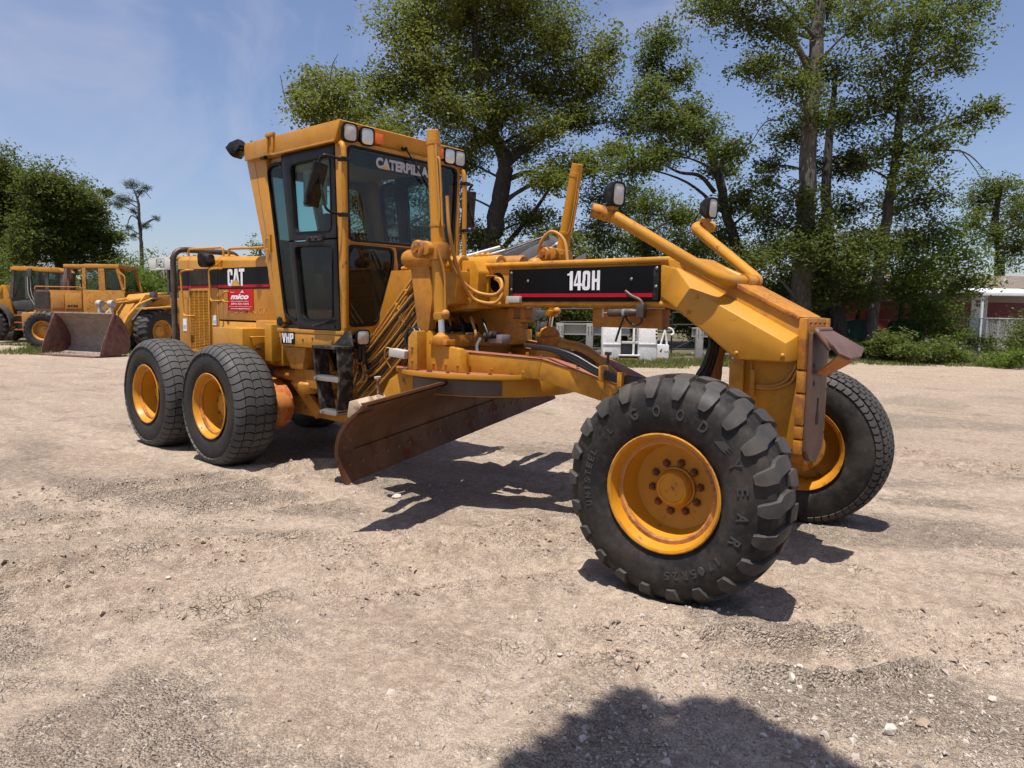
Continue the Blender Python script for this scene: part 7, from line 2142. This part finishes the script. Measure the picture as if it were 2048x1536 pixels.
for s in (-1, 1):
    for (a, b_, c, d) in ((44, 48, 36, 42), (64, 70, 64, 70), (98, 104, 98, 104), (124, 129, 124, 129)):
        build('cab_post', MB().hull2([(nx_(a), s * .80, nz_(545)), (nx_(b_), s * .80, nz_(545)), (nx_(b_), s * .74, nz_(545)), (nx_(a), s * .74, nz_(545))], [(nx_(c), s * .80, nz_(600)), (nx_(d), s * .80, nz_(600)), (nx_(d), s * .74, nz_(600)), (nx_(c), s * .74, nz_(600))]), M['charcoal'], nc)
    for (a, b_, c, d, zb) in ((48, 64, 42, 64, 609), (70, 98, 70, 98, 600), (104, 124, 104, 124, 592)):
        build('cab_pane', MB().add([(nx_(a), s * .77, nz_(545)), (nx_(b_), s * .77, nz_(545)), (nx_(d), s * .77, nz_(zb)), (nx_(c), s * .77, nz_(zb))], [(0, 1, 2, 3)]), M['cab_glass_far'], nc, smooth=0, fix=False)
build('cab_pane', MB().add([(nx_(45), -.72, nz_(546)), (nx_(45), .72, nz_(546)), (nx_(37), .72, nz_(606)), (nx_(37), -.72, nz_(606))], [(0, 1, 2, 3)]), M['cab_glass_far'], nc, smooth=0, fix=False)
build('cab_base', MB().prism([(nx_(40), nz_(606)), (nx_(130), nz_(592)), (nx_(130), nz_(625)), (nx_(46), nz_(622))], 'y', -.80, .80), M['charcoal'], nc, bevel=.03)
build('seat', MB().b(nx_(92), nx_(78), -.25, .25, 1.7, 2.7), M['seat'], nc, bevel=.05)
build('mirror', MB().b(nx_(79), nx_(71), .88, 1.0, nz_(558), nz_(541)), M['charcoal'], nc, bevel=.04)
build('rear_body', MB().b(nx_(150), nx_(68), -.8, .85, .75, nz_(625)).b(nx_(190), nx_(120), -.8, .85, 1.0, 2.0), M['yellow'], NL, bevel=.05)
build('step_unit', MB().b(nx_(66), nx_(50), .75, .90, .55, 1.35), M['charcoal'], NL, bevel=.01)
for k in range(3): build('step', MB().b(nx_(66), nx_(48), .90, 1.1, .55 + k * .3, .60 + k * .3), M['rust_orange'], NL)
build('exhaust', MB().tube([(nx_(-4), .2, 1.9), (nx_(-3), .2, nz_(565)), (nx_(-8), .2, nz_(556))], .12, 10), M['grey_box'], NL)

for (p, d, g, pos) in ((BLD, hd, 'x', [(-2.15, .70, 3.47), (-2.15, -.70, 3.47)]),):
    for q in pos:
        build('roof_lamp', MB().b(q[0] - .08, q[0] + .06, q[1] - .10, q[1] + .10, q[2] - .16, q[2]), M['charcoal'], p, bevel=.02)
build('exhaust_stack', MB().tube([(-4.2, .35, 1.9), (-4.2, .35, 2.9), (-4.35, .35, 3.0)], .07, 10), M['rub_steel'], BLD)
build('front_lamp', MB().b(-.35, -.20, .62, .86, 1.95, 2.15), M['charcoal'], BLD, bevel=.02)
for k in range(3):
    build('arm_hose', MB().tube(curve([(-.6, .66 + .03 * k, 1.95), (.1, .66 + .03 * k, 1.70 - .03 * k), (.6, .66 + .03 * k, 1.15)], 5), .02, 6), M['hose_black'], BLD, smooth=60)
for k in range(2):
    build('cab_hose', MB().tube(curve([(nx_(70 + 4 * k), .86, nz_(556)), (nx_(71 + 5 * k), .90, nz_(590)), (nx_(80 + 4 * k), .90, nz_(612))], 5), .018, 6), M['grey_box'], NL, smooth=60)
build('wiper', MB().tube([(nx_(60), .79, nz_(556)), (nx_(46), .79, nz_(596))], .012, 5), M['rubber'], nc)
build('tank_cover', MB().b(nx_(100), nx_(78), .852, .90, 1.0, 1.40), OYR, NL, bevel=.02)
build('hood_rail', MB().tube(fillet([(lx(101), ys, lz(584)), (lx(101), ys, lz(578)), (lx(186), ys, lz(578)), (lx(186), ys, lz(584))], .06), .02, 6), OYR, OL)
build('air_cleaner', MB().lathe([(0, .09), (.25, .09), (.27, .13), (.42, .13), (.44, .001)], (lx(165), .2, lz(584)), (0, 0, 1), 14), M['dark_steel'], OL)

# ---- grey folded conveyor behind the beam
cd = 21.0
CV = tag(empty('folded_conveyor', tuple(foot(1050, cd))), 'grey folded conveyor machine with sloping skirted frame behind the grader beam', 'conveyor')
cb0 = V3(CV.location)
def cpt(u, v, dd=0.0): return px(u, v, cd + dd) - cb0
def slab(name, pts, d0, d1, mat, bev=.01):
    build(name, MB().hull2([cpt(u, v, d0) for u, v in pts], [cpt(u, v, d1) for u, v in pts]), mat, CV, bevel=bev, smooth=20)
slab('belt_frame', [(985, 545), (1098, 470), (1104, 476), (1112, 486), (1000, 560)], -.5, -.35, M['grey_steel'])
slab('belt_frame', [(985, 545), (1098, 470), (1104, 476), (1112, 486), (1000, 560)], .6, .75, M['grey_steel'])
slab('skirt', [(1000, 556), (1108, 484), (1135, 520), (1150, 560), (1000, 575)], -.30, .55, M['tarp'], .02)
slab('top_sheet', [(940, 508), (1000, 500), (1098, 468), (1140, 520), (990, 548)], .76, .95, M['tarp'], .02)
slab('head_gusset', [(1098, 470), (1112, 474), (1146, 520), (1174, 504), (1168, 530), (1140, 560), (1122, 540)], -.45, -.38, M['grey_steel'])
for (a, b_, r, m) in (((935, 512), (1000, 494), .045, 'white_galv'), ((940, 520), (1010, 500), .03, 'white_galv'), ((1060, 530), (1122, 482), .045, 'white_galv'), ((1000, 505), (1098, 470), .02, 'dark_steel'), ((1010, 508), (1095, 472), .012, 'dark_steel'), ((1003, 560), (1112, 490), .05, 'dark_steel')):
    build('strut', MB().tube([cpt(*a, -.52), cpt(*b_, -.52)], r, 8), M[m], CV)
slab('chassis', [(930, 640), (1080, 640), (1080, 600), (930, 605)], -.2, .8, M['charcoal'], .02)
for (a, b_) in (((985, 620), (1060, 590)), ((970, 640), (1010, 600)), ((1010, 650), (1060, 615))):
    build('strut', MB().tube([cpt(*a, -.35), cpt(*b_, -.35)], .05, 8), M['grey_steel'], CV)
wc = cpt(960, 622, -.4)
build('tyre', MB().lathe([(-.12, .20), (-.13, .30), (-.10, .38), (.10, .38), (.13, .30), (.12, .20)], wc, FH, 28, closed=True), M['rubber'], CV, smooth=50)
build('wheel_disc', MB().lathe([(-.10, .21), (-.06, .20), (-.06, .10), (-.12, .07), (-.12, .001)], wc, FH, 24, cap=False), M['white_galv'], CV, smooth=50)
for u in (940, 1075):
    b_ = px(u, 640, cd) ; g_ = Vector((b_.x, b_.y, 0))
    build('stand_leg', MB().tube([g_ - cb0, cpt(u, 600)], .06, 8), M['charcoal'], CV)
for (u, v) in ((995, 648), (1010, 640), (1082, 628), (1085, 650)):
    p = cpt(u, v, -.5)
    build('drive_unit', MB().box(p, (.30, .30, .22), (0, 0, .7)).cyl(p, p - FH * .3, .09, 12), M['charcoal'], CV, bevel=.02)

# ---- white outrigger boxes standing on the grass
dw = 25.0
def gpos(u, d): return foot(u, d)
def box_on_ground(name, u0, u1, vtop, d, thick, mat, parent, base, z0=0.0, bev=.008):
    a, b_ = px(u0, 640, d), px(u1, 640, d)
    zt_ = px((u0 + u1) / 2, vtop, d).z
    pts = [Vector((a.x, a.y, z0)), Vector((b_.x, b_.y, z0)), Vector((b_.x, b_.y, 0)) + FH * thick + Vector((0, 0, z0)), Vector((a.x, a.y, 0)) + FH * thick + Vector((0, 0, z0))]
    return build(name, MB().hull2([p - base for p in pts], [Vector((p.x, p.y, zt_)) - base for p in pts]), mat, parent, bevel=bev)
WB = tag(empty('steel_box_frame', tuple(foot(1270, dw))), 'white painted steel box frame with two panels, standing on the grass', 'steel frame')
wb0 = V3(WB.location)
for (u0, u1) in ((1207, 1243), (1279, 1316)):
    box_on_ground('side_panel', u0, u1, 654, dw, .5, M['white'], WB, wb0)
    box_on_ground('panel_seam', u0, u1 + .5, 687, dw - .02, .02, M['white'], WB, wb0, z0=px(u0, 690, dw).z)
box_on_ground('cross_rail', 1243, 1279, 654, dw + .1, .1, M['white'], WB, wb0, z0=px(1260, 657, dw).z)
box_on_ground('cross_rail', 1243, 1279, 683, dw + .1, .2, M['white_galv'], WB, wb0, z0=px(1260, 688, dw).z)
box_on_ground('cross_rail', 1240, 1282, 710, dw - .03, .2, M['white'], WB, wb0, z0=px(1260, 713, dw).z)
box_on_ground('inner_post', 1267, 1271, 655, dw + .1, .1, M['white'], WB, wb0)
box_on_ground('inner_plate', 1244, 1278, 689, dw + .3, .05, M['charcoal'], WB, wb0)
box_on_ground('warning_decal', 1240, 1277, 716, dw - .055, .02, M['decal_yellow'], WB, wb0, bev=0)
box_on_ground('warning_decal', 1240, 1277, 713.5, dw - .058, .02, M['decal_black'], WB, wb0, z0=px(1258, 716.5, dw).z, bev=0)
ph_ = MB()
for k in range(3):
    p = px(1313, 662 + 7 * k, dw - .01) - wb0
    ph_.cyl(p, p - FH * .02, .035, 10)
tag(build('pin_holes', ph_, M['decal_black'], WB), kind='stuff')
WT = tag(empty('hook_box', tuple(foot(1328, dw + .8))), 'white box with dark lettering and a raised hook arm beside the frame', 'hook block')
wt0 = V3(WT.location)
box_on_ground('box_body', 1317, 1340, 690, dw + .6, .5, M['white'], WT, wt0)
box_on_ground('warning_decal', 1318, 1336, 716, dw + .57, .02, M['decal_yellow'], WT, wt0, bev=0)
lt = px(1327, 706, dw + .55) - wt0
text('box_lettering', 'TADANO', lt, RH, (0, 0, 1), .075, M['decal_black'], WT, width=.20, bold=.02)
ml = px(1319, 703, dw + .55) - wt0
build('box_mark', MB().add([ml, ml + RH * .07 + Vector((0, 0, .10)), ml + RH * .09 + Vector((0, 0, .08)), ml + RH * .06 + Vector((0, 0, -.05))], [(0, 1, 2, 3)]), M['decal_black'], WT, smooth=0, fix=False)
for (a, b_) in (((1321, 690), (1330, 660)), ((1334, 690), (1330, 660))):
    build('arm', MB().tube([px(*a, dw + .8) - wt0, px(*b_, dw + .8) - wt0], .035, 8), M['white'], WT)
build('hook', MB().tube(curve([px(u, v, dw + .8) - wt0 for u, v in ((1329, 648), (1331, 655), (1338, 656), (1345, 660), (1347, 667), (1342, 670))], 5), .035, 8), M['white'], WT)

# ---- grey steel barriers
def barrier(name, u0, u1, v0, v1, d, posts, label):
    b0 = foot((u0 + u1) / 2, d)
    root = tag(empty(name, tuple(b0)), label, 'barrier', 'grey steel barriers at the yard edge')
    za, zb = px(u0, v1, d).z, px(u0, v0, d).z
    a, b_ = px(u0, 640, d), px(u1, 640, d)
    a.z = b_.z = 0
    for (z0, z1, t) in ((za, za + .05, .22), (zb - .05, zb, .22), (za + .05, zb - .05, .03)):
        build('rail_flange', MB().hull2([a - b0 + FH * (k * t / 2) + Vector((0, 0, z)) for k, z in ((-1, z0), (1, z0), (1, z1), (-1, z1))], [b_ - b0 + FH * (k * t / 2) + Vector((0, 0, z)) for k, z in ((-1, z0), (1, z0), (1, z1), (-1, z1))]), M['galv'], root)
    for u in posts:
        p = px(u, 640, d); p.z = 0
        build('post', MB().hull2([p - b0 + RH * (sx * .12) + FH * (.02 + sy * .12 - .15) for sx, sy in ((-1, -1), (1, -1), (1, 1), (-1, 1))], [p - b0 + RH * (sx * .12) + FH * (.02 + sy * .12 - .15) + Vector((0, 0, zb + .01)) for sx, sy in ((-1, -1), (1, -1), (1, 1), (-1, 1))]), M['galv'], root, bevel=.01)
        bt_ = MB()
        for i in (-1, 1):
            for j in (-1, 1):
                q = p - b0 + RH * (i * .06) - FH * .25 + Vector((0, 0, (za + zb) / 2 + j * .09))
                bt_.cyl(q, q - FH * .03, .022, 6)
        tag(build('post_bolts', bt_, M['dark_steel'], root), kind='stuff')
    z2 = za * .30
    build('lower_rail', MB().hull2([a - b0 + FH * (k * .08) + Vector((0, 0, z)) for k, z in ((-1, z2), (1, z2), (1, z2 + .05), (-1, z2 + .05))], [b_ - b0 + FH * (k * .08) + Vector((0, 0, z)) for k, z in ((-1, z2), (1, z2), (1, z2 + .05), (-1, z2 + .05))]), M['galv'], root)
barrier('steel_barrier', 1112, 1260, 646, 669, 26.5, (1120, 1179), 'grey steel beam barrier with bolted posts left of the white frame')
barrier('steel_barrier', 1385, 1500, 655, 674, 26.0, (1398, 1470), 'grey steel beam barrier behind the black hoses of the nose')
# black pipe gate and fence frames
M['fence_black'] = plain('black_pipe', (.012, .012, .013), .5)
def pipe_fence(u0, u1, vt, d, label, mids=(), group='black pipe fence panels'):
    b0 = foot((u0 + u1) / 2, d)
    root = tag(empty('pipe_fence', tuple(b0)), label, 'fence', group)
    for u in (u0, u1) + tuple(mids):
        p = px(u, vt, d); g = Vector((p.x, p.y, 0))
        build('post', MB().tube([g - b0, p - b0], .035, 8), M['fence_black'], root)
    for f in (1.0, .72, .15):
        a, b_ = px(u0, vt, d), px(u1, vt, d)
        build('rail', MB().tube([Vector((a.x, a.y, a.z * f)) - b0, Vector((b_.x, b_.y, b_.z * f)) - b0], .028, 8), M['fence_black'], root)
    a, b_ = px(u0, vt, d), px(u1, vt, d)
    build('brace', MB().tube([Vector((a.x, a.y, .2)) - b0, b_ - b0], .018, 6), M['fence_black'], root)
pipe_fence(1120, 1330, 618, 29, 'black pipe fence panel behind the grey barrier', (1225,))
pipe_fence(1345, 1500, 625, 29.5, 'black pipe fence panel behind the grader nose', (1420,))
pipe_fence(1520, 1596, 598, 30.5, 'tall black pipe gate left of the thick tree trunks')
# ---- green privacy screen on its fence
M['screen'] = plain('green_screen', (.022, .075, .048), .75, var=.25, scale=2)
gs0 = foot(1735, 33)
GS = tag(empty('screen_fence', tuple(gs0)), 'dark green privacy screen hung along the fence behind the trunks', 'fence')
def screen(parent, b0, u0, u1, d, vt, sag):
    n = 40
    vs, fs = [], []
    r = random.Random(int(u0))
    for lev in (0, 1):
        for i in range(n + 1):
            u = u0 + (u1 - u0) * i / n
            p = px(u, vt + sag * math.sin(i * .5) * .5 + (18 if lev == 0 and 26 < i < 30 else 0), d)
            q = Vector((p.x, p.y, p.z if lev == 0 else .05)) + FH * (.06 * math.sin(i * 1.7) + .03 * math.sin(i * 4.1 + lev))
            vs.append(q - b0)
    for i in range(n): fs.append((i, i + 1, n + 2 + i, n + 1 + i))
    o = build('screen_sheet', MB().add(vs, fs), M['screen'], parent, smooth=60, fix=False)
    so = o.modifiers.new('thick', 'SOLIDIFY'); so.thickness = .012
screen(GS, gs0, 1560, 1850, 33, 642, 8)
for u in (1560, 1633, 1706, 1778, 1850):
    p = px(u, 638, 33.1); g = Vector((p.x, p.y, 0))
    build('post', MB().tube([g - gs0, p - gs0], .03, 8), M['galv'], GS)
a, b_ = px(1560, 640, 33.1), px(1850, 640, 33.1)
build('rail', MB().tube([a - gs0, b_ - gs0], .022, 8), M['galv'], GS)
# ---- chain-link fence in front of the home
cf0 = foot(1970, 33)
CF = tag(empty('chain_fence', tuple(cf0)), 'low galvanised chain-link fence in front of the home porch', 'fence')
M['wire'] = plain('fence_wire', (.38, .38, .37), .5, metal=.3)
zc = px(1970, 637, 33).z
for u in (1850, 1905, 1960, 2015, 2070, 2125):
    p = px(u, 640, 33); g = Vector((p.x, p.y, 0))
    build('post', MB().tube([g - cf0, g + Vector((0, 0, zc)) - cf0], .03, 8), M['wire'], CF)
a, b_ = px(1850, 640, 33), px(2125, 640, 33)
a.z = b_.z = 0
build('top_rail', MB().tube([a - cf0 + Vector((0, 0, zc)), b_ - cf0 + Vector((0, 0, zc))], .022, 8), M['wire'], CF)
wm_ = MB()
Ln = (b_ - a).length
dr_ = (b_ - a).normalized()
k = 0.0
while k < Ln:
    for sg in (1, -1):
        x0, x1 = k, k + sg * zc
        s_, e_ = 0.0, zc
        if x1 < 0: e_ = x0; x1 = 0
        if x1 > Ln: e_ = Ln - x0; x1 = Ln
        wm_.tube([a - cf0 + dr_ * x0, a - cf0 + dr_ * x1 + Vector((0, 0, e_))], .005, 3, cap=False)
    k += .14
tag(build('wire_mesh', wm_, M['wire'], CF, smooth=0, fix=False), kind='stuff')

# ================================================================ mobile homes
M['siding_red'] = plain('red_siding', (.17, .026, .024), .6, var=.08)
M['siding_tan'] = plain('tan_siding', (.36, .28, .20), .6, var=.06)
M['siding_red2'] = plain('bright_red_siding', (.30, .042, .032), .6, var=.1)
M['trim_white'] = plain('white_trim', (.70, .70, .69), .5)
M['skirting'] = plain('pale_skirting', (.55, .53, .49), .6)
M['awning'] = plain('white_awning', (.72, .74, .76), .4, var=.05)
M['rail_grey'] = plain('porch_wood', (.28, .27, .25), .8)
def shingle():
    m, t, p = new_mat('brown_shingle')
    b = nd(t, 'ShaderNodeTexBrick'); b.inputs['Scale'].default_value = 3.0
    b.inputs['Color1'].default_value = (.15, .115, .09, 1); b.inputs['Color2'].default_value = (.20, .16, .13, 1); b.inputs['Mortar'].default_value = (.08, .06, .05, 1)
    t.links.new(objvec(t), b.inputs['Vector']); t.links.new(b.outputs['Color'], p.inputs['Base Color']); p.inputs['Roughness'].default_value = .95
    return m
M['shingle'] = shingle()
M['win'] = glass('window_glass', (.10, .13, .13), .9)
M['curtain'] = plain('pale_curtain', (.42, .42, .40), .8)
def home(name, label, u_mid, d, u0, u1, z_eave, z_ridge, z_band, upper, lower, wins, group='mobile homes beyond the trees'):
    b0 = foot(u_mid, d)
    root = tag(empty(name, tuple(b0), math.atan2(RH.y, RH.x)), label, 'house', group)
    k = d / F
    X = lambda u: (u - u_mid) * k
    x0, x1 = X(u0), X(u1)
    build('upper_wall', MB().b(x0, x1, 0, 4.2, z_band, z_eave), upper, root)
    build('lower_wall', MB().b(x0, x1, -.012, 4.21, .75, z_band), lower, root)
    build('skirting', MB().b(x0 + .05, x1 - .05, .03, 4.1, 0, .75), M['skirting'], root)
    sk = MB()
    for i in range(int((x1 - x0) / .25)): sk.b(x0 + i * .25, x0 + i * .25 + .02, .015, .03, 0, .75)
    tag(build('skirting_battens', sk, M['skirting'], root, smooth=0), kind='stuff')
    lap = MB()
    z = .85
    while z < z_eave - .05:
        lap.prism([(-.014, z), (-.030, z), (-.014, z + .17)], 'x', x0, x1); z += .19
    nlo = MB(); nhi = MB()
    for i in range(0, len(lap.v), 6):
        (nlo if lap.v[i][2] < z_band - .1 else nhi).add(lap.v[i:i + 6], [(0, 1, 2), (5, 4, 3), (0, 1, 4, 3), (1, 2, 5, 4), (2, 0, 3, 5)])
    tag(build('lower_siding_laps', nlo, lower, root, smooth=0), kind='stuff'); tag(build('upper_siding_laps', nhi, upper, root, smooth=0), kind='stuff')
    build('roof', MB().prism([(-.35, z_eave - .02), (2.1, z_ridge), (4.55, z_eave - .02), (4.55, z_eave + .10), (2.1, z_ridge + .12), (-.35, z_eave + .10)], 'x', x0 - .3, x1 + .3), M['shingle'], root)
    build('fascia', MB().b(x0 - .3, x1 + .3, -.38, -.352, z_eave - .06, z_eave + .11), M['trim_white'], root)
    for (ua, ub, za, zb) in wins:
        f = MB()
        xa, xb = X(ua), X(ub)
        for (p, q, r_, s_) in ((xa - .08, xb + .08, zb, zb + .08), (xa - .08, xb + .08, za - .08, za), (xa - .08, xa, za, zb), (xb, xb + .08, za, zb), (xa, xb, (za + zb) / 2 - .02, (za + zb) / 2 + .02)):
            f.b(p, q, -.075, -.02, r_, s_)
        w_ = build('window', f, M['trim_white'], root)
        build('pane', MB().b(xa, xb, -.045, -.040, za, zb), M['win'], w_, smooth=0)
        build('curtain', MB().b(xa, xb, -.034, -.031, za + .02, zb), M['curtain'], w_, smooth=0)
    return root, X
zr = lambda v, d, u=1980: px(u, v, d).z
H1, X1 = home('mobile_home', 'tan and dark red mobile home with a white porch awning, right', 2010, 39, 1800, 2330, zr(586, 39), zr(556, 41), zr(605, 39), M['siding_tan'], M['siding_red'], [(2075, 2110, 1.7, 2.8)])
# porch of that home
yd = -.03
build('door', MB().b(X1(1942), X1(1968), -.07, yd, .80, 2.85), M['trim_white'], H1, bevel=.01)
for i in range(3):
    for j in range(2):
        build('door_pane', MB().b(X1(1948) + i * .16, X1(1948) + i * .16 + .13, -.078, -.070, 2.30 + j * .20, 2.46 + j * .20), M['charcoal'], H1, smooth=0)
build('door_frame', MB().b(X1(1939), X1(1942), -.08, -.02, .8, 2.92).b(X1(1968), X1(1971), -.08, -.02, .8, 2.92).b(X1(1942), X1(1968), -.08, -.02, 2.85, 2.92), M['trim_white'], H1)
za = zr(588, 37.5)
aw = MB().hull2([(X1(1915), -.05, za + .28), (X1(2032), -.05, za + .28), (X1(2032), -1.9, za), (X1(1915), -1.9, za)], [(X1(1915), -.05, za + .34), (X1(2032), -.05, za + .34), (X1(2032), -1.9, za + .06), (X1(1915), -1.9, za + .06)])
aw.b(X1(1915), X1(2032), -1.95, -1.9, za - .10, za + .08)
build('awning', aw, M['awning'], H1, bevel=.01)
for u in (1918, 2024, 2030):
    build('awning_post', MB().b(X1(u) - .05, X1(u) + .05, -1.88, -1.78, 0, za), M['trim_white'], H1)
build('porch_deck', MB().b(X1(1928), X1(2000), -1.9, -.05, .60, .74), M['rail_grey'], H1)
for u in (1929, 1952, 1976, 1999): build('deck_post', MB().b(X1(u) - .05, X1(u) + .05, -1.9, -1.8, 0, 1.75), M['rail_grey'], H1)
build('rail', MB().b(X1(1928), X1(2000), -1.92, -1.80, 1.68, 1.74), M['rail_grey'], H1)
bal = None
for i in range(22):
    x = X1(1930) + i * (X1(1998) - X1(1930)) / 21
    if bal is None:
        bal = build('baluster', MB().b(-.02, .02, -1.88, -1.84, .74, 1.68), M['rail_grey'], H1); bal.location = (x, 0, 0)
    else:
        c = link_copy(bal, H1); c.location = (x, 0, 0)
for i in range(3): build('porch_step', MB().b(X1(1935), X1(1965), -2.2 - .3 * i, -1.9 - .3 * i, 0, .45 - .15 * i), M['rail_grey'], H1)
build('roof_vent', MB().tube([(X1(2033), 1.2, zr(570, 40)), (X1(2033), 1.2, zr(556, 40))], .05, 8), M['trim_white'], H1)
H2, X2 = home('red_home', 'bright red home with white window frames half hidden behind the trunks', 1730, 42, 1600, 1860, zr(585, 42, 1730), zr(560, 44, 1730), zr(660, 42, 1730), M['siding_red2'], M['siding_red2'], [(1632, 1658, zr(624, 42, 1640), zr(603, 42, 1640)), (1796, 1822, zr(626, 42, 1800), zr(605, 42, 1800))])
# leaf-littered verge under the trees
vg = MB()
vpts = [(-900, 33), (0, 33), (300, 32), (900, 30), (1130, 27.6), (1480, 27.0), (1640, 26.6), (2000, 26.2), (3200, 27)]
for (ua, da), (ub, db) in zip(vpts[:-1], vpts[1:]):
    a, b_ = foot(ua, da), foot(ub, db)
    a2, b2 = foot(ua, 260), foot(ub, 260)
    vg.add([a + Vector((0, 0, .012)), b_ + Vector((0, 0, .012)), b2 + Vector((0, 0, .012)), a2 + Vector((0, 0, .012))], [(0, 1, 2, 3)])
vm, vt_, vp = new_mat('leaf_litter')
vv_ = objvec(vt_)
vt_.links.new(mixc(vt_, ramp(vt_, noise(vt_, .6, 5, .65, vv_), .4, .62), (.075, .070, .030), (.125, .098, .058)), vp.inputs['Base Color'])
vp.inputs['Roughness'].default_value = .95
vgo = build('verge', vg, vm, None, smooth=0, fix=False)
vgo['kind'] = 'structure'
# pale lane in front of the home
ln_ = MB()
ra, rb = foot(1890, 31.5), foot(2300, 31.5)
ln_.add([ra + Vector((0, 0, .03)), rb + Vector((0, 0, .03)), rb + FH * 2.2 + Vector((0, 0, .03)), ra + FH * 2.2 + Vector((0, 0, .03))], [(0, 1, 2, 3)])
lo_ = build('lane', ln_, plain('pale_gravel_lane', (.42, .39, .35), .95, scale=30, var=.3), None, smooth=0, fix=False)
lo_['kind'] = 'structure'
# light leaves blown onto the yard, a fallen twig
